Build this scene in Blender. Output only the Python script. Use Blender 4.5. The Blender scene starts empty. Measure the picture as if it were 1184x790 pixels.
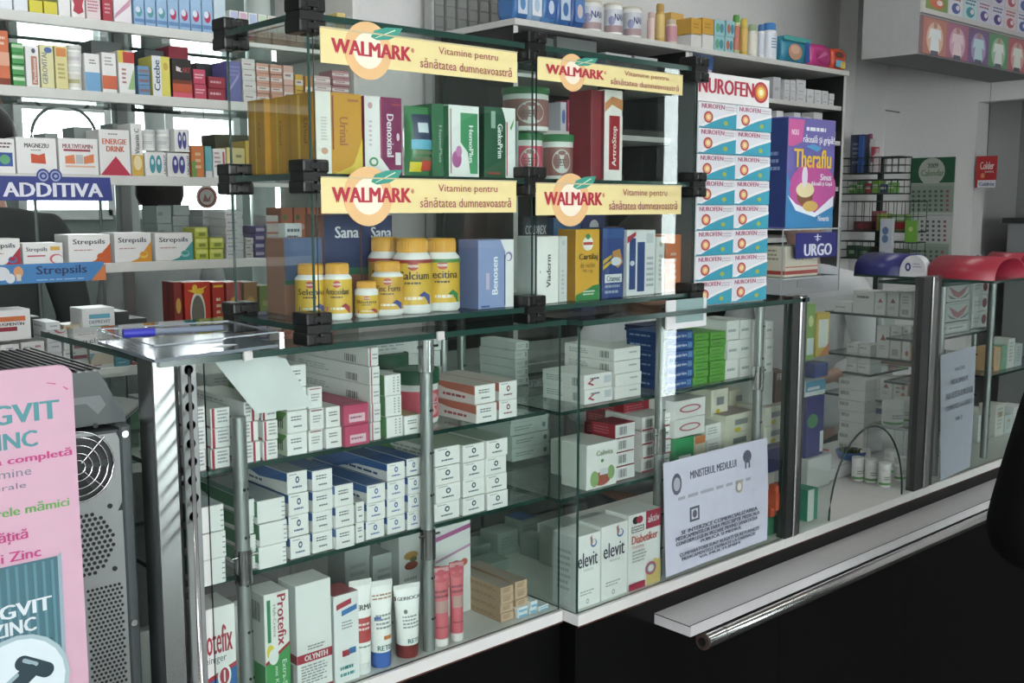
import bpy, bmesh, math, random
from mathutils import Vector, Matrix
random.seed(7)
PI = math.pi
SC = bpy.context.scene
COL = SC.collection
# ------------------------------------------------------------------ camera model (eye 1.55 m above the floor)
F = 1219.0; CX = 592.; CY = 395.; HZ = 238.; EYE = 1.55
PITCH = math.atan((CY - HZ) / F); AZ = math.radians(47.85)
FH = (math.cos(AZ), math.sin(AZ)); RT = (math.sin(AZ), -math.cos(AZ), 0)
FW = (FH[0]*math.cos(PITCH), FH[1]*math.cos(PITCH), -math.sin(PITCH))
UP = (FH[0]*math.sin(PITCH), FH[1]*math.sin(PITCH), math.cos(PITCH))
def ray(x, y):
    u = (x-CX)/F; v = (CY-y)/F
    return [FW[i]+u*RT[i]+v*UP[i] for i in range(3)]
def onY(x, y, Y):      # (X, Z) where the sight line meets the plane Y
    d = ray(x, y); t = Y/d[1]; return t*d[0], EYE+t*d[2]
def onX(x, y, X):      # (Y, Z)
    d = ray(x, y); t = X/d[0]; return t*d[1], EYE+t*d[2]
def onZ(x, y, Z):      # (X, Y)
    d = ray(x, y); t = (Z-EYE)/d[2]; return t*d[0], t*d[1]

cd = bpy.data.cameras.new('camera'); cam = bpy.data.objects.new('camera', cd); COL.objects.link(cam)
cd.sensor_width = 36; cd.lens = F/1184*36; cd.clip_start = .02; cd.clip_end = 100
cam.location = (0, 0, EYE)
cam.matrix_world = Matrix(((RT[0], UP[0], -FW[0], 0), (RT[1], UP[1], -FW[1], 0), (RT[2], UP[2], -FW[2], EYE), (0, 0, 0, 1)))
SC.camera = cam

# ------------------------------------------------------------------ materials
def lin(c):
    if isinstance(c, str):
        c = [int(c[i:i+2], 16)/255 for i in (0, 2, 4)]; g = .3*c[0]+.59*c[1]+.11*c[2]; c = [(g+(x-g)*.84)*.96 for x in c]
        return tuple(x/12.92 if x <= .04045 else ((x+.055)/1.055)**2.4 for x in c)
    return c
MATS = {}
def M(hexc, rough=.45, metal=0., spec=.5, bump=0., scale=40., name=None):
    k = (hexc, rough, metal, spec, bump, scale)
    if k in MATS: return MATS[k]
    m = bpy.data.materials.new(name or ('finish_%s' % hexc)); m.use_nodes = True
    nt = m.node_tree; b = nt.nodes['Principled BSDF']
    c = lin(hexc)
    tc = nt.nodes.new('ShaderNodeTexCoord'); no = nt.nodes.new('ShaderNodeTexNoise')
    no.inputs['Scale'].default_value = scale; no.inputs['Detail'].default_value = 2
    nt.links.new(tc.outputs['Object'], no.inputs['Vector'])
    mx = nt.nodes.new('ShaderNodeMixRGB'); mx.inputs[1].default_value = (c[0]*.94, c[1]*.94, c[2]*.94, 1); mx.inputs[2].default_value = (min(1, c[0]*1.05), min(1, c[1]*1.05), min(1, c[2]*1.05), 1)
    nt.links.new(no.outputs['Fac'], mx.inputs[0]); nt.links.new(mx.outputs[0], b.inputs['Base Color'])
    b.inputs['Roughness'].default_value = rough; b.inputs['Metallic'].default_value = metal
    b.inputs['Specular IOR Level'].default_value = spec
    if bump:
        bp = nt.nodes.new('ShaderNodeBump'); bp.inputs['Strength'].default_value = bump; bp.inputs['Distance'].default_value = .003
        nt.links.new(no.outputs['Fac'], bp.inputs['Height']); nt.links.new(bp.outputs[0], b.inputs['Normal'])
    MATS[k] = m; return m
def glass_mat(name, tint, ior=1.54, rough=.0):
    m = bpy.data.materials.new(name); m.use_nodes = True; nt = m.node_tree; nt.nodes.clear()
    o = nt.nodes.new('ShaderNodeOutputMaterial'); mx = nt.nodes.new('ShaderNodeMixShader')
    t = nt.nodes.new('ShaderNodeBsdfTransparent'); g = nt.nodes.new('ShaderNodeBsdfGlossy'); ge = nt.nodes.new('ShaderNodeNewGeometry')
    def mth(op, a, b=None):
        q = nt.nodes.new('ShaderNodeMath'); q.operation = op
        for i, v in enumerate((a, b)):
            if v is None: continue
            if isinstance(v, (int, float)): q.inputs[i].default_value = v
            else: nt.links.new(v, q.inputs[i])
        return q.outputs[0]
    dt = nt.nodes.new('ShaderNodeVectorMath'); dt.operation = 'DOT_PRODUCT'; nt.links.new(ge.outputs['Incoming'], dt.inputs[0]); nt.links.new(ge.outputs['Normal'], dt.inputs[1])
    f0 = ((ior-1)/(ior+1))**2
    fr = mth('ADD', mth('MULTIPLY', mth('POWER', mth('SUBTRACT', 1., mth('ABSOLUTE', dt.outputs['Value'])), 5.), 1-f0), f0)   # same on both faces of the thin pane
    t.inputs[0].default_value = (*tint, 1); g.inputs['Roughness'].default_value = rough; pass
    no = nt.nodes.new('ShaderNodeTexNoise'); no.inputs['Scale'].default_value = 2.5
    bp = nt.nodes.new('ShaderNodeBump'); bp.inputs['Strength'].default_value = .04; bp.inputs['Distance'].default_value = .01
    tc = nt.nodes.new('ShaderNodeTexCoord'); nt.links.new(tc.outputs['Object'], no.inputs['Vector'])
    nt.links.new(no.outputs['Fac'], bp.inputs['Height']); nt.links.new(bp.outputs[0], g.inputs['Normal'])
    nt.links.new(fr, mx.inputs[0]); nt.links.new(t.outputs[0], mx.inputs[1]); nt.links.new(g.outputs[0], mx.inputs[2])
    nt.links.new(mx.outputs[0], o.inputs[0]); return m
GLASS = glass_mat('clear_glass', (.945, .978, .964))
ACRYL = glass_mat('clear_acrylic', (.96, .97, .98), 1.35)
GEDGE = M('1f4239', .15, spec=.6)
STEEL = M('b4b8b6', .26, 1.0, bump=.03, scale=25)
CHROME = M('d5d5d5', .12, 1.0)
DSTEEL = M('9da2a0', .42, .75)
WIRE = M('23352f', .4)
BLK = M('131313', .35)
def mt(c):
    return c if not isinstance(c, str) else M(c)

# ------------------------------------------------------------------ text outlines
TXT = {}
def text_mesh(s, bold=True):
    k = (s, bold)
    if k in TXT: return TXT[k]
    cu = bpy.data.curves.new('lettering', 'FONT'); cu.body = s; cu.size = 1; cu.resolution_u = 2
    o = bpy.data.objects.new('lettering', cu); COL.objects.link(o)
    dg = bpy.context.evaluated_depsgraph_get(); me = bpy.data.meshes.new_from_object(o.evaluated_get(dg))
    vs = [(v.co.x, v.co.y) for v in me.vertices]; fs = [tuple(p.vertices) for p in me.polygons]
    bpy.data.objects.remove(o); bpy.data.curves.remove(cu); bpy.data.meshes.remove(me)
    if vs:
        x0 = min(v[0] for v in vs); x1 = max(v[0] for v in vs); y0 = min(v[1] for v in vs); y1 = max(v[1] for v in vs)
        vs = [((x-x0)/max(1e-6, x1-x0), (y-y0)/max(1e-6, y1-y0)) for x, y in vs]
    TXT[k] = (vs, fs); return TXT[k]

# ------------------------------------------------------------------ mesh builder
class MB:
    def __init__(s): s.v = []; s.f = []; s.m = []; s.mats = []; s.sm = []; s.k = 0
    def mi(s, m):
        m = mt(m)
        if m not in s.mats: s.mats.append(m)
        return s.mats.index(m)
    def add(s, vs, fs, m, smooth=False):
        n = len(s.v); i = s.mi(m); s.v += [tuple(v) for v in vs]
        for f in fs: s.f.append([n+a for a in f]); s.m.append(i); s.sm.append(smooth)
        return s
    def box(s, x0, x1, y0, y1, z0, z1, m, c=0.):
        if x0 > x1: x0, x1 = x1, x0
        if c <= 0:
            vs = [(x, y, z) for z in (z0, z1) for y in (y0, y1) for x in (x0, x1)]
            return s.add(vs, [(0, 2, 3, 1), (4, 5, 7, 6), (0, 1, 5, 4), (2, 6, 7, 3), (0, 4, 6, 2), (1, 3, 7, 5)], m)
        bm = bmesh.new(); bmesh.ops.create_cube(bm, size=1)
        for v in bm.verts: v.co = ((v.co.x+.5)*(x1-x0)+x0, (v.co.y+.5)*(y1-y0)+y0, (v.co.z+.5)*(z1-z0)+z0)
        c = min(c, (x1-x0)*.3, (y1-y0)*.3, (z1-z0)*.3)
        bmesh.ops.bevel(bm, geom=bm.edges[:], offset=c, segments=2 if c > .002 else 1, affect='EDGES', profile=.6)
        bm.verts.index_update()
        s.add([v.co[:] for v in bm.verts], [[v.index for v in f.verts] for f in bm.faces], m); bm.free(); return s
    def loft(s, prof, m, n=28, cap=True, cx=0, cy=0):   # prof: (z, a, b[, oy])
        vs = []; fs = []
        for p in prof:
            oy = p[3] if len(p) > 3 else 0
            for i in range(n): t = 2*PI*i/n; vs.append((cx+p[1]*math.cos(t), cy+oy+p[2]*math.sin(t), p[0]))
        for j in range(len(prof)-1):
            for i in range(n): a = j*n+i; b = j*n+(i+1) % n; fs.append((a, b, b+n, a+n))
        s.add(vs, fs, m, True)
        if cap:
            k = len(prof)-1
            s.add([vs[i] for i in range(n)][::-1], [tuple(range(n))], m); s.add([vs[k*n+i] for i in range(n)], [tuple(range(n))], m)
        return s
    def tube(s, pts, r, m, n=8):
        pts = [Vector(p) for p in pts]; vs = []; fs = []
        for i, p in enumerate(pts):
            d = (pts[min(i+1, len(pts)-1)]-pts[max(i-1, 0)]).normalized()
            a = d.orthogonal().normalized() if abs(d.z) > .99 else d.cross(Vector((0, 0, 1))).normalized(); b = d.cross(a)
            for j in range(n): t = 2*PI*j/n; vs.append(tuple(p+r*(math.cos(t)*a+math.sin(t)*b)))
        for i in range(len(pts)-1):
            for j in range(n): q = i*n+j; w = i*n+(j+1) % n; fs.append((q, w, w+n, q+n))
        s.add(vs, fs, m, True)
        s.add(vs[:n][::-1], [tuple(range(n))], m); s.add(vs[-n:], [tuple(range(n))], m); return s
    def pane(s, x0, x1, y0, y1, z0, z1, g=None, e=None):
        g = g or GLASS; e = e or GEDGE
        d = [x1-x0, y1-y0, z1-z0]; ax = d.index(min(d))
        vs = [(x, y, z) for z in (z0, z1) for y in (y0, y1) for x in (x0, x1)]
        fz = [(0, 2, 3, 1), (4, 5, 7, 6)]; fy = [(0, 1, 5, 4), (2, 6, 7, 3)]; fx = [(0, 4, 6, 2), (1, 3, 7, 5)]
        for i, ff in enumerate((fx, fy, fz)): s.add(vs, ff, g if i == ax else e)
        return s
    # decals printed on a surface; fn(u, v, k) -> point, k = print layer
    def prints(s, fn, ds):
        for d in ds:
            s.k += 1; k = s.k; t = d[0]
            if t == 'r': _, u0, v0, u1, v1, c = d; pts = grid = None; s._grid(fn, k, u0, v0, u1, v1, c)
            elif t == 'p': s.add([fn(u, v, k) for u, v in d[1]], [tuple(range(len(d[1])))], d[2])
            elif t == 'e':
                _, u, v, ru, rv, c = d; n = 20
                vs = [fn(u, v, k)]+[fn(u+ru*math.cos(2*PI*i/n), v+rv*math.sin(2*PI*i/n), k) for i in range(n)]
                s.add(vs, [(0, i+1, (i+1) % n+1) for i in range(n)], c)
            elif t == 't':
                _, tx, u0, v0, u1, v1, c = d[:7]; rot = d[7] if len(d) > 7 else 0; vs, fs = text_mesh(tx, not (len(d) > 8 and d[8]))
                if rot == 90: q = [(u1-(u1-u0)*y, v0+(v1-v0)*x) for x, y in vs]
                elif rot == -90: q = [(u0+(u1-u0)*y, v1-(v1-v0)*x) for x, y in vs]
                else: q = [(u0+(u1-u0)*x, v0+(v1-v0)*y) for x, y in vs]
                s.add([fn(u, v, k) for u, v in q], fs, c)
                if not (len(d) > 8 and d[8]):
                    e1 = .16/max(4, len(tx)); e1 = e1*((u1-u0) if rot == 0 else (v1-v0))*.85; q = [(u+(e1 if rot == 0 else 0), v+(e1 if rot else 0)) for u, v in q]
                    s.add([fn(u, v, k+.35) for u, v in q], fs, c)
            elif t == 'l':   # rows of small printed words
                _, u0, v0, u1, v1, n, c = d; rv = random.Random(int(u0*97+v0*31+n)); hh = (v1-v0)/n
                for i in range(n):
                    u = u0; ve = v1-i*hh
                    ue = u1 - rv.random()*.25*(u1-u0)
                    while u < ue-.01:
                        w = (u1-u0)*(.08+.14*rv.random()); w = min(w, ue-u)
                        s.add([fn(u, ve-hh*.62, k), fn(u+w, ve-hh*.62, k), fn(u+w, ve-hh*.15, k), fn(u, ve-hh*.15, k)], [(0, 1, 2, 3)], c); u += w+(u1-u0)*.035
            elif t == 'b':   # barcode
                _, u0, v0, u1, v1, n = d
                for i in range(n):
                    a = u0+(u1-u0)*i/n; w = (u1-u0)/n*(.35+.3*((i*7) % 3)/2)
                    s.add([fn(a, v0, k), fn(a+w, v0, k), fn(a+w, v1, k), fn(a, v1, k)], [(0, 1, 2, 3)], '3a3d3d')
        return s
    def _grid(s, fn, k, u0, v0, u1, v1, c):
        nn = s.seg if hasattr(s, 'seg') else 1; n = max(1, int(math.ceil(nn*(u1-u0)))); nv = 1 if nn == 1 else 6
        vs = [fn(u0+(u1-u0)*i/n, v0+(v1-v0)*j/nv, k) for j in range(nv+1) for i in range(n+1)]
        s.add(vs, [(j*(n+1)+i, j*(n+1)+i+1, (j+1)*(n+1)+i+1, (j+1)*(n+1)+i) for j in range(nv) for i in range(n)], c, nn > 1)
    def build(s, name, parent=None, loc=None, rz=0.):
        me = bpy.data.meshes.new(name); me.from_pydata(s.v, [], s.f)
        for m in s.mats: me.materials.append(m)
        me.polygons.foreach_set('material_index', s.m); me.polygons.foreach_set('use_smooth', s.sm); me.update()
        o = bpy.data.objects.new(name, me); COL.objects.link(o)
        if parent is not None: o.parent = parent
        if loc is not None: o.location = loc
        o.rotation_euler.z = rz
        return o
ISS = []; LAB = {}
def tag(o, label=None, cat=None, group=None, kind=None):
    if label:
        n = len(label.split())
        if n < 4 or n > 16: ISS.append((n, label))
        if label in LAB and not group: ISS.append(('dup', label))
        if label in LAB: ISS.append(('dupg', label))
        LAB[label] = 1
        o['label'] = label
    if cat: o['category'] = cat
    if group: o['group'] = group
    if kind: o['kind'] = kind
    return o
def thing(name, label, cat, loc, rz=0., group=None):
    o = bpy.data.objects.new(name, None); COL.objects.link(o); o.location = loc; o.rotation_euler.z = rz; o.empty_display_size = .02
    return tag(o, label, cat, group)
def struct(name, mb, **k):
    o = mb.build(name, **k); o['kind'] = 'structure'; return o

# ------------------------------------------------------------------ cartons
MESH = {}; CN = 'carton'
def carton_mb(w, d, h, col, front=(), left=(), top=(), side=None, topc=None):
    m = MB(); m.box(-w/2, w/2, 0, d, 0, h, col, .0008)
    e = .0003
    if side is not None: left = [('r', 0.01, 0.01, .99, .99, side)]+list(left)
    if topc is not None: top = [('r', 0.01, 0.01, .99, .99, topc)]+list(top)
    top = list(top)+[('r', .02, .04, .98, .04+.0012/d, 'b4b4b0')]
    m.prints(lambda u, v, k: (-w/2+u*w, -e*.4-.00012*k, v*h), front); m.k = 0
    m.prints(lambda u, v, k: (-w/2-e*.4-.00012*k, d*(1-u), v*h), left); m.k = 0
    m.prints(lambda u, v, k: (-w/2+u*w, v*d, h+e*.4+.00012*k), top)
    return m
def carton(label, cat, group, X0, X1, Y, d, z, h, col='e8e8e4', front=(), left=(), top=(), side=None, topc=None, rz=0., name=None, key=None):
    name = name or CN
    w = abs(X1-X0); loc = ((X0+X1)/2, Y, z)
    if key:
        kk = (key, round(w, 3), round(d, 3), round(h, 3))
        if kk in MESH:
            o = MESH[kk].copy(); COL.objects.link(o); o.location = loc; o.rotation_euler.z = rz
            for p in ('label', 'category', 'group'):
                if p in o: del o[p]
            return tag(o, label, cat, group)
        w, d, h = kk[1:]
    o = carton_mb(w, d, h, col, front, left, top, side, topc).build(name, loc=loc, rz=rz)
    if key: MESH[kk] = o
    return tag(o, label, cat, group)
# carton placed by the outline of its front face: px0, px1 at its base, top pixel
def pbox(label, px0, px1, yt, Y, z, d=.05, gap=.0006, cat='box', group=None, **k):
    yb = ybase(.5*(px0+px1), Y, z)
    X0 = onY(px0, yb, Y)[0]; X1 = onY(px1, yb, Y)[0]; h = onY(.5*(px0+px1), yt, Y)[1]-z
    return carton(label, cat, group, X0+gap, X1-gap, Y, d, z+.0003, h-.0006, **k)
def ybase(px, Y, z):
    # pixel row of height z on plane Y under pixel column px
    lo, hi = -400., 1400.
    for _ in range(40):
        mid = .5*(lo+hi)
        if onY(px, mid, Y)[1] > z: lo = mid
        else: hi = mid
    return .5*(lo+hi)
ORD = ['topmost', 'second from top', 'third from top', 'fourth from top', 'fifth from top', 'sixth from top', 'seventh from top', 'eighth from top', 'ninth from top']
NTH = ['first', 'second', 'third', 'fourth', 'fifth', 'sixth', 'seventh', 'eighth', 'ninth', 'tenth', 'eleventh', 'twelfth', 'thirteenth', 'fourteenth', 'fifteenth', 'sixteenth', 'seventeenth']
def column(desc, where, px0, px1, ytop, n, Y, z, d, group, jit=.0012, ybt=None, **k):
    yb = ybase(.5*(px0+px1), Y, z); X0 = onY(px0, yb, Y)[0]; X1 = onY(px1, yb, Y)[0]
    H = onY(.5*(px0+px1), ytop, Y)[1]-z; h = H/n
    for i in range(n):
        r = random.Random(int(px0*13+i*7+ytop)); dx = (r.random()-.5)*2*jit; dy = r.random()*jit*3
        t = ORD[n-1-i] if n > 1 else ''
        lab = ('%s, %s %s' % (desc, t, where)) if n > 1 else '%s, alone %s' % (desc, where)
        carton(lab, 'box', group, X0+dx+.0012, X1+dx-.0012, Y+dy, d, z+i*h+.0003, h-.0006, rz=(r.random()-.5)*.012, **k)
# print styles
def end_print(c='5d6a6e', a='2c6fae'):
    return [('l', .18, .52, .8, .78, 2, c), ('l', .3, .2, .75, .36, 1, c)]
def logo_print(c='27527e'):
    return [('e', .5, .62, .1, .16, c), ('e', .5, .62, .05, .08, 'e8e8e4'), ('l', .25, .18, .78, .36, 1, c), ('l', .1, .82, .5, .93, 1, '8ea0a8')]
def side_long(c='9fb3bd', t='5b6a70'):
    return [('p', [(.25, .98), (.55, .45), (.98, .3), (.98, .98)], c), ('l', .05, .3, .5, .6, 2, t), ('b', .82, .2, .93, .7, 8)]

# ------------------------------------------------------------------ bottles, jars, tubes
def interp(prof, z):
    for i in range(len(prof)-1):
        a, b = prof[i], prof[i+1]
        if a[0] <= z <= b[0]+1e-9 and b[0] > a[0]:
            t = (z-a[0])/(b[0]-a[0]); return a[1]+(b[1]-a[1])*t, a[2]+(b[2]-a[2])*t, (a[3] if len(a) > 3 else 0)+((b[3] if len(b) > 3 else 0)-(a[3] if len(a) > 3 else 0))*t
    p = prof[-1]; return p[1], p[2], (p[3] if len(p) > 3 else 0)
def wrap(prof, z0, z1, off=.0002):
    def fn(u, v, k):
        z = z0+(z1-z0)*v; a, b, oy = interp(prof, z); t = PI*(1+u); e = off+.00015*k
        return ((a+e)*math.cos(t), oy+(b+e)*math.sin(t), z)
    return fn
def cyl_label(root, prof, z0, z1, ds, col, name='label', full=True):
    m = MB(); m.seg = 24
    if full: m.loft([(z, interp(prof, z)[0]+.0002, interp(prof, z)[1]+.0002) for z in (z0, z1)], col, 32, cap=False)
    m.prints(wrap(prof, z0, z1, .0003), ds); return m.build(name, root)
def pill_bottle(label, px, yb, yt, wpx, Y, z, capc='e8a21c', lab=(), lc='e8b41f', rz=-.6, group='vitamin bottles', body='f0f0ee', name='vitamin_bottle', cat='bottle', lz=(.12, .72)):
    X = onY(px, yb, Y)[0]; k = math.hypot(X, Y)/F * 1.0
    fwd = X*FH[0]+Y*FH[1]; r = wpx*fwd/1229/2; h = onY(px, yt, Y)[1]-z
    root = thing(name, label, cat, (X, Y+r, z+.0004), rz, group)
    hc = h*.2
    prof = [(0, r*.9, r*.9), (.003, r, r), (h*.74, r, r), (h*.8, r*.8, r*.8), (h*.82, r*.72, r*.72), (h*.84, r*.72, r*.72)]
    MB().loft(prof, body, 32).build('bottle_body', root)
    c = MB(); cp = [(h*.81, r*.78, r*.78), (h*.985, r*.78, r*.78), (h, r*.7, r*.7)]
    c.loft(cp, capc, 32)
    for i in range(32):
        t = 2*PI*i/32; c.box(-.0005, .0005, -.0004, .0004, h*.82, h*.96, capc)
        for q in range(8): x, y, zz = c.v[-8+q]; c.v[-8+q] = (x+r*.785*math.cos(t), y+r*.785*math.sin(t), zz)
    c.build('cap', root)
    if lab is not None: cyl_label(root, prof, h*lz[0], h*lz[1], lab, lc)
    return root
def tub(label, px, yb, yt, wpx, Y, z, lidc, lc, lab=(), rz=-.5, group='lidded powder tubs', body='eceeea', name='powder_tub', lidh=.2, cat='tub'):
    X = onY(px, yb, Y)[0]; fwd = X*FH[0]+Y*FH[1]; r = wpx*fwd/1229/2; h = onY(px, yt, Y)[1]-z
    root = thing(name, label, cat, (X, Y+r, z+.0004), rz, group)
    prof = [(0, r*.9, r*.9), (.004, r*.95, r*.95), (h*(1-lidh), r*.95, r*.95), (h*(1.005-lidh), r*.9, r*.9)]
    MB().loft(prof, body, 36).build('tub_body', root)
    c = MB(); c.loft([(h*(1-lidh), r, r), (h*.985, r, r), (h*.99, r*.94, r*.94), (h*.97, r*.9, r*.9)], lidc, 36)
    c.build('lid', root)
    cyl_label(root, prof, h*.1, h*(.88-lidh), lab, lc); return root
def soft_tube(label, px0, px1, yb, yt, z, capc, body='eeeeea', ds=(), group='cream tubes', lean=0., rz=-.25, capfrac=.17, Y=None, name='cream_tube'):
    px = .5*(px0+px1); X, Yb = onZ(px, yb, z)
    if Y: Yb = Y; X = onY(px, yb, Y)[0]
    Yb = max(Yb, 1.174)
    fwd = X*FH[0]+Yb*FH[1]; a = (px1-px0)*fwd/1229/2; h = onY(px, yt, Yb+a)[1]-z; r = a*1.0
    root = thing(name, label, 'tube', (X, Yb+r+.001, z+.0004), rz, group); root.rotation_euler.x = lean
    hc = h*capfrac
    MB().loft([(0, r*.93, r*.93), (.003, r*.97, r*.97), (hc, r*1.0, r*1.0)], capc, 32).build('cap', root)
    prof = [(hc+.0003, r*.98, r*.98), (hc+h*.06, r, r), (h*.55, r*1.06, r*.72), (h*.8, r*1.18, r*.4), (h*.92, r*1.24, r*.12), (h*.93, r*1.26, .0012), (h, r*1.26, .0012)]
    m = MB(); m.loft(prof, body, 36); m.seg = 24; m.prints(wrap(prof, hc, h*.93), ds)
    for i in range(14): u = -r*1.15+i*r*2.3/14; m.add([(u, -.0016, h*.94), (u+r*.07, -.0016, h*.94), (u+r*.07, -.0016, h*.99), (u, -.0016, h*.99)], [(0, 1, 2, 3)], 'd2d4d0')
    m.build('tube_body', root); return root
# ================================================================== THE ROOM
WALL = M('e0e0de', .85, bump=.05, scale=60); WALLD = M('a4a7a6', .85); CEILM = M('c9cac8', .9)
XE = 5.45; YB = 2.98
m = MB(); m.box(-2.6, 9, -3.2, 6, -.1, 0, M('4a4744', .5, bump=.1, scale=6)); 
for i in range(20): m.box(-2.6, 9, -3+i*.45, -2.994+i*.45, 0, .0008, '2c2a29')
for i in range(25): m.box(-2.4+i*.45, -2.394+i*.45, -3.1, 6, 0, .0008, '2c2a29')
struct('floor', m)
m = MB(); m.box(-2.6, 9, -3.2, 6, 2.95, 3.05, CEILM); struct('ceiling', m)
m = MB(); m.box(1.78, 9, YB, YB+.12, 0, 2.95, WALL); struct('wall_back', m)
m = MB(); m.box(4.95, 5.12, YB-.1, YB, 0, 2.95, WALL); struct('trim_1', m)
# end wall with an opening towards a darker side room
oy0, oy1 = -.2, onX(1124, 250, XE)[0]; oz = 2.075
m = MB(); m.box(XE, XE+.12, oy1, YB, 0, 2.95, WALL); m.box(XE, XE+.12, oy0, oy1, oz, 2.95, WALL)
m.box(XE, XE+.12, -1.55, oy0, 0, 2.95, WALL); m.box(XE, XE+.12, -3.1, -1.55, 2.6, 2.95, WALL); m.box(XE, XE+.12, -3.2, -2.75, 0, 2.6, WALL)
struct('wall_right', m)
m = MB(); m.box(7.2, 7.3, -1.3, YB, 0, 2.95, WALLD); m.box(5.57, 7.3, -1.4, -1.3, 0, 2.95, WALLD); struct('wall_side_room', m)  # unseen partition added to keep entrance daylight out of the side room
# glazed entrance in the end wall, unseen; narrow panes spaced for streak reflections
m = MB(); fr = M('33383a', .4)
for y0, y1 in ((-2.75, -2.46), (-2.44, -2.33), (-2.15, -1.92), (-1.90, -1.82), (-1.79, -1.55)): m.box(XE+.02, XE+.1, y0, y1, 0, 2.6, fr)
for z in (0, 1.2, 2.5): m.box(XE+.025, XE+.095, -2.75, -1.55, z, z+.1, fr)
d1 = struct('door_1', m)
m = MB(); m.pane(XE+.055, XE+.061, -2.74, -1.56, .05, 2.55); m.build('door_pane', d1)
# front wall behind the camera with shop windows
m = MB(); m.box(-2.6, 2.0, -3.12, -3., 0, .9, WALL); m.box(-2.6, 5.45, -3.12, -3., 2.6, 2.95, WALL); m.box(.35, 2.0, -3.12, -3., .9, 2.6, WALL); m.box(2.62, 5.45, -3.12, -3., 0, 2.6, WALL); m.box(-2.6, -2.3, -3.12, -3., .9, 2.6, WALL)
struct('wall_front', m)
m = MB()
for x in (-2.3, -1.45, -.6, .3): m.box(x, x+.06, -3.1, -3.02, .9, 2.6, fr)
m.box(-2.3, .35, -3.1, -3.02, .9, .96, fr); m.box(-2.3, .35, -3.1, -3.02, 2.54, 2.6, fr)
struct('window_1', m)
m = MB()
for x in (2.0, 2.56): m.box(x, x+.06, -3.1, -3.02, 0, 2.6, fr)
for z in (0, 1.05, 2.52): m.box(2.06, 2.56, -3.1, -3.02, z, z+.08, fr)
d2 = struct('door_2', m); MB().pane(2.06, 2.56, -3.07, -3.064, .08, 2.52).build('door_pane', d2)  # unseen door put in so the post and poles reflect its daylight
m = MB(); m.box(-2.72, -2.6, -3.2, 6, 0, 2.95, WALL); struct('wall_left', m)
# mirror reflection of windows, built as a far wall behind the open glass shelving
YW = 5.5; GW = M('7f8c88', .7)
m = MB(); xs = [(1.72, 2.16), (2.25, 2.45), (2.49, 2.88), (3.0, 3.35)]
m.box(-2.6, 3.7, YW, YW+.12, 0, 1.52, GW); m.box(-2.6, 3.7, YW, YW+.12, 2.5, 2.95, GW)
pr = [-2.6]+[v for a in xs for v in a]+[3.7]
for i in range(0, len(pr), 2): m.box(pr[i], pr[i+1], YW, YW+.12, 1.52, 2.5, GW)
struct('wall_far', m)
m = MB(); m.box(3.6, 3.72, YB+.12, YW, 0, 2.95, GW); struct('wall_mirrored_room', m)
for i, (a, b) in enumerate(xs):
    m = MB(); w = M('c8cfcd', .5)
    m.box(a-.02, a+.02, YW-.03, YW, 1.5, 2.52, w); m.box(b-.02, b+.02, YW-.03, YW, 1.5, 2.52, w); m.box(a, b, YW-.03, YW, 1.48, 1.53, w); m.box(a, b, YW-.03, YW, 2.48, 2.53, w)
    if i != 1: m.box(a, b, YW-.025, YW, 2.02, 2.05, w)
    o = struct('window_%d' % (i+2), m); MB().pane(a, b, YW+.04, YW+.046, 1.52, 2.5).build('pane', o)
# round columns by the mirrored windows
for i, px in enumerate((141, 177, 300)):
    X, _ = onY(px, 100, 4.6); r = (.05, .045, .06)[i]
    m = MB(); m.loft([(0, r, r), (2.95, r, r)], M('a9b6b3', .3), 24, cx=X, cy=4.6); struct('trim_%d' % (i+2), m)
# side room: low white appliance
X, z = 6.3, 1.47
t = thing('chest_freezer', 'pale grey chest cabinet with dark top in the side room', 'cabinet', (6.3, 1.7, 0))
m = MB(); m.box(0, .6, 0, .95, .04, z-.02, '9fa3a4', .01); m.build('body', t)
m = MB(); m.box(-.03, .62, -.02, .97, z-.02, z+.01, '3c4040', .005); m.build('lid', t)
m = MB(); m.box(-.02, -.004, .4, .41, .2, 1.3, '55595a'); m.build('door_seam', t)

# hanging ceiling box with photo strip (upper right)
sx, sy0, sy1 = 4.2, 2.155, 2.42
_, z0 = onX(1052, 63, sx); 
t = thing('hanging_sign_box', 'grey boxed pelmet hanging from the ceiling with product posters', 'pelmet', (sx, sy0, z0))
W_ = 2.9
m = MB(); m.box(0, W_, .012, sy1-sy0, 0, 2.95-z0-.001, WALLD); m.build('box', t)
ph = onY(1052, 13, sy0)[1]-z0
m = MB(); m.box(0, W_, .004, .012, .004, ph, '8a6b72')
cols = ['c07a6a', 'b06a86', '7a5d8c', '5d9a6c', 'c05f6a', '6a74ac', '8fae9c', 'b0799a']
n = 8; w = (1.62)/n
for i in range(n):
    m.prints(lambda u, v, k: (.02+(i+u)*w, .0038-.0002*k, .004+v*(ph-.008)), [('r', 0, 0, 1, 1, cols[i]), ('e', .5, .45, .36, .46, ['e0b8a0', 'd8a8c0', 'a898c8', '98c8a0', 'e0a0a0', 'a0a8d8', 'c8d8c0', 'd8b8cc'][i]),
      ('e', .5, .82, .085, .09, 'b88a74'), ('p', [(.3, .1), (.7, .1), (.66, .5), (.78, .42), (.72, .72), (.28, .72), (.22, .42), (.34, .5)], ['dfe8ea', 'e8d0d4', 'bfe0e4', 'e8ece8', 'dfe8d8', '4c5470', 'e8e4da', 'e8d0d4'][i]), ('p', [(.34, 0), (.66, 0), (.66, .12), (.34, .12)], '53606e')]); m.k = 0
m.build('photo_strip', t)
m = MB(); m.box(0, W_, .002, .012, ph+.01, 2.95-z0-.001, 'c9c6c4')
u = .02; hh = .088
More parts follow.
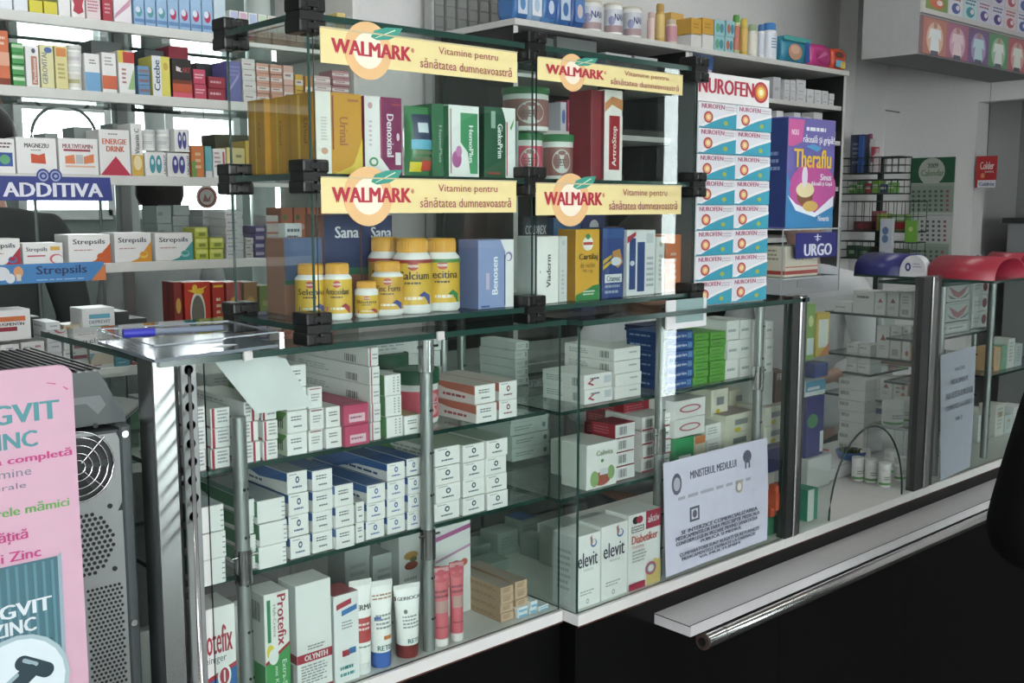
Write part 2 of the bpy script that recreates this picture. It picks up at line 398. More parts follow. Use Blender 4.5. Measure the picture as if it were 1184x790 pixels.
pc = ['7d9c4a', 'd8dde4', 'b8dde0', 'cfcfe6', 'd4cfe4', 'e2ccd2', 'd8d8ea', 'd4dcee', 'a8a440', 'c27a6a', 'a8a440', 'c27a6a']
for i in range(12):
    wi = (.2 if i == 0 else .13) if i < 8 else .16
    for j in range(3):
        zz = ph+.03+j*(hh+.006)
        m.prints(lambda a, b, k: (u+a*wi, .0018-.0002*k, zz+b*hh), [('r', .02, 0, .98, 1, pc[i]), ('l', .12, .62, .9, .94, 2, 'a04a58' if i % 2 else '4a5a8c'), ('e', .5, .32, .3, .25, ['d86a4a', '4a5aa0', '3a98a8', '5a4a98', '4a3a90', 'c05060', '4a60b0', '4a6ab8'][i % 8]), ('e', .62, .36, .13, .12, 'e8d8dc')]); m.k = 0
    u += wi+.005
m.build('poster_strip', t)

# ------------------------------------------------------------------ light
def area(name, loc, rot, sx_, sy_, power, col=(1, 1, 1)):
    l = bpy.data.lights.new(name, 'AREA'); l.shape = 'RECTANGLE'; l.size = sx_; l.size_y = sy_; l.energy = power; l.color = col
    o = bpy.data.objects.new(name, l); COL.objects.link(o); o.location = loc; o.rotation_euler = rot; return o
w = bpy.data.worlds.new('sky'); SC.world = w; w.use_nodes = True
w.node_tree.nodes['Background'].inputs[0].default_value = (.93, .97, 1, 1); w.node_tree.nodes['Background'].inputs[1].default_value = 8.
area('daylight_shop_window', (-1., -2.98, 1.75), (PI/2, 0, 0), 2.6, 1.6, 38, (.95, .98, 1))
area('daylight_mirrored_window', (2.6, 5.45, 2.0), (-PI/2, 0, 0), 1.6, .9, 14, (.95, .98, 1))  # lamp for the reflected windows, built as openings behind the shelving
LAMP = bpy.data.materials.new('lamp_tube'); LAMP.use_nodes = True
e_ = LAMP.node_tree.nodes['Principled BSDF']; e_.inputs['Emission Color'].default_value = (1, .97, .92, 1); e_.inputs['Emission Strength'].default_value = 13.
for i, (x, y) in enumerate(((.2, -.9), (2.2, -.9), (1.2, 1.75), (3.3, 1.5), (4.3, -.3), (2.6, 3.9))):  # unseen lamps; last pair added to brighten the wall and the grey jacket
    t = thing('unseen_ceiling_lamp', ['white ceiling lamp above the customers near the shop window', 'white ceiling lamp in the middle above the customers', 'white ceiling lamp above the staff side of the counter', 'white ceiling lamp by the hanging pelmet', 'white ceiling lamp nearest the glazed entrance door', 'white ceiling lamp in the stock room behind the shelving'][i], 'lamp', (x, y, 2.95), 0, 'ceiling lamps')
    m = MB(); m.box(-.62, .62, -.1, .1, -.05, -.001, 'd8d8d8', .004); m.build('housing', t)
    m = MB()
    for yy in (-.045, .045): m.tube([(-.58, yy, -.065), (.58, yy, -.065)], .013, LAMP)
    m.build('tube', t)
SC.view_settings.view_transform = 'Standard'; SC.view_settings.look = 'None'; SC.view_settings.gamma = 1; SC.view_settings.exposure = .62; SC.view_settings.use_curve_mapping = False
SC.cycles.transparent_max_bounces = 64; SC.cycles.max_bounces = 10; SC.cycles.diffuse_bounces = 4; SC.cycles.glossy_bounces = 5; SC.cycles.use_denoising = True

# ================================================================== COUNTER CASES
ZB = .900; ZT = 1.366; Y1 = 1.165; Y2 = 1.132; YR = 1.53
XP = 1.162    # partition between the first and the second case
XC = onY(914, 340, Y2)[0]; XC2 = onY(932, 335, Y2)[0]; XD = onY(1066, 312, Y2)[0]; XD2 = onY(1088, 310, Y2)[0]; XEND = 3.4
BLKP = M('080808', .3, spec=.25); WHL = M('d6d6d2', .35); BRN = M('5a3028', .5)
SHA, SHB = 1.224, 1.083
def base_part(t, x0, x1, yf, name='base'):
    m = MB(); m.box(x0, x1, yf-.006, YR, ZB-.018, ZB, WHL); m.box(x0, x1, yf-.0065, yf-.004, ZB-.0205, ZB-.018, BRN); m.box(x0, x1, yf+.0, YR, 0.08, ZB-.0185, BLKP); m.box(x0+.01, x1-.01, yf+.04, YR-.02, 0, .08, BLK); return m.build(name, t)
def pole(t, x, y, z0, z1, r=.0092, collars=(), holes=()):
    m = MB(); m.tube([(x, y, z0), (x, y, z1)], r, DSTEEL, 20)
    for z in collars: m.tube([(x, y, z), (x, y, z+.045)], r+.0022, CHROME, 20); m.tube([(x-.018, y-.004, z+.036), (x+.018, y-.004, z+.036)], .002, CHROME)
    z = z0+.05
    while z < z1-.03: m.tube([(x, y-r-.0004, z), (x, y-r+.002, z)], .0022, BLK); m.tube([(x+r*.6-.001, y-r*.85, z), (x+r*.6, y-r*.8+.002, z)], .002, BLK); z += .062
    return m.build('pole', t)
def shelf(t, x0, x1, y0, y1, z, th=.006, name='glass_shelf'):
    return MB().pane(x0, x1, y0, y1, z-th, z).build(name, t)
XL = .531
c1 = thing('display_counter', 'glass display counter case with steel corner post beside the computer', 'display case', (XL, Y1, 0), 0, 'glass counter cases')
def rel(t): # children are written in world coordinates
    t.location = (0, 0, 0)
rel(c1)
base_part(c1, XL, XP-.002, Y1)
MB().pane(XL+.03, XP-.004, Y1, Y1+.004, ZB, ZT-.002).build('front_pane', c1)
MB().pane(XL+.002, XL+.006, Y1+.03, YR, ZB, ZT-.002).build('end_pane', c1)
MB().pane(XL-.03, XP-.003, Y1-.012, YR+.02, ZT, ZT+.008).build('top_pane', c1)
shelf(c1, XL+.01, XP-.006, 1.196, YR-.03, SHA); shelf(c1, XL+.01, XP-.006, 1.196, YR-.03, SHB)
m = MB(); X0, X1 = onY(174, 405, 1.16)[0], onY(200, 405, 1.16)[0]; m.box(X0, X1, 1.158, 1.162, 0, 1.3735, STEEL, .001); m.box(X0, X0+.003, 1.162, 1.2, 0, 1.3735, STEEL)
m.box(X1, X1+.005, 1.162, 1.19, 0, 1.3735, BLK); X2 = onY(224, 400, 1.16)[0]; m.box(X1+.006, X2, 1.155, 1.160, 0, 1.3735, DSTEEL, .001)
for i in range(9):
    zz = 1.36-i*.022; xc = (X1+.006+X2)/2; m.loft([(0, .0058, .0058), (.0012, .005, .005), (.0014, .002, .002)], CHROME, 16)
    for q in range(-48, 0): x, y, z = m.v[q]; m.v[q] = (xc+x+.001*math.sin(i*3), 1.155-z, zz+y)
m.build('corner_post', c1)
XP1 = onY(280, 600, 1.182)[0]; XP2 = onY(494, 500, 1.182)[0]
pole(c1, XP1, 1.183, ZB, 1.29, collars=(1.075,)); pole(c1, XP2, 1.183, ZB, ZT-.001, collars=(ZT-.05, 1.04))
pole(c1, 1.125, 1.42, ZB, ZT-.001, r=.008)
xa, za = onY(285, 400, Y1-.013)[0], ZT+.004
for xx in (xa, onY(508, 378, Y1-.013)[0]): MB().box(xx-.006, xx+.006, Y1-.018, Y1-.0125, za-.006, za+.006, 'c8c8c4', .001).build('pane_clip', c1)

c2 = thing('display_counter', 'glass display counter case holding the printed notice and multivitamin cartons', 'display case', (XP, Y2, 0), 0, 'glass counter cases'); rel(c2)
base_part(c2, XP, XC, Y2)
MB().pane(XP+.001, XP+.005, Y2+.001, YR, ZB, ZT-.002).build('partition_pane', c2)
MB().pane(XP+.0055, XC-.002, Y2, Y2+.004, ZB, ZT-.002).build('front_pane', c2)
MB().pane(XP, XC2-.002, Y2-.01, YR+.02, ZT, ZT+.008).build('top_pane', c2)
ZA2, ZB2 = 1.222, 1.078
shelf(c2, XP+.008, XC-.01, 1.178, YR-.03, ZA2); shelf(c2, XP+.008, XC-.01, 1.178, YR-.03, ZB2)
pole(c2, 1.215, 1.48, ZB, ZT-.001, r=.008); pole(c2, onY(763, 500, 1.165)[0], 1.166, ZB, ZT-.001, collars=(1.12,)); pole(c2, onY(878, 400, 1.165)[0], 1.166, ZB, ZT-.001, collars=(1.2,))

def steel_upright(t, x0, x1, z1, name='upright'):
    m = MB(); w = x1-x0; y = Y2-.006
    m.box(x0, x0+w*.42, y, y+.02, ZB-.0, z1, M('5c5e5d', .3, .85)); m.box(x0+w*.44, x0+w*.72, y-.004, y+.02, ZB, z1, STEEL, .002); m.box(x0+w*.74, x1, y+.002, y+.02, ZB, z1, M('666867', .3, .85))
    return m.build(name, t)
c3 = thing('display_counter', 'glass counter section with a round service hatch cut in its pane', 'display case', (XC, Y2, 0), 0, 'glass counter cases'); rel(c3)
base_part(c3, XC+.0005, XD, Y2)
steel_upright(c3, XC+.001, XC2, 1.378)
# pane with an arched hatch
xa, _ = onY(961, 560, Y2); xb, _ = onY(1044, 560, Y2); xm = (xa+xb)/2; ra = (xb-xa)/2; zh = onY(1003, 495, Y2)[1]-ZB
N = 24; top = ZT+.004
prof = [(XC2+.002, ZB)]; m = MB()
arc = [(xm-ra*math.cos(PI*i/N), ZB+zh*math.sin(PI*i/N)) for i in range(N+1)]
outl = [(XC2+.002, ZB)]+arc+[(XD-.002, ZB), (XD-.002, top), (XC2+.002, top)]
# split into a fan of quads between the arc and the top edge
for yy, fl in ((Y2, 0), (Y2+.004, 1)):
    for i in range(N):
        a, b = arc[i], arc[i+1]; q = [(a[0], yy, a[1]), (b[0], yy, b[1]), (b[0], yy, top), (a[0], yy, top)]
        m.add(q, [(0, 1, 2, 3) if not fl else (3, 2, 1, 0)], GLASS)
    for a, b in ((XC2+.002, xa), (xb, XD-.002)): m.add([(a, yy, ZB), (b, yy, ZB), (b, yy, top), (a, yy, top)], [(0, 1, 2, 3)], GLASS)
m.tube([(x, Y2+.002, z) for x, z in arc], .0022, GEDGE, 6)
m.build('hatch_pane', c3)
c4 = thing('display_counter', 'glass counter case at the far right behind the customer in black', 'display case', (XD, Y2, 0), 0, 'glass counter cases'); rel(c4)
base_part(c4, XD+.0005, XEND, Y2)
steel_upright(c4, XD+.001, XD2, 1.392)
MB().pane(XD2+.002, XEND, Y2, Y2+.004, ZB, ZT-.001).build('front_pane', c4)
MB().pane(XD2+.001, XEND, Y2-.01, 1.285, ZT, ZT+.006).build('top_pane', c4)
x80 = onY(1083, 400, 1.165)[0]; x45 = onY(1146, 380, 1.165)[0]
pole(c4, x80+.02, 1.166, ZB, ZT-.001); pole(c4, x45, 1.166, ZB, ZT-.001)
shelf(c4, XD2+.03, x45+.02, 1.178, 1.275, onY(1105, 388, 1.178)[1]); shelf(c4, x45+.03, XEND-.01, 1.178, 1.275, onY(1165, 430, 1.178)[1])

# ledge with chrome rail
zl = .851; (lx0, ly1) = onZ(759, 710, zl); (_, ly0) = onZ(800, 724, zl)
t = thing('bag_ledge', 'long white laminate ledge with chrome rail along the black counter front', 'ledge', (lx0, ly0, zl))
m = MB(); m.box(0, 1.75, 0, Y2-.001-ly0, -.019, 0, M('d2d0d0', .35)); m.prints(lambda u, v, k: (u*1.75, .0025*v, .0003), [('r', 0, 0, 1, 1, '3a3635')]); m.prints(lambda u, v, k: (-.0003, (Y2-ly0)*(1-u), -.019+.019*v), [('r', 0, .9, 1, 1, '3a3635')]); m.build('ledge_board', t)
xc_, zc_ = onY(810, 741.5, ly0+.004)
m = MB(); m.tube([(xc_-lx0, -.0005, zc_-zl), (1.75, -.0005, zc_-zl)], .0138, CHROME, 28); m.tube([(xc_-lx0-.001, -.0005, zc_-zl), (xc_-lx0+.004, -.0005, zc_-zl)], .0144, '4a3a34', 28); m.tube([(xc_-lx0-.0016, -.0005, zc_-zl), (xc_-lx0, -.0005, zc_-zl)], .008, '151312', 20)
m.tube([(xc_-lx0+.052, -.0005, zc_-zl), (xc_-lx0+.0535, -.0005, zc_-zl)], .0141, '3c3c3c', 28); m.build('chrome_rail', t)
for i in range(4): MB().box(.2+i*.45, .23+i*.45, .018, Y2-.001-ly0, -.06, -.0195, BLK).build('bracket', t)

# ------------------------------------------------------------------ upper glass display on the counter top
ZD = [1.400, 1.590, 1.783]; YF = 1.158
g1 = thing('glass_cube_shelf', 'clamped glass shelving with yellow banners standing on the counter', 'shelf unit', (0, 0, 0)); 
xs_ = [onY(355, 204, YF)[0], onY(610, 212, YF)[0], onY(798, 212, YF)[0]]; YK = 1.345
for z, nm in zip(ZD, 'abc'): MB().pane(xs_[0]-.012, xs_[2]+.012, YF-.012, YK+.012, z-.008, z).build('glass_shelf', g1)
for i, x in enumerate(xs_):
    for a, b in ((0, 1), (1, 2)):
        MB().pane(x-.002, x+.002, YF-.010, YK+.010, ZD[a]+.0005, ZD[b]-.0085).build('glass_upright', g1)
for a, b in ((0, 1), (1, 2)):
    for i in (0, 1): MB().pane(xs_[i]+.004, xs_[i+1]-.004, YF-.0155, YF-.0125, ZD[a]-.004 if a else ZD[a]+.0005, ZD[b]-.009).build('front_pane', g1)
CLM = M('0d0d0d', .3)
for ix, x in enumerate(xs_):
    for y in (YF-.004, YK):
        for z in ZD:
            m = MB(); zc = z-.004
            for s in (-1, 1):
                for q in (-1, 1):
                    m.box(x+(.001 if q > 0 else -.019), x+(.019 if q > 0 else -.001), y-.018, y+.018, zc+(.0045 if s > 0 else -.021), zc+(.021 if s > 0 else -.0045), CLM, .003)
            m.box(x-.017, x+.017, y-.016, y+.016, zc-.006, zc+.006, CLM)
            m.box(x-.008, x+.008, y-.0195, y-.0175, zc+.009, zc+.017, CLM, .001); m.box(x-.008, x+.008, y-.0195, y-.0175, zc-.017, zc-.009, CLM, .001)
            m.build('corner_clamp', g1)
# banners
def banner(i, lv, label):
    x0, x1 = xs_[i], xs_[i+1]; (px0, px1, yt, yb) = [((370, 598, 30, 72), (622, 790, 65, 92)), ((371, 597, 204, 247), (620, 788, 211, 249))][lv][i]
    Yb = YF-.024; X0 = onY(px0, yt, Yb)[0]; X1 = onY(px1, yt, Yb)[0]; Zt = onY(px0, yt, Yb)[1]; Zb = onY(px0, yb, Yb)[1]; W = X1-X0; H = Zt-Zb
    m = MB(); m.box(0, W, 0, .0016, 0, H, 'ead890'); m.box(0, W, -.0012, 0, H*.96, H, 'c9bb8c')
    uc = .215*(1 if i == 0 else 1.0); ar = H/W
    fn = lambda u, v, k: (u*W, -.0002-.0002*k, v*H)
    ru = .83*ar*1.02; 
    m.loft([(0, .83*H, .83*H), (.0016, .83*H, .83*H)], 'eab878', 40)
    for q in range(-80, 0): pass
    nv = 80+2*40
    # the disc was lofted along z: stand it up behind the strip
    st = len(m.v)-80-80
    for q in range(st, len(m.v)): x, y, z = m.v[q]; m.v[q] = (uc*W+x, .0016-z-.0003, H*.47+y)
    m.prints(fn, [('e', uc, .47, ru*.62, .83*.62, 'f3e6cc'), ('p', [(uc+.012, .88), (uc+.03, 1.08), (uc+.085, 1.2), (uc+.165, 1.24), (uc+.145, 1.02), (uc+.1, .86), (uc+.04, .80)], '2f9a84'),
       ('p', [(uc+.03, .86), (uc+.036, .86), (uc+.13, 1.14), (uc+.128, 1.17)], 'd8e8c8'),
       ('t', 'WALMARK', .045, .30, .415, .72, 'c3283c'), ('t', '®', .42, .56, .435, .7, 'c3283c'),
       ('t', 'Vitamine pentru', .56, .56, .885, .84, 'a0344c', 0, 1), ('t', 'sănătatea dumneavoastră', .465, .16, .965, .46, 'a0344c', 0, 1)])
    o = m.build('banner', None, (X0, Yb, Zb)); o.name = 'shelf_banner'
    return tag(o, label, 'sign', 'yellow shelf banners')
banner(0, 0, 'yellow banner strip on the upper left edge, above the honey coloured cartons')
banner(1, 0, 'yellow banner strip on the upper right edge, above the green lidded tubs')
banner(0, 1, 'yellow banner strip on the middle left edge, just above the vitamin bottles')
banner(1, 1, 'yellow banner strip on the middle right edge, above the shark cartilage carton')

# ================================================================== GOODS ON THE UPPER DISPLAY
CN = 'supplement_carton'; Yd = 1.172; zt = ZD[1]; zb = ZD[0]; G = 'cartons on the glass cube shelf'
OR = 'd9971f'
# upper level
urin = [('r', 0, 0, .32, 1, 'efece4'), ('p', [(.32, .04), (.6, 0), (1, 0), (1, .25), (.6, .02)], 'f2d24a'), ('p', [(.36, 0), (1, 0), (1, .45), (.8, .12)], 'f0cf40'), ('r', .345, .3, .375, .96, '9c3c3c'), ('t', 'Urinal', .5, .36, .68, .7, 'b06038', -90), ('r', .68, .9, .92, .93, 'b86a3c'), ('e', .17, .28, .07, .04, 'd9a080'), ('l', .1, .4, .24, .7, 8, 'c8c4ba')]
uside = [('r', .42, .02, .5, .98, 'e6c23a'), ('t', 'Urinal', .62, .38, .74, .68, '9a5a24', -90), ('r', .12, .06, .2, .94, 'b8801c')]
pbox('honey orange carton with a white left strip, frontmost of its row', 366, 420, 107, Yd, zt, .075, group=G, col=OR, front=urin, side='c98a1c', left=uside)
X0 = onY(366, 200, Yd)[0]; hU = onY(390, 107, Yd)[1]-zt
carton('honey orange carton standing directly behind the white stripped one', 'box', G, X0+.002, X0+.06, Yd+.077, .04, zt+.0003, hU-.001, col=OR, left=uside[:2], front=urin[1:])
carton('honey orange carton at the back left corner, behind its honey orange neighbours', 'box', G, X0-.006, X0+.05, Yd+.118, .045, zt+.0003, hU-.002, col=OR, left=uside, side='c98a1c')
pbox('purple and white carton with vertical white lettering', 422, 466, 112, Yd, zt, .06, group=G, col='8e1f5c', side='a3203c',
     front=[('r', 0, 0, .42, 1, 'efecea'), ('p', [(0, 0), (.75, 0), (.42, .22), (.3, .2), (0, .24)], 'efecea'), ('r', .4, .22, .45, .97, 'b0506c'), ('t', 'Denoxinal', .58, .24, .76, .78, 'efe6ec', -90), ('e', .88, .5, .04, .05, 'e8d8e0'), ('r', .8, .14, .95, .3, 'e4dfe2'), ('e', .22, .17, .12, .06, '4c9a5c'), ('e', .22, .17, .07, .035, 'efecea'), ('e', .14, .88, .06, .04, 'd9a0a8'), ('r', .7, .9, .95, .92, 'c03c4c'), ('l', .1, .35, .2, .7, 6, 'c9b8bc')])
# foil bag of sweets
m = MB(); X0, X1 = onY(468, 205, Yd+.02)[0], onY(497, 205, Yd+.02)[0]; w = X1-X0; h = onY(480, 124, Yd+.02)[1]-zt
vs = []; nx, nz = 10, 14
for s in (0, 1):
    for j in range(nz+1):
        for i in range(nx+1):
            u, v = i/nx, j/nz; th = .016*(math.sin(PI*u)**.5)*(math.sin(PI*min(1, max(0, v*.98+.01)))**.5)+.0006*math.sin(i*3+j*2)
            vs.append((u*w, (-th if s == 0 else th), v*h))
fs = []; q = (nx+1)*(nz+1)
for s in (0, 1):
    for j in range(nz):
        for i in range(nx): a = s*q+j*(nx+1)+i; fs.append((a, a+1, a+nx+2, a+nx+1))
m.add(vs, fs, M('3d8a52', .25), True)
fnb = lambda u, v, k: (u*w, -.0012-.00015*k-.016*(math.sin(PI*u)**.5)*(math.sin(PI*min(1, max(0, v*.98+.01)))**.5), v*h); m.seg = 14
m.prints(fnb, [('r', .15, .5, .9, .88, '2a3a60'), ('r', .3, .62, .7, .76, 'c8d4dc'), ('r', .1, .38, .9, .52, '5ab4d4'), ('r', .08, .06, .5, .2, 'e8d020'), ('r', .45, .08, .92, .24, 'd8402c'), ('r', .2, .22, .9, .28, '6a7a54'), ('r', .2, .31, .9, .36, '6a7a54')])
tag(m.build('foil_bag', None, (X0, Yd+.02, zt+.001)), 'small green foil bag with blue and red print beside the purple carton', 'bag')
hp = [('r', 0, 0, 1, 1, 'eef0ec'), ('r', .38, .05, .96, .9, '3d9a62'), ('p', [(.3, .05), (.7, .05), (.62, .35), (.36, .5)], 'eef0ec'), ('e', .25, .25, .16, .12, 'c060a0'), ('e', .32, .36, .1, .08, 'd884bc'), ('t', 'HemoPlus', .66, .2, .8, .72, 'eef0ec', -90), ('r', .04, .05, .07, .95, 'a03458')]
pbox('white carton with green panel and pink flower on the upper cube shelf', 519, 554, 122, Yd, zt, .05, group=G, front=hp, side='2c7a4c', left=[('t', 'HemoPlus', .4, .2, .6, .7, 'b8a8a8', -90), ('r', 0, 0, .15, 1, 'a03458')])
pbox('dark green carton behind the white one with a pink flower', 500, 519, 120, Yd+.012, zt, .05, group=G, col='2a7046', front=[('t', 'HemoPlus', .4, .2, .6, .7, 'a8b8ae', -90), ('r', .8, .05, .95, .95, 'a03458')])
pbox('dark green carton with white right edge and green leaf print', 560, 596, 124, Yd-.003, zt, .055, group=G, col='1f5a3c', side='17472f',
     front=[('p', [(.55, 1), (1, 1), (1, 0), (.68, 0), (.68, .8), (.62, .92)], 'eef0ec'), ('t', 'GinkoPrim', .42, .28, .58, .76, 'eef0ec', -90), ('r', .7, .03, .74, .8, 'b03c44'), ('p', [(.82, .72), (.96, .86), (.92, .76), (.86, .68)], '5aa04a'), ('r', .1, .05, .5, .08, 'b03c34'), ('r', .2, .7, .34, .94, '9ab8a8')])
pbox('thin silver green carton at the right end of the upper left cube shelf', 597, 600, 140, Yd+.02, zt, .03, group=G, col='c8cec8')
# tubs (right cell, upper level)
tb = [('e', .5, .5, .2, .42, 'c4c8c0'), ('l', .38, .3, .62, .6, 3, '5a4a44'), ('e', .5, .8, .08, .08, '8a4a44')]
tub('large brown tub with a green lid, lower left one beneath the topmost tub', 622, 206, 153, 40, 1.20, zt, '2f7a45', 'd85068', tb, lidh=.17)
zz = onY(622, 153, 1.20)[1]
tub('large brown tub with a green lid standing on top of another tub', 627, 153, 100, 56, 1.185, zz+.001, '2f7a45', '96605a', tb, lidh=.17)
tub('brown tub with a green lid beside the dark red carton', 658, 206, 155, 38, 1.205, zt, '2f7a45', '96605a', tb, lidh=.17)
pbox('dark red tall carton left of the white and red one', 683, 697, 104, 1.175, zt, .05, group=G, col='8c2430', side='8c2430')
pbox('white and red carton with upward lettering beside the brown tubs', 698, 719, 104, 1.168, zt, .05, group=G, col='ece8e2', side='8c2430', front=[('r', 0, 0, 1, .72, 'ece8e2'), ('r', .25, .12, .85, .72, 'b5222c'), ('t', 'ArtroStop', .42, .16, .72, .6, 'ece8e2', 90), ('p', [(0, .75), (.4, .84), (1, .78), (1, .9), (.4, .93), (0, .85)], 'd88a50')])
# lower level: bottles
vy = 'e5b62a'
def vlab(txt, c2, sub='b05030'): return [('e', .5, .86, .09, .1, 'c8382e'), ('t', 'WALMARK', .41, .83, .59, .89, 'eee8d8'), ('t', txt, .24, .56, .78, .74, '3c3020'), ('l', .36, .42, .66, .52, 1, '5a4a30'), ('p', [(.26, 0), (.8, 0), (.8, .2), (.68, .3), (.6, .22), (.26, .2)], c2), ('l', .36, .06, .72, .2, 1, 'eee8d8')]
VG = 'vitamin bottles'
pill_bottle('white bottle with orange cap and yellow selenium label, farthest left of the bottles', 370, 369, 306, 37, 1.195, zb, lab=vlab('Seleniu', '3848a0'), lc=vy)
pill_bottle('white bottle with orange cap and yellow label with red band, second from left', 400, 370, 305, 34, Yd, zb, lab=vlab('Antioxidant', 'b8304c'), lc=vy)
pill_bottle('smallest white bottle with orange cap in the bottle row', 432, 367, 326, 28, Yd, zb, lab=vlab('Biotina', 'b8304c'), lc=vy, lz=(.12, .62))
pill_bottle('medium white bottle with orange cap between the smallest and the calcium bottle', 459, 365, 303, 37, Yd, zb, lab=vlab('Zinc Forte', '3848a0'), lc='dda628')
pill_bottle('large white bottle with orange cap standing behind the medium zinc bottle', 457, 355, 275, 39, 1.225, zb, lab=vlab('Magneziu', '3848a0')+[('r', 0, .92, 1, 1, 'b03030')], lc='dda628')
pill_bottle('large white bottle with orange cap and Calcium label with red top band', 491, 363, 276, 46, Yd-.002, zb, lab=vlab('Calcium', '3848a0')+[('r', 0, .92, 1, 1, 'b03030')], lc=vy)
pill_bottle('large white bottle with orange cap and lecithin label with green bottom', 524, 360, 276, 43, Yd, zb, lab=vlab('Lecitina', '2c8a48')+[('r', 0, .92, 1, 1, '4c8a3c')], lc=vy)
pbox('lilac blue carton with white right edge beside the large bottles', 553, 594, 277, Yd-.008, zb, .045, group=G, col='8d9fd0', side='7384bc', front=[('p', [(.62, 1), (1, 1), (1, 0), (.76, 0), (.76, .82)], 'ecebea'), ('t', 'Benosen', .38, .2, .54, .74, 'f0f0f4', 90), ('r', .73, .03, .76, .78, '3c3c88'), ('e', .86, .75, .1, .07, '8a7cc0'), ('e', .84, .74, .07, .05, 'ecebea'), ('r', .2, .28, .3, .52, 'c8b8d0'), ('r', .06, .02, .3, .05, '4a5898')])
# behind the bottles
yb_ = 1.275
for i, (a, b, c, s) in enumerate(((376, 418, 248, 'Sana'), (419, 455, 249, 'Sana'))):
    pbox(['navy blue and brown carton behind the bottles, nearer the glass upright', 'navy blue and brown carton directly behind the medium bottle'][i], a, b, c, yb_, zb, .05, group=G, col='a0604a', front=[('r', 0, .45, 1, 1, '27396c'), ('r', 0, .38, 1, .45, '2a7a5a'), ('t', s, .3, .76, .95, .88, 'e4e4e8')])
pbox('blue grey and brown flat carton behind the two leftmost bottles', 330, 376, 275, 1.28, zb, .05, group=G, col='a87058', front=[('r', 0, .45, 1, 1, '566a98'), ('r', 0, .4, 1, .45, '2a7a5a')])
pbox('white and blue small carton behind the leftmost vitamin bottle', 332, 352, 258, 1.32, zb, .02, group=G, col='dfe4e6', front=[('r', 0, .6, 1, .75, '3f6aa0'), ('r', 0, .3, 1, .4, '3f6aa0'), ('l', .1, .8, .9, .95, 2, '5c6c7c')])
# right cell, lower level
pbox('plain white carton with vertical dark lettering on lower cube shelf', 621, 646, 273, Yd-.01, zb, .045, group=G, col='ecebe6', side='d8d8d4', front=[('t', 'Viaderm', .42, .24, .62, .72, '3c4044', 90), ('r', .1, .04, .4, .06, '6a6e72'), ('r', .1, .46, .14, .5, '8a8e92')])
pbox('narrow grey white carton left of the orange cartilage carton', 646, 656, 273, Yd-.004, zb, .045, group=G, col='cfd0cc', front=[('e', .5, .9, .2, .04, 'b8c0c4'), ('l', .3, .1, .6, .5, 6, 'a8acae')])
pbox('orange shark cartilage carton with a green wave at its foot', 665, 693, 265, Yd-.006, zb, .04, group=G, col='e3a51f', side='c58a1a', topc='3c8a40', front=[('e', .5, .8, .22, .1, 'eee8dc'), ('r', .3, .78, .7, .82, 'c83830'), ('e', .5, .9, .1, .04, '3c8a40'), ('t', 'Cartilaj', .12, .55, .9, .66, '3a2c18'), ('t', 'de rechin', .18, .46, .8, .53, '5a4020', 0, 1), ('t', '740 mg', .25, .38, .7, .44, '5a4020', 0, 1), ('p', [(0, 0), (1, 0), (1, .22), (.7, .2), (.3, .12), (0, .08)], '2f8a44'), ('l', .3, .06, .8, .14, 2, 'dfe8d8')])
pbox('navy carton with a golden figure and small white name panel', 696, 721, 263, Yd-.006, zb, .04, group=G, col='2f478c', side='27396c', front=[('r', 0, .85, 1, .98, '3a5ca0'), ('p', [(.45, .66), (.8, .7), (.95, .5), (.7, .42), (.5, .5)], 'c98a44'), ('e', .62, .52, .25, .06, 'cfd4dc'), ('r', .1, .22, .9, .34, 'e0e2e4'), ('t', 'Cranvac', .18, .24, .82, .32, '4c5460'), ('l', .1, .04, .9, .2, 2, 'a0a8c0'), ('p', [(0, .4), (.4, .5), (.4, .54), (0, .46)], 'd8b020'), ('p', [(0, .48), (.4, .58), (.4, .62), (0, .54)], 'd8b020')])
pbox('white and navy blue carton beside the thin white carton', 724, 757, 266, Yd-.004, zb, .04, group=G, col='e6e8e8', front=[('r', .08, .1, .3, .88, '2f4a8c'), ('r', .36, .06, .62, .82, '2f4a8c'), ('p', [(0, .8), (.3, .92), (.3, .98), (0, .9)], 'c03040'), ('e', .18, .5, .08, .04, 'dfe4ec'), ('r', .66, .8, .92, .95, 'c8d0d4'), ('l', .68, .1, .95, .6, 6, 'a8b0b8')])
pbox('thin white carton between the navy one and the orange one', 758, 768, 274, Yd, zb, .04, group=G, col='e2e4e0', front=[('e', .5, .88, .2, .05, 'b8b090'), ('l', .3, .2, .7, .7, 6, 'b0b4b0')])
pbox('orange red carton with vertical lettering at the right end clamp', 769, 787, 271, Yd, zb, .04, group=G, col='dd7a4c', side='c86a40', front=[('l', .3, .2, .7, .7, 5, 'e8d0c0'), ('r', .05, .02, .95, .05, 'c8bcb0')])

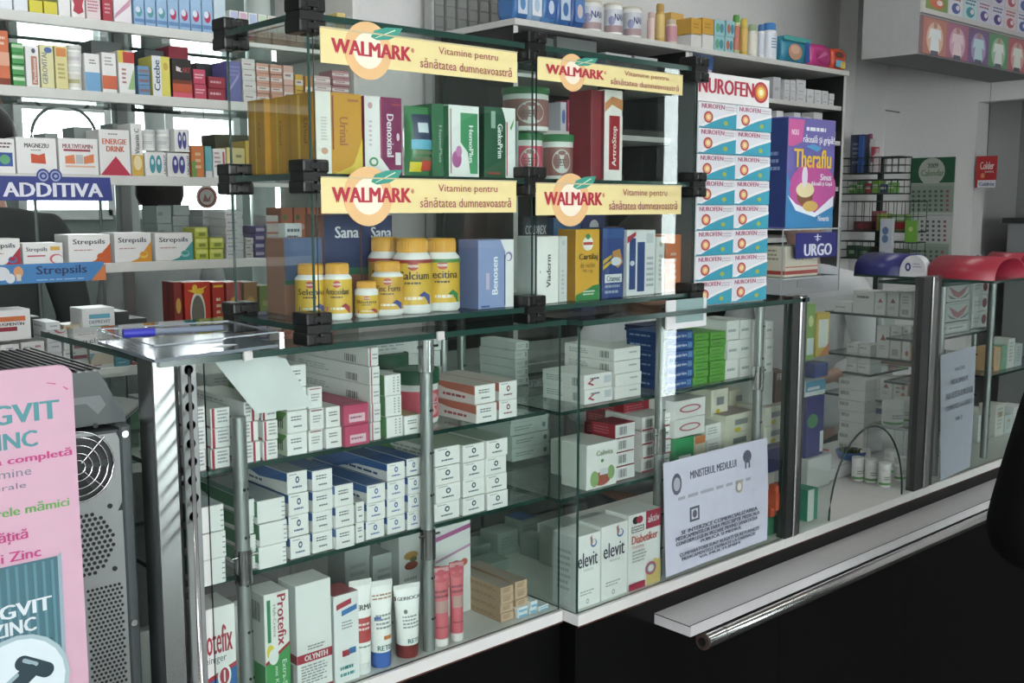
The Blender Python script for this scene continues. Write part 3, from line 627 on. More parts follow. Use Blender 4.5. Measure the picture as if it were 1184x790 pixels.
# ---- dispenser of ibuprofen cartons (two columns)
Yn = 1.138; zn = ZT+.008
nx0 = onY(805, 343, Yn)[0]; nx1 = onY(889, 340, Yn)[0]; nzt = onY(805, 80, Yn)[1]
CN = 'ibuprofen_carton'
t = thing('product_dispenser', 'white cardboard dispenser with red lettered header holding two columns of cartons', 'dispenser', (nx0, Yn+.012, zn+.0003))
H = nzt-zn; W = nx1-nx0; hb = onY(805, 115, Yn)[1]-zn
m = MB(); m.box(0, W, .0, .05, hb, H, 'e6e6e4', .001); m.box(0, W, .04, .05, 0, hb, 'd8d8d6'); m.box(-.001, .0015, .0, .05, 0, H, '5c6062'); m.box(W-.0015, W, .0, .05, 0, hb, 'd0d2d2'); m.box(.0015, W-.0015, 0, .04, 0, .0015, 'd8d8d6')
m.prints(lambda u, v, k: (u*W, -.0003-.0002*k, hb+v*(H-hb)), [('t', 'NUROFEN', .04, .3, .76, .82, 'c42c44'), ('e', .87, .52, .105, .38, 'c42c44'), ('e', .87, .52, .08, .29, 'e07a30'), ('e', .87, .52, .055, .2, 'f0c850'), ('e', .87, .52, .03, .11, 'f8f0c0')])
m.build('dispenser_body', t)
nf = [('p', [(0, 0), (1, 0), (1, .62), (.55, .44), (.3, .28), (0, .04)], '2fa3bf'), ('p', [(.02, .06), (.3, .34), (.6, .52), (1, .72), (1, .62), (.6, .42), (.34, .24), (.12, .05)], 'f0f0f0'), ('t', 'NUROFEN', .06, .76, .66, .94, 'b45a78'), ('e', .24, .42, .12, .23, 'c23a40'), ('e', .24, .42, .085, .165, 'e8a070'), ('e', .24, .42, .05, .1, 'f4dc90'), ('e', .7, .22, .06, .09, 'a8b840'), ('l', .68, .7, .95, .9, 2, 'c0b0b8')]
ch = (hb-.003)/8; cw = (W-.006)/2
pos = ['topmost', 'second', 'third', 'fourth', 'fifth', 'sixth', 'seventh', 'bottom']
for c in range(2):
    for r in range(8):
        z = zn+.0022+(7-r)*ch; xx = nx0+.0022+c*(cw+.0008)
        carton('teal and white ibuprofen carton, %s of the dispenser\'s %s column' % (pos[r], ['left', 'right'][c]), 'box', 'ibuprofen cartons in the dispenser', xx, xx+cw, Yn+.004+.001*random.random(), .045, z, ch-.0008, col='dfe2e6', front=nf, key='nurofen')

CN = 'remedy_carton'
# ---- acrylic holder with the flu remedy pack and plaster box
Yt = 1.19
tx0 = onY(908, 262, Yt)[0]; tx1 = onY(962, 262, Yt)[0]; tz0 = onY(930, 264, Yt)[1]; tz1 = onY(935, 137, Yt)[1]
t = thing('acrylic_stand', 'clear acrylic stand carrying the large blue flu remedy pack', 'stand', (tx0-.02, Yt-.01, zn)); w = tx1-tx0+.04; h = tz0-zn-.003
m = MB(); e = M('aab2b2', .2); m.pane(0, w, 0, .003, .0, h, ACRYL, e); m.pane(0, .003, .003, .1, 0, h, ACRYL, e); m.pane(w-.003, w, .003, .1, 0, h, ACRYL, e); m.pane(0, w, 0, .1, h, h+.003, ACRYL, e); m.pane(.003, w-.003, .003, .1, .03, .033, ACRYL, e); m.build('stand_body', t)
W = onY(967, 300, Yt-.015)[0]-onY(921, 300, Yt-.015)[0]; x0 = onY(921, 300, Yt-.015)[0]-(tx0-.02); za = onY(944, 298, Yt-.015)[1]-zn; zc = onY(944, 269, Yt-.015)[1]-zn
m = MB(); m.box(x0, x0+W, -.004, -.001, za, zc, '25287c'); m.prints(lambda u, v, k: (x0+u*W, -.0041-.0002*k, za+v*(zc-za)), [('t', 'URGO', .18, .08, .86, .56, 'd8dcec'), ('r', .49, .66, .52, .94, 'd8dcec'), ('r', .42, .82, .6, .86, 'd8dcec'), ('r', .45, .72, .57, .75, 'd8dcec')])
m.build('plaque', t)
th_f = [('p', [(0, 0), (1, 0), (1, .34), (.8, .2), (.45, .16), (.15, .3), (0, .5)], '2d86c4'), ('e', .55, .36, .5, .24, 'c84a9c'), ('p', [(.02, .3), (.2, .16), (.6, .1), (1, .2), (1, .3), (.6, .14), (.2, .22)], 'dfe8f0'),
        ('e', .38, .30, .17, .1, '8a5a3a'), ('e', .38, .35, .19, .07, 'e8d8a0'), ('e', .5, .2, .16, .05, 'd8b050'), ('e', .36, .47, .06, .1, 'e0d4e4'), ('p', [(0, .98), (.32, .98), (.28, .78), (.1, .74), (0, .74)], 'd4559c'), ('t', 'NOU', .06, .84, .2, .89, 'efe0ea'),
        ('l', .36, .86, .9, .93, 1, 'e8e8f4'), ('t', 'răceală și gripă!', .3, .76, .96, .85, 'f0f0f8'), ('t', 'Theraflu', .12, .55, .9, .72, 'f0c030'), ('p', [(.35, .74), (.6, .7), (.7, .74), (.5, .77)], '4aa0d8'), ('t', 'Sinus', .68, .44, .92, .5, 'f0e8f4'), ('t', 'Răceală și Gripă', .5, .38, .94, .43, 'f0e8f4'), ('t', 'Novartis', .66, .06, .9, .11, 'e8ecf4')]
carton('large purple and blue flu remedy pack standing on the acrylic stand', 'box', None, tx0, tx1, Yt, .07, tz0+.0006, tz1-tz0, col='6a62b0', front=th_f, side='22397c', left=[('l', .2, .5, .8, .7, 3, '7a90c0')])
carton('blue pack edge of a second flu remedy carton behind the first', 'box', None, tx0+.006, tx1-.006, Yt+.0715, .026, tz0+.0006, (tz1-tz0)*.96, col='22397c', side='22397c')
xa = onY(908, 322, Yt+.005)[0]
carton('cream plaster carton with red stripes inside the clear acrylic stand', 'box', None, xa, xa+.118, Yt+.006, .07, zn+.0336, .062, col='d9d2b8', front=[('r', 0, .08, 1, .2, 'b8382c'), ('r', 0, .3, 1, .34, 'c8604c'), ('l', .3, .5, .9, .9, 4, '8a8068')], left=[('r', 0, .08, 1, .2, 'b8382c'), ('l', .2, .5, .8, .9, 3, '8a8068')], side='cfc8ac')

# ================================================================== GOODS IN THE FIRST CASE
CN = 'ointment_carton'; Yc = 1.198; WH = 'e2e4e0'
GA = 'long white cartons on the upper shelf of the first case'; GB = 'long white cartons on the middle shelf of the first case'
red = [('r', .06, 0, .2, 1, 'b8283c'), ('l', .35, .2, .9, .9, 4, '8a9296')]
redl = [('l', .1, .3, .8, .8, 3, 'a8b0b0'), ('r', 0, .02, .98, .12, 'a03c44')]
def A_(desc, a, b, yt, n, w, **k): column(desc, w, a, b, yt, n, k.pop('Y', Yc), SHA, k.pop('d', .15), GA, **k)
A_('red striped white carton', 221, 242, 470, 3, 'in the stack beside the steel corner post', front=red, left=redl, topc='c8cac6', key='red')
A_('red striped white carton', 245, 269, 471, 3, 'in the stack just left of the steel pole', front=red, left=redl, topc='c8cac6', key='red')
A_('red striped white carton', 284, 303, 463, 3, 'in the stack just right of the steel pole', front=[('r', .5, 0, .66, 1, 'b8283c'), ('l', .1, .2, .45, .9, 4, '8a9296')], left=redl, key='red2')
A_('red striped white carton', 304, 323, 463, 3, 'in the fourth stack, left of green cartons', front=red, left=redl, key='red')
gs = [('p', [(.0, .95), (1, .95), (.9, .5), (.45, .25), (0, .4)], '4f9a3c'), ('b', .8, .2, .94, .7, 6)]
A_('white carton with green side', 333, 358, 422, 4, 'in the tallest stack beside the pole', front=end_print(), side='c9d8bc', left=gs, d=.16, Y=1.194)
A_('white carton with brown top line', 358, 376, 447, 3, 'right of the green sided stack', front=[('r', .1, .88, .9, .94, 'a05a5c'), ('l', .2, .3, .8, .7, 3, '8a8c90')])
A_('white carton with dotted print', 377, 397, 470, 2, 'in the low stack left of pink cartons', front=end_print(), jit=.001)
A_('pink carton', 398, 428, 467, 2, 'with white window on the upper shelf', col='c63a62', side='b03254', front=[('r', .2, .15, .85, .55, 'e0b8c4'), ('l', .25, .25, .8, .45, 1, '9a4a60')], Y=1.19, d=.12)
A_('white carton with red line', 429, 442, 402, 5, 'in the tall stack behind the pink cartons', front=[('r', .1, 0, .22, 1, 'b02c44'), ('l', .35, .3, .9, .7, 2, '8a9296')], left=[('l', .05, .3, .5, .7, 3, 'b0b8b8'), ('b', .7, .1, .85, .5, 8)], Y=1.2, d=.2)
A_('white carton with green left edge', 447, 467, 433, 3, 'beside the pink lidded jar', front=[('l', .5, .1, .62, .9, 6, '6a7276'), ('l', .75, .1, .88, .9, 6, '6a7276')], side='5a9a5c')
A_('white carton with orange top edge', 468, 489, 480, 1, 'at the foot of the jar', front=end_print(), topc='c89a6c')
sw = [('p', [(0, .98), (.5, .6), (1, .5), (1, .98)], 'c8705c'), ('l', .45, .12, .9, .42, 1, 'b05058')]
A_('white carton with salmon curve', 550, 575, 445, 2, 'in the stack right of the pole', front=end_print(), left=sw, side='e0dcd6', topc='d8c8bc', d=.14, Y=1.19)
A_('white carton with salmon curve', 577, 599, 441, 2, 'in the stack nearest the glass partition', front=logo_print('7a3444'), left=sw, side='e0dcd6', topc='d8c8bc', d=.14, Y=1.192)
tub('pink powder jar with dark green lid right behind the steel pole', 498, 492, 428, 55, 1.235, SHA, '1f5c40', 'd84a5e', [('e', .72, .5, .16, .4, 'e0a0a8'), ('l', .6, .4, .86, .6, 2, 'c8c8c4')], group='green lidded jars', lidh=.27)
tub('powder jar with dark green lid farther back beside the tall carton stack', 463, 455, 410, 50, 1.37, SHA, '1f5c40', 'c9cfc9', [('l', .3, .4, .7, .6, 2, '8a8c88')], group='green lidded jars', lidh=.27)
# rear row, upper shelf
GR = 'pale cartons in the rear row of the first case'
for i, (a, b, yt, n, w) in enumerate(((372, 405, 392, 4, 'behind the green sided stack'), (407, 512, 392, 4, 'wide ones, behind the jars'), (596, 612, 395, 5, 'seen through the glass partition'))):
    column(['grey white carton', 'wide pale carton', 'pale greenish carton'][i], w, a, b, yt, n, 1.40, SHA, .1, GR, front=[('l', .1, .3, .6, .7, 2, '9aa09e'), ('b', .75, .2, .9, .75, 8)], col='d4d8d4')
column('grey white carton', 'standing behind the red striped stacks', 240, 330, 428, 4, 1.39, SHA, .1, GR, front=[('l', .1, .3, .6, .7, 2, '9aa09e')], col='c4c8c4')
# white smear in the glass, built as a crumpled sheet under the top pane
m = MB(); nx, nz = 16, 10; vs = []
pa = [onY(a, b, 1.182) for a, b in ((236, 404), (330, 408), (362, 470), (296, 478))]
for j in range(nz+1):
    for i in range(nx+1):
        u, v = i/nx, j/nz; p = [(1-u)*(1-v)*pa[0][q]+u*(1-v)*pa[1][q]+u*v*pa[2][q]+(1-u)*v*pa[3][q] for q in (0, 1)]
        vs.append((p[0], 1.181+.004*math.sin(u*5+v*4)*math.sin(PI*u), p[1]+.008*math.sin(u*PI*1.4)*(1-v)))
vs2 = [(x, y+.0006, z) for x, y, z in vs]; q = len(vs)
m.add(vs+vs2, [(a, a+1, a+nx+2, a+nx+1) if s == 0 else (q+a, q+a+nx+1, q+a+nx+2, q+a+1) for s in (0, 1) for j in range(nz) for i in range(nx) for a in [j*(nx+1)+i]], M('d8dcda', .7), True)
tag(m.build('white_smear_sheet'), 'crumpled white paper sheet hanging inside the glass above the red striped cartons', 'paper')

# middle shelf
def B_(desc, a, b, yt, n, w, **k): column(desc, w, a, b, yt, n, k.pop('Y', Yc), SHB, k.pop('d', .15), GB, **k)
tk = [('r', .86, .15, .97, .2, '8a9296'), ('r', .86, .35, .97, .4, '8a9296'), ('r', .86, .55, .97, .6, '8a9296'), ('r', .86, .75, .97, .8, '8a9296')]
blu = [('p', [(0, .9), (.5, .4), (1, .6), (1, .98), (0, .98)], '3b68ac'), ('l', .1, .1, .6, .35, 1, '4a5a70')]
bla = [('p', [(0, 0), (.35, 0), (.6, .5), (1, .6), (1, .98), (0, .98)], '3b68ac'), ('l', .45, .12, .95, .4, 1, '2f4f80')]
gre = [('p', [(0, .7), (.4, .2), (1, .3), (1, .98), (0, .98)], '3f8a5c')]
B_('plain white carton with tick marks', 232, 265, 585, 3, 'beside the steel corner post', front=tk, topc='b8c8c8', left=gre, Y=1.178)
B_('plain white carton with teal top', 286, 298, 577, 4, 'directly right of the steel pole', front=tk, topc='3c8a74', left=gre)
B_('plain white carton with tick marks', 300, 334, 577, 3, 'second from the steel pole', front=tk, topc='a8b4b4', left=gre, Y=1.19)
B_('white carton with printed end', 335, 360, 545, 4, 'third stack from the pole', front=logo_print(), topc='9aa8ac', left=blu)
B_('white carton with printed end', 362, 387, 543, 4, 'fourth stack from the pole', front=end_print(), topc='5a7cae', left=blu)
B_('white carton with printed end', 388, 411, 560, 3, 'fifth stack from the pole', front=end_print(), topc='4a70a8', left=blu, Y=1.192)
B_('white carton with green corner', 412, 423, 580, 2, 'sixth stack from the pole', front=end_print(), left=gs)
B_('white carton with blue swoosh', 424, 447, 560, 3, 'seventh stack from the pole', front=logo_print('2f5fae'), left=bla, topc='4a72b0')
B_('white carton with blue swoosh', 448, 470, 535, 4, 'eighth stack from the pole', front=logo_print('2f5fae'), left=bla, topc='3f6cb0', d=.2)
B_('white carton with blue swoosh', 471, 489, 530, 4, 'just left of the second steel pole', front=logo_print('2f5fae'), left=bla, topc='3f6cb0', d=.2)
gt = [('p', [(0, 0), (.5, 0), (.15, .9), (0, .98)], '4f9a3c'), ('l', .3, .4, .9, .8, 2, '9aa4a0')]
B_('white carton with green corner', 504, 534, 517, 4, 'just right of the second steel pole', front=logo_print('1f4858'), left=gt, topc='a9bba4')
B_('white carton with green corner', 536, 562, 513, 4, 'second stack right of second pole', front=logo_print('1f4858'), left=gt, topc='a9bba4')
B_('white carton with green corner', 563, 588, 508, 4, 'third stack right of second pole', front=logo_print('1f4858'), left=gt, topc='a9bba4', Y=1.194)
column('pale greenish carton', 'in rear stack by the glass partition', 592, 636, 457, 5, 1.40, SHB, .1, GR, front=[('l', .1, .3, .6, .7, 2, '8a9694'), ('e', .88, .5, .05, .2, '5a7a84')], col='c9d2cc')
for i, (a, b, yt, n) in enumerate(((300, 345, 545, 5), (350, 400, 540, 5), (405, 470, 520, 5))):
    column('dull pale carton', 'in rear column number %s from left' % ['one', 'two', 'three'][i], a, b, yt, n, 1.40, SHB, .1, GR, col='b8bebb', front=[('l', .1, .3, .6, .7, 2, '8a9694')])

# bottom of the first case
CN = 'toiletry_carton'; Yf = 1.174; G1 = 'toiletries on the bottom of the first case'
pbox('white and blue denture cleaner carton beside the corner post', 229, 277, 702, Yf, ZB, .05, group=G1, col='e6e6e2', topc='dcdcd8', gap=.001,
     front=[('p', [(0, 0), (1, 0), (1, .48), (0, .36)], '2762a8'), ('p', [(0, .36), (1, .48), (1, .52), (0, .40)], 'b02838'), ('t', 'Protefix', -.0+.02, .62, .9, .85, 'b02a3c'), ('t', 'Reiniger', .1, .53, .75, .61, '4a4e50', 0, 1), ('e', .68, .42, .17, .1, 'e6e6e2'), ('e', .68, .42, .12, .07, 'b02a3c'), ('r', .66, .37, .7, .47, 'e6e6e2'), ('l', .1, .18, .9, .3, 2, 'c8d8e8')])
pbox('tall white and green carton with vertical red lettering on case bottom', 308, 338, 684, Yf, ZB, .045, group=G1, col='e4e6e0', side='c8ccc6', gap=.001,
     front=[('p', [(0, 0), (1, 0), (1, .52), (0, .38)], '3a9a4a'), ('p', [(0, .38), (1, .52), (1, .55), (0, .41)], 'b02838'), ('t', 'Protefix', .52, .53, .86, .97, 'b02a3c', -90), ('t', 'Haft-Creme', .34, .62, .46, .9, '5a6a60', -90, 1), ('r', .1, .58, .24, .95, '2f8a5c'), ('e', .2, .5, .16, .06, 'e8d030'), ('e', .32, .45, .2, .07, 'dfe4e0'), ('t', 'Extra-Stark', .66, .05, .84, .4, 'dfeadf', -90, 1), ('t', 'mit Kamille', .36, .05, .5, .36, 'dfeadf', -90, 1)],
     left=[('b', .2, .75, .8, .92, 10), ('r', 0, 0, 1, .38, '35904a')])
tw = [('r', 0, .14, 1, .22, 'b0283a'), ('r', 0, 0, 1, .03, 'b0283a'), ('t', 'OLIVIER', .25, .155, .85, .205, 'e8e0dc'), ('l', .15, .24, .8, .29, 2, '7a7e80'), ('l', .1, .045, .9, .13, 4, '8a8e90')]
pbox('tallest white carton with red band near its foot', 344, 386, 672, Yf, ZB, .045, group=G1, col='e2e4e0', side='c9cdca', gap=.001, front=[('r', 0, .3, 1, .38, 'b0283a'), ('t', 'OLYNTH', .2, .315, .85, .365, 'e8e0dc'), ('l', .3, .4, .8, .45, 2, '7a7e80'), ('l', .1, .1, .9, .28, 7, '8a8e90'), ('r', 0, 0, 1, .06, 'b0283a')], left=[('r', 0, .3, 1, .38, '98283a'), ('b', .2, .08, .8, .28, 10)])
pbox('white carton with slanted red and blue bars beside the cream tubes', 387, 417, 686, Yf, ZB, .045, group=G1, col='e2e4e2', side='c9cdca', gap=.001, topc='b85a60', front=[('p', [(.1, .84), (.7, .88), (.7, .94), (.1, .9)], 'b83444'), ('p', [(.3, .76), (.92, .8), (.92, .86), (.3, .82)], '3c78b8'), ('l', .3, .6, .75, .7, 3, '8a9296'), ('r', .3, .3, .6, .37, 'b83444'), ('r', .58, .31, .85, .38, '3c78b8'), ('l', .2, .05, .9, .2, 2, '3c8a8a')])
carton('low pale carton lying behind the slanted bar carton', 'box', G1, .83, .9, 1.24, .06, ZB+.0003, .05, col='c9ccca', front=[('l', .1, .3, .8, .7, 2, '8a9296')])
soft_tube('white cream tube with broad red panel, standing on its cap', 416, 439, 782, 668, ZB, 'dcdedc', ds=[('r', .05, .28, .95, .6, 'c23c3c'), ('t', 'DERMA', .15, .7, .85, .77, '4a4e50'), ('l', .2, .42, .8, .54, 2, 'e8d0cc'), ('l', .3, .2, .9, .24, 1, '7a9a8a')], capfrac=.12)
soft_tube('white cream tube with bright blue cap', 440, 466, 775, 668, ZB, '3a68c0', ds=[('r', .1, .82, .2, .88, 'c87830'), ('l', .25, .8, .9, .9, 2, 'b08060'), ('r', .25, .5, .45, .56, '3c6ac0'), ('l', .3, .35, .8, .6, 4, '8a9296'), ('r', .5, .2, .75, .26, 'd87830'), ('t', 'RETIS', .3, .04, .75, .12, '3a7a78')], capfrac=.18)
soft_tube('white cream tube with dark red cap', 469, 497, 763, 672, ZB, '7c2020', ds=[('r', .08, .82, .16, .9, '8a2020'), ('t', 'GERIOCAL', .2, .82, .9, .88, '4a4e50'), ('e', .4, .62, .05, .04, '6a6e70'), ('l', .3, .3, .8, .55, 4, '8a9296'), ('t', 'RETIS', .4, .05, .8, .13, '3a7a78')], capfrac=.18)
pk = [('e', .5, .95, .35, .1, 'c84a5a'), ('l', .2, .6, .8, .75, 2, '8a4450'), ('r', .2, .4, .8, .58, 'b89088'), ('l', .2, .15, .8, .2, 1, 'a04050')]
soft_tube('coral pink tube leaning nearest the steel pole', 500, 513, 748, 655, ZB, 'dcd8d4', body='c9505c', ds=pk, group='coral pink tubes', capfrac=.1, Y=1.19)
soft_tube('coral pink tube in the middle of the three', 514, 533, 752, 652, ZB, 'dcd8d4', body='d8606a', ds=pk, group='coral pink tubes', capfrac=.1)
soft_tube('coral pink tube farthest right of the three', 534, 550, 746, 646, ZB, 'dcd8d4', body='d8606a', ds=pk, group='coral pink tubes', capfrac=.1)
pbox('tall white carton with magenta stripes and fruit print behind the pink tubes', 504, 545, 606, 1.26, ZB, .05, group=G1, col='d4d8d4', side='b8bcba', front=[('p', [(0, .85), (1, .92), (1, .97), (0, .9)], 'b05a90'), ('p', [(0, .62), (1, .72), (1, .75), (0, .65)], 'b88aa8'), ('e', .55, .55, .15, .05, '7a5a44'), ('e', .8, .56, .1, .04, 'c05a44'), ('l', .1, .3, .8, .5, 3, '9aa09e')])
pbox('white carton with brown red fruit print behind the cream tubes', 462, 490, 618, 1.30, ZB, .05, group=G1, col='cdd2ce', front=[('e', .5, .75, .3, .05, 'b88a40'), ('e', .5, .63, .28, .05, 'a04430'), ('e', .6, .7, .15, .03, '6a6a3a'), ('l', .2, .2, .8, .5, 4, '9aa09e')])
pbox('grey green carton left of the fruit print carton', 432, 458, 640, 1.32, ZB, .05, group=G1, col='aab4b0', front=[('l', .2, .2, .8, .8, 6, '8a9492')])
pbox('grey carton behind the red panel cream tube', 400, 430, 632, 1.33, ZB, .05, group=G1, col='a2aaa6', front=[('l', .2, .2, .8, .8, 6, '8a9492')])
bc = [('l', .15, .3, .85, .85, 3, '7a6040')]; 
for c, (a, b) in enumerate(((579, 595), (596, 611))):
    column('tan carton with barcode side', ['in the nearer left stack', 'in the right stack'][c], a, b, [678, 672][c], 4, 1.185, ZB, .12, 'tan cartons beside the pink tubes', col='c9a888', side='b0906e', front=bc, left=[('b', .1, .15, .3, .8, 10), ('l', .4, .3, .9, .7, 2, '8a6c4c')], topc='a8988a')
for c, (a, b, yt) in enumerate(((599, 612, 702), (613, 622, 695), (624, 636, 700))):
    column('small white and sky blue carton', ['left', 'middle', 'right'][c]+' stack beside the tan cartons', a, b, yt, 2, 1.178, ZB, .03, 'small sky blue cartons', col='dfe4e6', front=[('r', .1, .1, .9, .5, '6ab0d8')])
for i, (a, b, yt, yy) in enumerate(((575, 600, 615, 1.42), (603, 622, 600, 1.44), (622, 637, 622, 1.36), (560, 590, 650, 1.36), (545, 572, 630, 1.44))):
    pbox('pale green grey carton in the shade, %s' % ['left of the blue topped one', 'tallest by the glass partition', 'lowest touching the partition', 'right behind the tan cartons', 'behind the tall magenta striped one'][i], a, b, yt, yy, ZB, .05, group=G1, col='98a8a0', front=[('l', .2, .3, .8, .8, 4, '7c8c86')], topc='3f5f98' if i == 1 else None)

# ================================================================== GOODS IN THE SECOND CASE
CN = 'tablet_carton'; Y3 = 1.19
GC = 'cartons on the upper shelf of the second case'; GD = 'cartons on the lower shelf of the second case'; GE = 'cartons on the bottom of the second case'
wl = [('b', .72, .2, .9, .75, 8), ('l', .1, .3, .55, .75, 3, '9aa4a4')]
def C_(desc, a, b, yt, n, w, **k): column(desc, w, a, b, yt, n, k.pop('Y', Y3), k.pop('z', ZA2), k.pop('d', .09), k.pop('g', GC), **k)
C_('flat white carton with red tick', 677, 710, 432, 2, 'nearest the glass partition', front=[('p', [(.1, .4), (.3, .2), (.35, .28), (.2, .45), (.35, .62), (.3, .7)], 'b83040'), ('l', .2, .55, .6, .8, 1, '4a4e70'), ('r', .7, .3, .95, .8, 'c0cad2')], left=wl, d=.1)
C_('flat white carton', 711, 742, 402, 4, 'in the tall stack of the second case', front=[('l', .55, .4, .85, .7, 1, '9aa4a4')], left=wl, d=.12)
C_('flat white carton', 743, 764, 400, 4, 'behind the pole of the second case', front=[('l', .1, .4, .6, .7, 1, '9aa4a4'), ('r', 0, 0, .05, 1, 'b06040')], left=wl, Y=1.26)
nv = [('t', 'Aspirin', .1, .25, .75, .7, 'd8e2f0'), ('r', .8, .2, .95, .8, '6a9ad8')]
C_('navy blue carton', 768, 802, 384, 6, 'in the stack left of green cartons', col='2b58a8', front=nv, side='264a90', left=[('l', .1, .3, .8, .7, 1, 'a8bce0')])
column('dark navy flat carton', 'on top of the tall white stack', 745, 800, 374, 2, 1.29, ZA2+.092, .05, GC, col='1f3468', front=nv[:1])
for i, (a, b) in enumerate(((803, 820), (821, 839))):
    C_('bright green carton', a, b, [385, 384][i], 7, ['in the left green stack', 'in the right green stack'][i], col='5fae3c', side='4f9a34', front=[('l', .1, .3, .85, .6, 1, '3f7a28')])
for i, (a, b) in enumerate(((840, 855), (856, 870))):
    C_('white cube carton', a, b, [371, 370][i], 3, ['right of the green cartons', 'left of the right steel pole'][i], front=[('l', .1, .3, .9, .6, 1, '9aa4a4')])
C_('white cube carton', 885, 894, 372, 3, 'right of the right steel pole', front=[('l', .1, .3, .9, .6, 1, '9aa4a4')])
# lower shelf
pbox('white carton with green leaves and a red fruit printed low', 678, 713, 512, 1.185, ZB2, .06, group=GD, front=[('e', .5, .2, .3, .16, 'b85a4a'), ('e', .25, .22, .14, .18, '8ab06a'), ('e', .8, .3, .12, .16, '8ab06a'), ('r', .42, .28, .7, .42, 'd0d4d8'), ('t', 'Calivita', .3, .72, .85, .84, '8a9a78'), ('e', .5, .6, .05, .04, '4a8a4a')], side='d2d8d0')
pbox('white cream carton directly behind the leaf printed one', 664, 700, 510, 1.25, ZB2, .06, group=GD, col='d6dad4')
rd = [('l', .08, .2, .8, .8, 3, 'd07078')]; 
C_('dark red carton with white end', 711, 735, 490, 4, 'in the front red stack', z=ZB2, g=GD, Y=1.192, d=.055, col='b01f30', front=[('r', .02, .03, .98, .97, 'dfe0de'), ('b', .2, .2, .6, .8, 8)], left=rd, side='b01f30', topc='a02434')
C_('dark red carton', 722, 752, 465, 5, 'in the rear red stack', z=ZB2, g=GD, Y=1.25, d=.1, col='a51c2c', left=rd, front=rd)
C_('white carton with red side band', 743, 779, 480, 4, 'right of the red cartons', z=ZB2, g=GD, front=[('r', 0, .0, 1, .12, 'c04050'), ('b', .1, .2, .35, .8, 8), ('l', .5, .3, .9, .7, 2, '9aa4a4')], Y=1.2)
C_('white carton with pink lozenge', 780, 816, 462, 2, 'above the green carton', z=ZB2+.052, g=GD, front=[('e', .5, .5, .35, .22, 'c86a78'), ('e', .5, .5, .28, .14, 'dfe0de')])
pbox('green carton with white panel beside an orange edge', 780, 802, 506, 1.19, ZB2, .06, group=GD, col='2f9a5c', front=[('r', .2, .05, .85, .35, 'dfe4de')])
pbox('cream carton with an orange edge right of the green carton', 803, 815, 504, 1.19, ZB2, .06, group=GD, col='dcd2b8', front=[('r', 0, .7, 1, 1, 'd87a44')])
C_('grey white carton with printed flap', 817, 836, 490, 2, 'between green and cream cartons', z=ZB2, g=GD, front=[('l', .1, .3, .8, .8, 3, '9aa4a4')], Y=1.2)
ye = [('e', .4, .15, .12, .12, 'd8c020'), ('r', .3, .4, .75, .7, '8a8e90')]
C_('cream carton with a yellow dot', 838, 872, 478, 2, 'at the right of the red cartons', z=ZB2, g=GD, col='dcdac4', front=ye, topc='b8a0a0', left=[('l', .1, .3, .8, .7, 3, 'a8a890')])
C_('small cream carton with a yellow dot', 822, 842, 450, 1, 'on the printed flap cartons', z=ZB2+.068, g=GD, Y=1.22, col='dcdac4', front=ye)
C_('brown topped cream carton', 844, 868, 450, 1, 'on the yellow dotted cartons', z=ZB2+.062, g=GD, Y=1.25, col='c9c4ac', front=ye)
C_('cream carton with yellow corner', 884, 911, 470, 2, 'between pole and steel upright', z=ZB2, g=GD, Y=1.18, col='dcdcc8', front=ye, d=.08)
pbox('dark blue carton below the yellow cornered ones', 886, 908, 518, 1.2, onY(897, 545, 1.2)[1], .07, group=GE, col='2a2f78')
C_('grey white tall carton', 882, 893, 430, 1, 'on the yellow cornered cartons', z=ZB2+.075, g=GD, Y=1.2, col='c8ccc8')
pbox('brown carton with pale lettering near the right uprights', 896, 911, 430, 1.2, ZB2+.075, .05, group=GD, col='6a4438', front=[('t', 'FENI', .1, .75, .9, .95, 'c8c0b8')])
# bottom
elv = [('t', 'elevit', .06, .56, .86, .76, '2a2f48'), ('e', .7, .86, .13, .055, '3f6fb8'), ('e', .7, .87, .085, .04, 'e4e4e0'), ('p', [(.54, .95), (.62, .98), (.66, .88), (.6, .82)], 'b06a70'), ('t', 'PRONATAL', .3, .5, .7, .53, '8a8e94', 0, 1), ('l', .15, .16, .75, .24, 2, 'a0a4a4'), ('e', .45, .08, .06, .035, '8aa0a8'), ('e', .45, .08, .035, .02, 'e4e4e0')]
el_l = [('l', .2, .2, .8, .8, 7, '9aa4a4'), ('r', .88, 0, 1, 1, 'd0d4d2')]
Y5 = 1.143
pbox('white multivitamin carton with blue heart print, nearest the partition', 666, 694, 618, Y5, ZB, .055, group=GE, front=elv, left=el_l, side='c4cac8')
pbox('white multivitamin carton with blue heart print, beside the pink red one', 695, 725, 606, Y5, ZB, .055, group=GE, front=elv)
pbox('white carton with red corner, red lettering and a yellow foot', 726, 763, 592, Y5, ZB, .055, group=GE, front=[('r', .52, .76, 1, 1, 'b82c48'), ('t', 'aktiv', .58, .84, .94, .94, 'e8d8dc'), ('r', .08, .76, .46, .84, '3a3e40'), ('r', .1, .77, .44, .83, 'e4e4e0'), ('e', .2, .92, .1, .05, '2a2e30'), ('e', .32, .92, .1, .05, 'b82c48'), ('t', 'Doppel herz', .12, .78, .42, .82, '3a3e40'), ('t', 'Diabetiker', .08, .61, .88, .72, 'c8503c'), ('t', 'Vitamine', .08, .55, .45, .59, 'c8806c', 0, 1), ('l', .1, .35, .55, .52, 4, 'a0a4a4'), ('p', [(.55, 0), (1, 0), (1, .3), (.8, .34), (.55, .2)], 'd8be6a'), ('e', .68, .22, .17, .09, 'c85a6a'), ('e', .68, .22, .12, .06, '8aa0c8'), ('e', .68, .22, .09, .045, 'e8e4d8'), ('r', 0, 0, .5, .09, 'b82c48')])
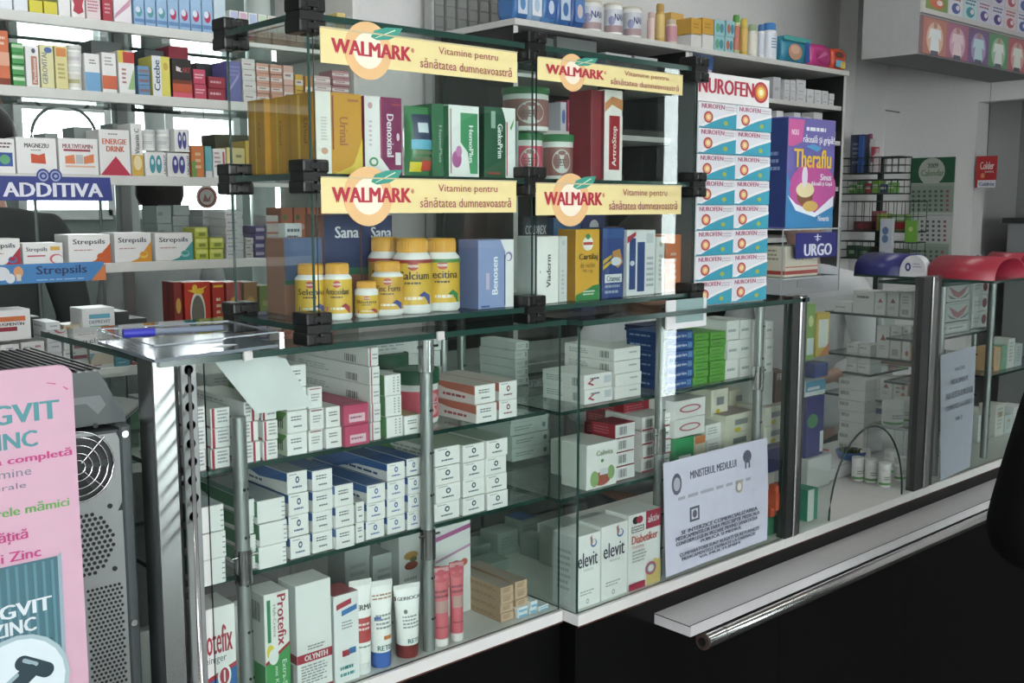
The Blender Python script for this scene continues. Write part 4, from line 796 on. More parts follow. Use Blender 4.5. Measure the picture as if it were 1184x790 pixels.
for i, (a, b, yt, yy) in enumerate(((690, 735, 612, 1.22), (668, 700, 615, 1.25))):
    pbox(['flat grey carton lying behind the two multivitamin cartons', 'pale low carton behind the carton nearest the partition'][i], a, b, yt, yy, ZB, .1, group=GE, col='b4bab6', front=[('l', .1, .2, .8, .8, 4, '8a9492')])
# the printed notice on the front pane
def sheet(corners, Yp, ds, col, label, name='paper_notice', cat='notice', bow=.006):
    P = [onY(a, b, Yp) for a, b in corners]   # tl tr br bl
    def fn(u, v, k):
        p = [(1-u)*v*P[0][q]+u*v*P[1][q]+u*(1-v)*P[2][q]+(1-u)*(1-v)*P[3][q] for q in (0, 1)]
        return (p[0], Yp-bow*(1-math.cos((u-.5)*2.2))*.5-.00015*k-bow*.4*math.sin(PI*v)*u, p[1])
    m = MB(); m.seg = 10; n = 12; vs = [fn(i/n, j/6, 0) for j in range(7) for i in range(n+1)]; q = len(vs)
    vs += [(x, y+.0003, z) for x, y, z in vs]
    m.add(vs, [(a, a+1, a+n+2, a+n+1) for j in range(6) for i in range(n) for a in [j*(n+1)+i]]+[(q+a, q+a+n+1, q+a+n+2, q+a+1) for j in range(6) for i in range(n) for a in [j*(n+1)+i]], col, True)
    m.prints(fn, ds); return tag(m.build(name), label, cat)
dk = '5a6272'
nt_ = [('t', 'MINISTERUL MEDIULUI', .24, .80, .68, .87, '4a5264'), ('e', .115, .79, .045, .095, '5a6070'), ('r', .085, .71, .145, .80, '5a6070'), ('e', .115, .79, .03, .06, 'a8aeb8'), ('e', .79, .87, .042, .06, '5a6070'), ('r', .765, .76, .78, .86, '6a7080'), ('r', .80, .76, .815, .86, '6a7080'), ('l', .12, .62, .82, .68, 1, 'a4aab4'),
    ('r', .225, .42, .315, .55, '5a6272'), ('r', .24, .44, .30, .53, 'c4cad4'), ('e', .27, .485, .02, .035, '5a6272'), ('e', .70, .61, .035, .06, 'b0a890'), ('e', .70, .61, .02, .035, 'd0d4da'),
    ('t', 'SE INTERZICE COMERCIALIZAREA', .14, .335, .88, .37, dk), ('t', 'MEDICAMENTELOR FARA PRESCRIPTIE MEDICALA', .09, .29, .9, .325, dk), ('t', 'CONFORM LEGII IN VIGOARE PRIVIND SANATATEA', .09, .245, .88, .28, dk), ('t', 'PUBLICA SI MEDIUL', .32, .205, .72, .235, dk),
    ('t', 'CUMPARATORII SUNT RUGATI SA RETURNEZE', .12, .14, .9, .172, dk), ('t', 'MEDICAMENTELE EXPIRATE LA FARMACIE', .14, .1, .86, .13, dk), ('t', 'VA MULTUMIM', .3, .065, .7, .09, dk)]
sheet([(766, 536), (886, 506), (886, 624), (769, 668)], Y2-.0015, nt_, M('c3cbdb', .6), 'pale blue white printed notice stuck low on the front glass pane')
# white framed reflection in the glass, built as a card on the second case
t = thing('framed_reflection', 'small white framed card hanging at the top edge of second case', 'card holder', (0, 0, 0))
P = [onY(a, b, Y2-.004) for a, b in ((771, 348), (817, 344), (817, 378), (771, 382))]
x0, x1 = P[0][0], P[1][0]; z1, z0 = P[0][1], P[3][1]
t.location = (x0, Y2-.0045, z0); w_ = x1-x0; h_ = z1-z0
m = MB(); m.box(0, w_, 0, .003, 0, h_*.2, 'e4e6e6'); m.box(0, w_*.22, 0, .003, h_*.2, h_, 'dfe2e2'); m.box(w_*.93, w_, 0, .003, h_*.2, h_, 'e4e6e6'); m.box(w_*.22, w_*.93, .001, .003, h_*.2, h_, '8fb0ae')
m.build('frame', t)

# ================================================================== BEHIND THE HATCH (third section)
SS = 'goods behind the service hatch'
CN = 'medicine_carton'
t3 = thing('glass_rack', 'glass shelf rack facing sideways behind the round service hatch', 'rack', (0, 0, 0))
XS = 2.55
ys1, _ = onX(962, 360, XS); ys0, _ = onX(1064, 367, XS)
def xz(px, py, X=XS): return onX(px, py, X)[1]
shz = [xz(1010, 364), xz(1030, 415), xz(1030, 464)]
for z in shz: MB().pane(XS-.005, XS+.28, ys0-.03, ys1+.02, z-.006, z).build('glass_shelf', t3)
m = MB()
for y in (ys0-.02, ys1+.01): m.tube([(XS+.27, y, ZB+.0005), (XS+.27, y, 1.42)], .007, DSTEEL, 14)
m.build('rack_pole', t3)
def xbox(label, px0, px1, yt, z, X=XS, d=.06, col='dcdedb', ds=(), group=SS, endc=None, h=None):
    # carton whose printed face looks towards -X ; px0 (left) has the larger Y
    ym = .5*(px0+px1); a = onX(px0, 400, X)[0]; b = onX(px1, 400, X)[0]; hh = h if h else onX(ym, yt, X)[1]-z; w = a-b-.001
    m = MB(); m.box(0, d, -w, 0, 0, hh-.0006, col, .0008)
    m.prints(lambda u, v, k: (-.0002-.00015*k, -u*w, v*hh*.995), ds); m.k = 0
    if endc: m.prints(lambda u, v, k: (u*d, -w-.0002-.00015*k, v*hh*.99), [('r', 0, 0, 1, 1, endc)])
    o = m.build('syrup_carton', None, (X, a-.0005, z+.0003)); return tag(o, label, 'box', group)
rdm = [('p', [(.3, .55), (.5, .75), (.75, .55)], 'a83c38'), ('l', .25, .25, .75, .4, 2, 'a0a4a4')]
brc = [('l', .2, .5, .8, .85, 3, '9aa09e'), ('b', .2, .1, .8, .3, 8)]
z = shz[0]
for i, (a, b, yt, ds, dd) in enumerate(((984, 1008, 336, [('l', .2, .6, .8, .8, 1, '3a3e40')], 'first'), (1009, 1022, 338, rdm, 'second'), (1023, 1037, 338, rdm, 'third'), (1038, 1052, 338, brc, 'fourth'))):
    xbox('white carton, %s from left on the rack shelf nearest the blue canopy' % dd, a, b, yt, z, ds=ds)
xbox('white and blue carton at the right end of the topmost rack shelf', 1053, 1063, 338, z, ds=[('e', .5, .8, .2, .1, 'c85a3c'), ('e', .5, .5, .2, .1, 'c85a3c'), ('e', .5, .2, .2, .1, 'c85a3c')], endc='5a9ac0')
xbox('low white carton at the left end of the topmost rack shelf', 962, 983, 349, z, ds=[('l', .1, .3, .8, .6, 1, 'a0a4a4')])
z = shz[1]
for i, (a, b, ds) in enumerate(((1013, 1028, rdm), (1029, 1042, brc), (1043, 1053, [('e', .6, .2, .2, .08, 'c85a3c'), ('l', .2, .6, .6, .9, 2, '8a8e90')]))):
    xbox('white carton on the middle rack shelf, %s from left' % NTH[i], a, b, 377, z, ds=ds)
xbox('yellow ended carton at the right of the middle rack shelf', 1054, 1063, 376, z, col='d9a832', ds=[('e', .5, .25, .2, .15, '3a3420')], endc='d9a832')
for c, (a, b) in enumerate(((979, 992), (993, 1007))):
    for j in range(3): xbox('small white carton, %s, %s stack below the top rack shelf' % (ORD[2-j], ['left', 'right'][c]), a, b, 0, shz[1]-.048+j*.026, ds=[('l', .1, .4, .8, .8, 1, '9aa09e')], h=.0255)
MB().pane(XS-.005, XS+.2, onX(1009, 400, XS)[0], onX(976, 400, XS)[0], shz[1]-.054, shz[1]-.0485).build('glass_shelf', t3)
z = shz[2]
for i, (a, b, ds) in enumerate(((1004, 1018, rdm), (1019, 1034, rdm), (1035, 1052, [('e', .7, .3, .12, .1, 'c85a3c'), ('e', .7, .6, .12, .1, 'c85a3c'), ('l', .2, .3, .5, .8, 3, '8a8e90')]))):
    xbox('white carton on the lowest rack shelf, %s from left' % NTH[i], a, b, 437, z, ds=ds)
xbox('red ended carton at the right of the lowest rack shelf', 1053, 1063, 436, z, col='c8503c', ds=[('e', .5, .4, .2, .2, 'e0c8c0')], endc='c8503c')
zb2 = xz(1030, 520)
for i, (a, b, ds) in enumerate(((1010, 1027, [('r', .1, .5, .9, .85, '4a5c9c')]), (1028, 1044, [('r', .1, .5, .9, .85, '5a688c')]), (1045, 1062, [('r', .1, .2, .9, .8, '3a4044'), ('e', .5, .5, .2, .2, '8a9ea0')]))):
    xbox('white carton with blue block below the lowest rack shelf, %s from left' % NTH[i], a, b, 470, xz(1030, 490), ds=ds)
MB().pane(XS-.005, XS+.2, onX(1063, 400, XS)[0], onX(1008, 400, XS)[0], xz(1030, 490)-.006, xz(1030, 490)-.0005).build('glass_shelf', t3)
for j in range(7): xbox('flat white carton, %s of the leaning stack left of the rack' % ORD[6-j], 971+random.random()*3, 1003, 0, ZB+j*.0285, X=XS-.06+.006*random.random(), ds=[('t', 'BRIX', .08, .45, .4, .8, '6a6e70')], h=.028, d=.1)
# white tubs with green bands
gb = [('r', 0, 0, 1, .18, '5fa85c'), ('l', .3, .35, .7, .7, 2, '7a8e84')]
for i, (px, yb, X) in enumerate(((998, 557, 0), (1013, 559, 0), (1029, 564, 0), (1047, 557, 0), (1005, 548, 1), (1036, 549, 1))):
    Xp, Yp = onZ(px, yb, ZB)
    tub('white pill tub with green foot band, %s on the floor by the hatch' % ['leftmost', 'second from left', 'frontmost', 'rightmost', 'left one behind', 'right one behind'][i], px, yb, yb-27, 15, Yp-.0, ZB, 'e4e6e2', 'e2e4e0', gb, group='white pill tubs by the hatch', name='pill_tub', lidh=.25)
zz = ZB+.0
stt = thing('carton_riser', 'clear acrylic riser carrying two pill tubs behind the hatch', 'riser', (2.42, 1.235, ZB))
m = MB(); m.pane(0, .14, 0, .003, 0, .1, ACRYL, e); m.pane(0, .14, .004, .1, .1, .103, ACRYL, e); m.pane(0, .003, .004, .1, 0, .0995, ACRYL, e); m.pane(.137, .14, .004, .1, 0, .0995, ACRYL, e); m.build('riser_body', stt)
for i, x in enumerate((2.45, 2.515)):
    root = thing('pill_tub', 'white pill tub with green foot band, %s of the two on the acrylic riser' % ['left', 'right'][i], 'tub', (x, 1.285, ZB+.1035), -.5, 'white pill tubs by the hatch')
    pf = [(0, .024, .024), (.003, .026, .026), (.045, .026, .026), (.046, .022, .022)]; MB().loft(pf, 'e2e4e0', 28).build('tub_body', root); MB().loft([(.045, .027, .027), (.06, .027, .027), (.0615, .025, .025)], 'e8eae6', 28).build('lid', root); cyl_label(root, pf, .006, .042, gb, 'e2e4e0')
# small things left in the hatch section
Yh = 1.3
pbox('green and white carton beside the dark steel upright', 931, 941, 352, Yh, ZA2-.02, .05, group=SS, col='7fb04a', front=[('r', .1, .1, .9, .4, 'd8e4ea'), ('e', .5, .7, .3, .1, 'e0e4a0')])
pbox('yellow and white carton right of the green one behind glass', 943, 958, 362, Yh+.02, ZA2-.02, .05, group=SS, col='d8b840', front=[('r', .15, .2, .9, .85, 'e0e4dc'), ('p', [(.2, 0), (1, .3), (1, 0)], 'd87a3c')])
MB().pane(XC2+.01, XC2+.14, Yh-.02, Yh+.1, ZA2-.028, ZA2-.0205).build('glass_shelf', c3)
zz = onY(940, 458, Yh)[1]
pbox('sky blue and white carton above the violet carton', 931, 954, 440, Yh, zz, .06, group=SS, col='d8e0e4', front=[('r', 0, .3, 1, 1, '4a98c0'), ('r', .1, .4, .7, .6, 'e0e4e8')])
zz2 = onY(940, 440, Yh)[1]+.001
pbox('dark blue crumpled carton on the sky blue carton', 942, 957, 420, Yh+.01, zz2, .04, group=SS, col='2b4a9c')
pbox('violet blue carton with a green print beneath the sky blue one', 931, 951, 459, Yh+.0, onY(940, 528, Yh)[1], .06, group=SS, col='2a2f86', front=[('e', .35, .6, .3, .12, '4a9a5c'), ('r', .8, .05, 1, .4, 'd0d4dc')])
m = MB()
pw = onY(940, 528, Yh)[1]
tag(MB().box(0, .1, 0, .09, 0, pw-ZB-.001, 'c6cac8', .002).build('plastic_block', None, (onY(929, 560, Yh)[0], Yh-.01, ZB+.0003)), 'grey white plastic block under the violet blue carton', 'block')
xg = onY(930, 600, 1.18)[0]
pbox('green and white carton on the floor beside the dark upright', 933, 945, 566, 1.16, ZB, .06, group=SS, col='2f9a78', front=[('r', 0, 0, .6, 1, 'd0d8d4')])
pbox('green carton lying at the right end of second case', 888, 911, 575, 1.16, ZB, .05, group=GE, col='2f8a62', front=[('r', .2, .5, .9, .75, 'c8d4cc')])
# orange stapler-like clip
m = MB(); P0 = onY(893, 600, 1.15); m.box(0, .02, 0, .025, .012, .05, 'e0542c', .004); m.box(.002, .036, .002, .022, .044, .064, 'e0542c', .005); m.box(-.008, .008, .006, .018, 0, .02, 'd04a24', .003)
tag(m.build('plastic_clamp', None, (P0[0], 1.142, ZB+.042)), 'bright orange plastic clamp on the green carton by the notice', 'clamp')
# desk pad, bowl
Xb, Yb2 = onZ(976, 548, ZB)
t = thing('desk_scale', 'white low counter scale behind the service hatch', 'scale', (Xb-.12, 1.30, ZB+.0004)); m = MB(); m.box(0, .19, 0, .16, 0, .03, 'd4d4d6', .008); m.build('scale_body', t); m = MB(); m.box(.01, .18, .01, .15, .0305, .034, 'dcdcde', .001); m.build('scale_plate', t)
Xb, Yb2 = onZ(984, 530, ZB+.034)
t = thing('small_bowl', 'blue round bowl filled with green bits on the scale', 'bowl', (Xb-.0, min(Yb2, 1.42), ZB+.0345)); m = MB(); m.loft([(0, .03, .03), (.018, .038, .038), (.02, .034, .034), (.008, .03, .03)], '3a6aa8', 28); m.build('bowl_body', t); m = MB()
for i in range(30): a, r = random.random()*6.28, random.random()*.024; m.box(r*math.cos(a)-.004, r*math.cos(a)+.004, r*math.sin(a)-.003, r*math.sin(a)+.003, .009, .02+random.random()*.008, ['5a6a3c', '7a8a4a', '3f5030'][i % 3], .001)
m.build('bowl_filling', t)
Xr, Yr_ = onZ(958, 505, ZB+.08)
m = MB(); m.tube([(0, 0, 0), (.03, -.01, .004), (.09, -.03, -.01)], .0025, 'c84830'); m.tube([(-.004, .001, 0), (.02, -.006, .002)], .008, 'e0482c', 12)
tag(m.build('screwdriver', None, (Xb-.06, 1.43, ZB+.045)), 'orange handled small tool lying behind the blue bowl', 'tool')
# canopy display (blue, white arch, red) on the counter
Xk = 2.44; ya, _ = onX(1040, 322, Xk); yb0, _ = onX(1071, 322, Xk); ybl, _ = onX(987, 320, Xk); yre, _ = onX(1150, 320, Xk); zlo = onX(1055, 322, Xk)[1]; zhi = onX(1055, 297, Xk)[1]; Hc = zhi-zlo
zlo = ZT+.0066+.006
t = thing('canopy_topper', 'blue and red curved canopy with white arch above the glass rack', 'canopy', (Xk, yb0, zlo))
def arch(m, y0, y1, dx0, mat, hh=Hc, dpt=.16, th=.004, n=14):
    vs = []; 
    for y in (y0, y1):
        for s in (0, 1):
            for i in range(n+1):
                a = PI*i/n; vs.append((dx0+dpt/2-(dpt/2-s*th)*math.cos(a), y, (hh-s*th)*math.sin(a)**.7))
    q = n+1; fs = []
    for i in range(n): fs += [(i, i+1, 2*q+i+1, 2*q+i), (q+i, 3*q+i, 3*q+i+1, q+i+1), (i, q+i, q+i+1, i+1), (2*q+i, 2*q+i+1, 3*q+i+1, 3*q+i)]
    m.add(vs, fs, mat, True)
m = MB(); arch(m, ya-yb0, ybl-yb0, 0, M('2a2f7c', .35)); m.build('blue_canopy', t)
# front-facing white half disc
m = MB(); n = 20; vs = [(-.002, (ya-yb0)*(.5-.5*math.cos(PI*i/n)), Hc*math.sin(PI*i/n)**.8) for i in range(n+1)]; vs2 = [(x+.03, y, z) for x, y, z in vs]
m.add(vs+vs2, [tuple(range(n+1)), tuple(range(n+1, 2*n+2))[::-1]]+[(i, i+1, n+2+i, n+1+i) for i in range(n)]+[(0, n+1, 2*n+1, n)], 'd8d8dc')
m.prints(lambda u, v, k: (-.0025-.0002*k, (ya-yb0)*(1-u), Hc*v), [('e', .32, .45, .11, .2, '2a3a8c'), ('e', .32, .45, .045, .1, 'd8d8dc'), ('l', .5, .4, .85, .65, 2, '9aa0b8')]); m.build('white_arch', t)
m = MB(); arch(m, yre-yb0, -.002, -.0, M('b5263c', .35), Hc, .17); arch(m, yre-yb0+.02, -.06, .17, M('a82438', .35), Hc*1.1, .1); m.build('red_canopy', t)
m = MB(); m.box(-.0, .2, yre-yb0, ybl-yb0, -.006, 0, GEDGE); m.build('canopy_base', t)
# ================================================================== FAR RIGHT CASE
SR = 'cartons in the far right case'
zf = onY(1105, 388, 1.178)[1]+.0005
fox = [('p', [(.1, .8), (.5, .45), (.9, .8), (.7, .3), (.5, .15), (.3, .3)], '9a4a4c'), ('p', [(.05, .4), (.45, .1), (.2, .15)], '4a5458'), ('p', [(.95, .4), (.55, .1), (.8, .15)], '4a5458'), ('r', .1, .88, .9, .93, '8a9496')]
pbox('grey carton with slanting white label at the foot of the far case stack', 1092, 1121, 372, 1.2, zf, .06, group=SR, col='a8b0b0', front=[('r', .1, .2, .9, .7, 'c4caca'), ('l', .15, .3, .85, .6, 1, '6a7274')])
z1_ = onY(1105, 372, 1.2)[1]+.001; pbox('grey carton with dark red winged print, lower of the two', 1093, 1121, 349, 1.2, z1_, .06, group=SR, col='aab4b2', front=fox)
z2_ = onY(1105, 349, 1.2)[1]+.001; pbox('grey carton with dark red winged print, upper of the two', 1093, 1122, 326, 1.2, z2_, .06, group=SR, col='b4bcba', front=fox)
for j in range(3): pbox('white carton with a dark red disc, %s beside the grey ones' % ORD[2-j], 1123, 1140, 0, 1.21, zf, .06, group=SR, col='ccd0ce', front=[('e', .8, .5, .15, .3, '7a3040'), ('l', .1, .3, .5, .7, 2, '9aa4a4')]) if False else carton('white carton with a dark red disc, %s beside the grey ones' % ORD[2-j], 'box', SR, onY(1123, 380, 1.21)[0], onY(1140, 380, 1.21)[0], 1.21, .06, zf+.0005+j*.043, .042, col='ccd0ce', front=[('e', .8, .5, .15, .3, '7a3040'), ('l', .1, .3, .5, .7, 2, '9aa4a4')])
sheet([(1087, 411), (1128, 400), (1121, 540), (1087, 556)], Y2-.0012, [('t', 'VANZARE', .4, .84, .7, .87, '5a6670'), ('t', 'MEDICAMENTE', .3, .74, .8, .78, '5a6670'), ('t', 'FARA RETETA SI PRODUSE', .15, .63, .95, .68, '5a6670'), ('t', 'COSMETICE LA GHISEU', .15, .54, .92, .58, '5a6670'), ('t', 'NR 2', .45, .44, .65, .47, '5a6670')], M('9aa7b0', .6), 'blue grey printed sheet behind the far right glass with dark text lines', bow=.004)
tag(MB().box(0, .1, 0, .2, 0, .03, '8a5430', .002).build('folder', None, (onY(1088, 420, 1.25)[0], 1.24, onY(1105, 412, 1.25)[1]-.03)), 'brown folder lying on the shelf under the winged print cartons', 'folder')
MB().pane(XD2+.03, x45+.02, 1.22, 1.275, onY(1105, 412, 1.25)[1]-.037, onY(1105, 412, 1.25)[1]-.031).build('glass_shelf', c4)
for i, (a, b, yt, c) in enumerate(((1092, 1104, 520, 'c4cac8'), (1130, 1140, 480, 'c8ccca'), (1150, 1160, 468, 'd4d4cc'), (1161, 1170, 480, 'c8d0d0'), (1171, 1182, 470, 'd8d8d8'))):
    pbox('white carton on the floor of the far right case, %s from left' % NTH[i], a, b, yt, 1.25, ZB, .05, group=SR, col=c, front=[('l', .2, .2, .8, .9, 6, '9aa4a0'), ('r', .3, .6, .7, .75, 'b8906a')])
zs = onY(1165, 430, 1.178)[1]+.0005
for i, (a, b, yt, c) in enumerate(((1149, 1156, 402, 'd8a878'), (1157, 1163, 400, '7ab090'), (1164, 1172, 392, 'dcdcd8'), (1173, 1181, 398, 'c4ccd0'))):
    pbox('upright carton on the shelf of the far right case, %s from left' % NTH[i], a, b, yt, 1.2, zs, .05, group=SR, col=c, front=[('l', .2, .2, .8, .9, 6, '9aa4a0')])

# ================================================================== OPEN SHELVING ON THE LEFT
CN = 'shelf_carton'; YS = 2.18; LX0 = -.4; LX1 = onY(413, 50, YS)[0]
zs_ = [1.922, 1.780, 1.612, 1.432, 1.213]
ls = thing('wall_shelving', 'open glass shelving with white shelf edges full of small cartons', 'shelf unit', (0, 0, 0))
LED = M('cfd0ca', .4)
for z in zs_+[1.0]:
    MB().pane(LX0, LX1-.012, YS+.02, YS+.32, z-.008, z).build('glass_shelf', ls)
    MB().box(LX0, LX1-.012, YS+.002, YS+.0195, z-.02, z+.0, LED, .001).build('shelf_edge', ls)
MB().box(LX1-.011, LX1+.004, YS, YS+.34, 0, 2.4, LED, .001).build('side_panel', ls)
for x in (onY(141, 150, YS+.33)[0], onY(0, 150, YS+.33)[0]-.1):
    m = MB(); m.box(x-.012, x+.012, YS+.323, YS+.338, 0, 2.5, DSTEEL); m.build('rear_post', ls)
MB().box(LX0, LX1-.012, YS+.01, YS+.33, 0, .5, 'b8bab8', .003).build('base_cabinet', ls)
Ys = YS+.005
def S(label, a, b, yt, z, col='e2e2de', front=(), d=.07, dy=0., grp=None, **k):
    return pbox(label, a, b, yt, Ys+dy, z, d, group=grp, col=col, front=front, **k)
lns = [('l', .15, .55, .85, .9, 3, '8a8e90')]
g0 = 'cartons on the topmost left shelf'
T = zs_[0]
for i, (a, b, yt, c, fr_) in enumerate(((-12, 15, -60, 'dfe4ea', [('e', .4, .3, .3, .1, '4a90c0')]), (16, 33, -60, 'dfe4ea', [('e', .5, .3, .3, .1, '4a90c0')]), (34, 50, -55, 'd8cc30', [('r', 0, .2, 1, .3, '6a6a20')]), (51, 67, -55, 'd8cc30', [('r', 0, .2, 1, .3, '6a6a20')]), (68, 82, -50, 'e4e4e2', []), (83, 99, -50, 'e4dede', [('p', [(.1, .1), (.5, .05), (.9, .1), (.8, .2), (.95, .32), (.6, .36), (.5, .5), (.4, .36), (.05, .32), (.2, .2)], 'c03448')]), (100, 117, -50, 'e0cdd0', [('l', .1, .1, .9, .3, 4, 'b86070')]), (119, 131, -45, 'b83444', [('l', .2, .1, .8, .3, 3, 'd8a0a8')]), (132, 153, -40, 'e4dfe2', [('p', [(0, .05), (.9, .3), (1, .45), (.1, .15)], 'c890a8')]))):
    S('carton on the topmost left shelf, %s from the left, cut by the frame' % NTH[i] + [' light blue ring', ' light blue ring again', '', '', '', '', '', '', ''][i]*0, a, b, yt, T, c, fr_, grp=g0)
for i in range(7):
    a = 155+i*13.2; S('sky blue carton with %s disc, %s of seven in a row on topmost shelf' % ('teal' if i < 3 else 'crimson', NTH[i]), a, a+12.6, -30, T, '8fb4d8', [('e', .5, .26, .3, .1, '4a9a9c' if i < 3 else 'c02c58'), ('e', .4, .3, .22, .06, 'd0dce8'), ('r', .05, .05, .95, .12, '5a88c0')], grp=g0)
S('pale blue carton right of the seven sky blue ones', 248, 262, -25, T, 'b8ccd8', [], grp=g0)
for i in range(9):
    a = 266+i*11; S('small white carton with a coloured top stripe, %s in the row by the clamps' % NTH[i], a, a+10.4, 12+i*1.6, T, 'd8dad6', [('r', .1, .5, .9, .95, ['b0b4d8', 'c8a0b8', 'a8b8d8', 'b8d0b0', 'c8b8a0', 'd0d8d8', 'a8b8a0', 'd8c8a0', 'c8a8a8'][i]), ('l', .2, .1, .8, .4, 2, '9aa0a4')], grp=g0)
for i in range(4):
    a = 368+i*11; S('small pale carton beside the white side panel, %s in the row' % NTH[i], a, a+10, 15+(i % 2)*5, T, ['c8cccc', 'd8d8d4', 'c8b060', 'b8bcbc'][i], [('l', .2, .3, .8, .8, 2, '8a9094')], grp=g0)
g1_ = 'cartons on the second left shelf'; T = zs_[1]
S('orange red carton at the far left of the second shelf', -6, 13, 35, T, 'd86a3c', [('r', 0, .35, 1, .6, 'e0a080'), ('l', .1, .7, .9, .9, 2, 'e8c8b0'), ('r', 0, 0, 1, .12, '8a3420')], grp=g1_)
column('bright green and pale carton', 'beside the orange red one', 15, 30, 49, 4, Ys, T, .06, g1_, col='3f9a48', front=[('r', 0, .5, 1, .8, 'b8d8b0')])
S('white carton with brown red vertical lettering on the second shelf', 31, 47, 53, T, front=[('r', .4, .05, .85, .75, 'b87860'), ('t', 'Parodontax', .5, .1, .75, .7, 'e0d0c8', 90), ('e', .6, .88, .15, .06, '4a5a70')], grp=g1_)
S('pale yellow carton with vertical grey lettering', 48, 64, 52, T, 'd9d49a', [('t', 'GEROVITAL', .1, .08, .5, .85, '7a8488', 90), ('e', .6, .88, .3, .07, '4a6ab0')], grp=g1_)
S('pale yellow carton with orange top right of its lettered twin', 65, 80, 53, T, 'd9cf8a', [('r', .1, .75, .9, .95, 'd8803c'), ('l', .2, .2, .8, .6, 4, 'a89c50')], grp=g1_)
X_, _ = onY(89, 98, Ys)
tub('white tin, lower of the two stacked on the second shelf', 89, 98, 77, 17, Ys, T, 'd0d4d0', 'd6d4c8', [('r', .2, .3, .8, .6, 'a8a870')], group='white tins on the left shelves', name='tin')
tub('white tin, upper of the two stacked on the second shelf', 89, 77, 52, 17, Ys, onY(89, 77, Ys)[1], 'd0d4d0', 'd8d8d4', [('r', .2, .3, .8, .6, 'c0c4c4')], group='white tins on the left shelves', name='tin')
S('white carton with sky blue foot on the second shelf', 99, 117, 62, T, front=[('r', 0, 0, 1, .5, '6aa4d0'), ('l', .3, .7, .8, .85, 2, '6a7078')], grp=g1_)
S('white carton with orange foot on the second shelf', 119, 136, 61, T, front=[('r', 0, .08, 1, .42, 'd8623c'), ('l', .2, .65, .8, .9, 3, '8a8e90')], grp=g1_)
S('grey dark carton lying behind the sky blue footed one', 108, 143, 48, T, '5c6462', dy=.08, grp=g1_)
S('white carton with red and yellow top and a green corner', 138, 157, 59, T, front=[('r', 0, .72, .55, 1, 'd8c03c'), ('r', .3, .72, 1, .98, 'c83c34'), ('l', .2, .2, .5, .6, 4, 'a85048'), ('p', [(.55, .1), (.95, .1), (.95, .6)], '8ab870')], grp=g1_)
column('steel blue small carton', 'beside the pale yellow C carton', 160, 175, 76, 3, Ys, T, .06, g1_, col='5f8fb8', front=[('r', .1, .3, .9, .6, '8a6a74')])
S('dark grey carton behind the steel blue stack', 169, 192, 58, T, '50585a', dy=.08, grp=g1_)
S('yellow carton with white left half and dark vertical lettering', 177, 198, 65, T, 'd9cf50', [('r', 0, 0, .5, 1, 'd8dce0'), ('t', 'Cetebe', .08, .12, .42, .88, '3a5a70', 90), ('e', .75, .75, .14, .1, 'c8a040')], grp=g1_)
S('black carton glowing orange and pink towards its foot', 200, 223, 68, T, '2a2222', [('r', 0, 0, 1, .12, 'e05068'), ('r', 0, .12, 1, .35, 'c8502c'), ('r', 0, .35, 1, .45, '7a3420'), ('p', [(.2, .8), (.45, .75), (.4, .7), (.5, .65), (.2, .68)], 'e8d8d8'), ('t', 'ART', .5, .65, .9, .78, 'b04048')], grp=g1_)
S('dark red carton behind the black orange one', 197, 220, 54, T, 'a83444', dy=.08, grp=g1_)
column('crimson pink carton', 'right of the black orange carton', 225, 240, 80, 2, Ys, T, .06, g1_, col='c8405c', front=[('l', .1, .3, .9, .7, 2, 'e0b8c0')])
column('dark crimson carton', 'below the small dark ones', 241, 262, 89, 2, Ys, T, .06, g1_, col='9c2838', front=[('l', .1, .3, .9, .7, 1, 'd0a0a8')])
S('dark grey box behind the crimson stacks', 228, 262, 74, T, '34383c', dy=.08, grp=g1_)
S('violet blue carton with pale swirls on the second shelf', 263, 280, 71, T, '6a68b0', [('p', [(.1, .2), (.8, .6), (.9, .75), (.2, .35)], 'a8a8d8'), ('l', .1, .6, .9, .9, 3, '8a8ac8')], grp=g1_)
for i, (a, b, yt, n, c) in enumerate(((281, 297, 68, 4, 'd8d4d0'), (298, 313, 73, 4, 'd9a088'), (314, 328, 75, 4, 'd89a80'), (329, 341, 76, 2, 'e0b0a0'), (342, 352, 86, 2, 'd8a830'), (353, 362, 88, 1, 'c8842c'), (364, 384, 88, 4, 'd0b4b0'), (385, 405, 82, 5, 'c0848c'))):
    column(['pale carton with brown stripe', 'salmon and white carton', 'salmon and white carton', 'pale salmon carton', 'mustard yellow carton', 'ochre carton', 'pale pink carton', 'dusty red carton'][i], ['right of the violet carton', 'in the nearer salmon stack', 'in the farther salmon stack', 'right of the salmon stacks', 'seen through the cube shelf', 'next to the mustard ones', 'left of the dusty red stack', 'by the white side panel'][i], a, b, yt, n, Ys, T, .06, g1_, col=c, front=[('r', 0, .3, 1, .65, 'e0dcd8'), ('l', .15, .35, .85, .6, 1, '8a5048')])
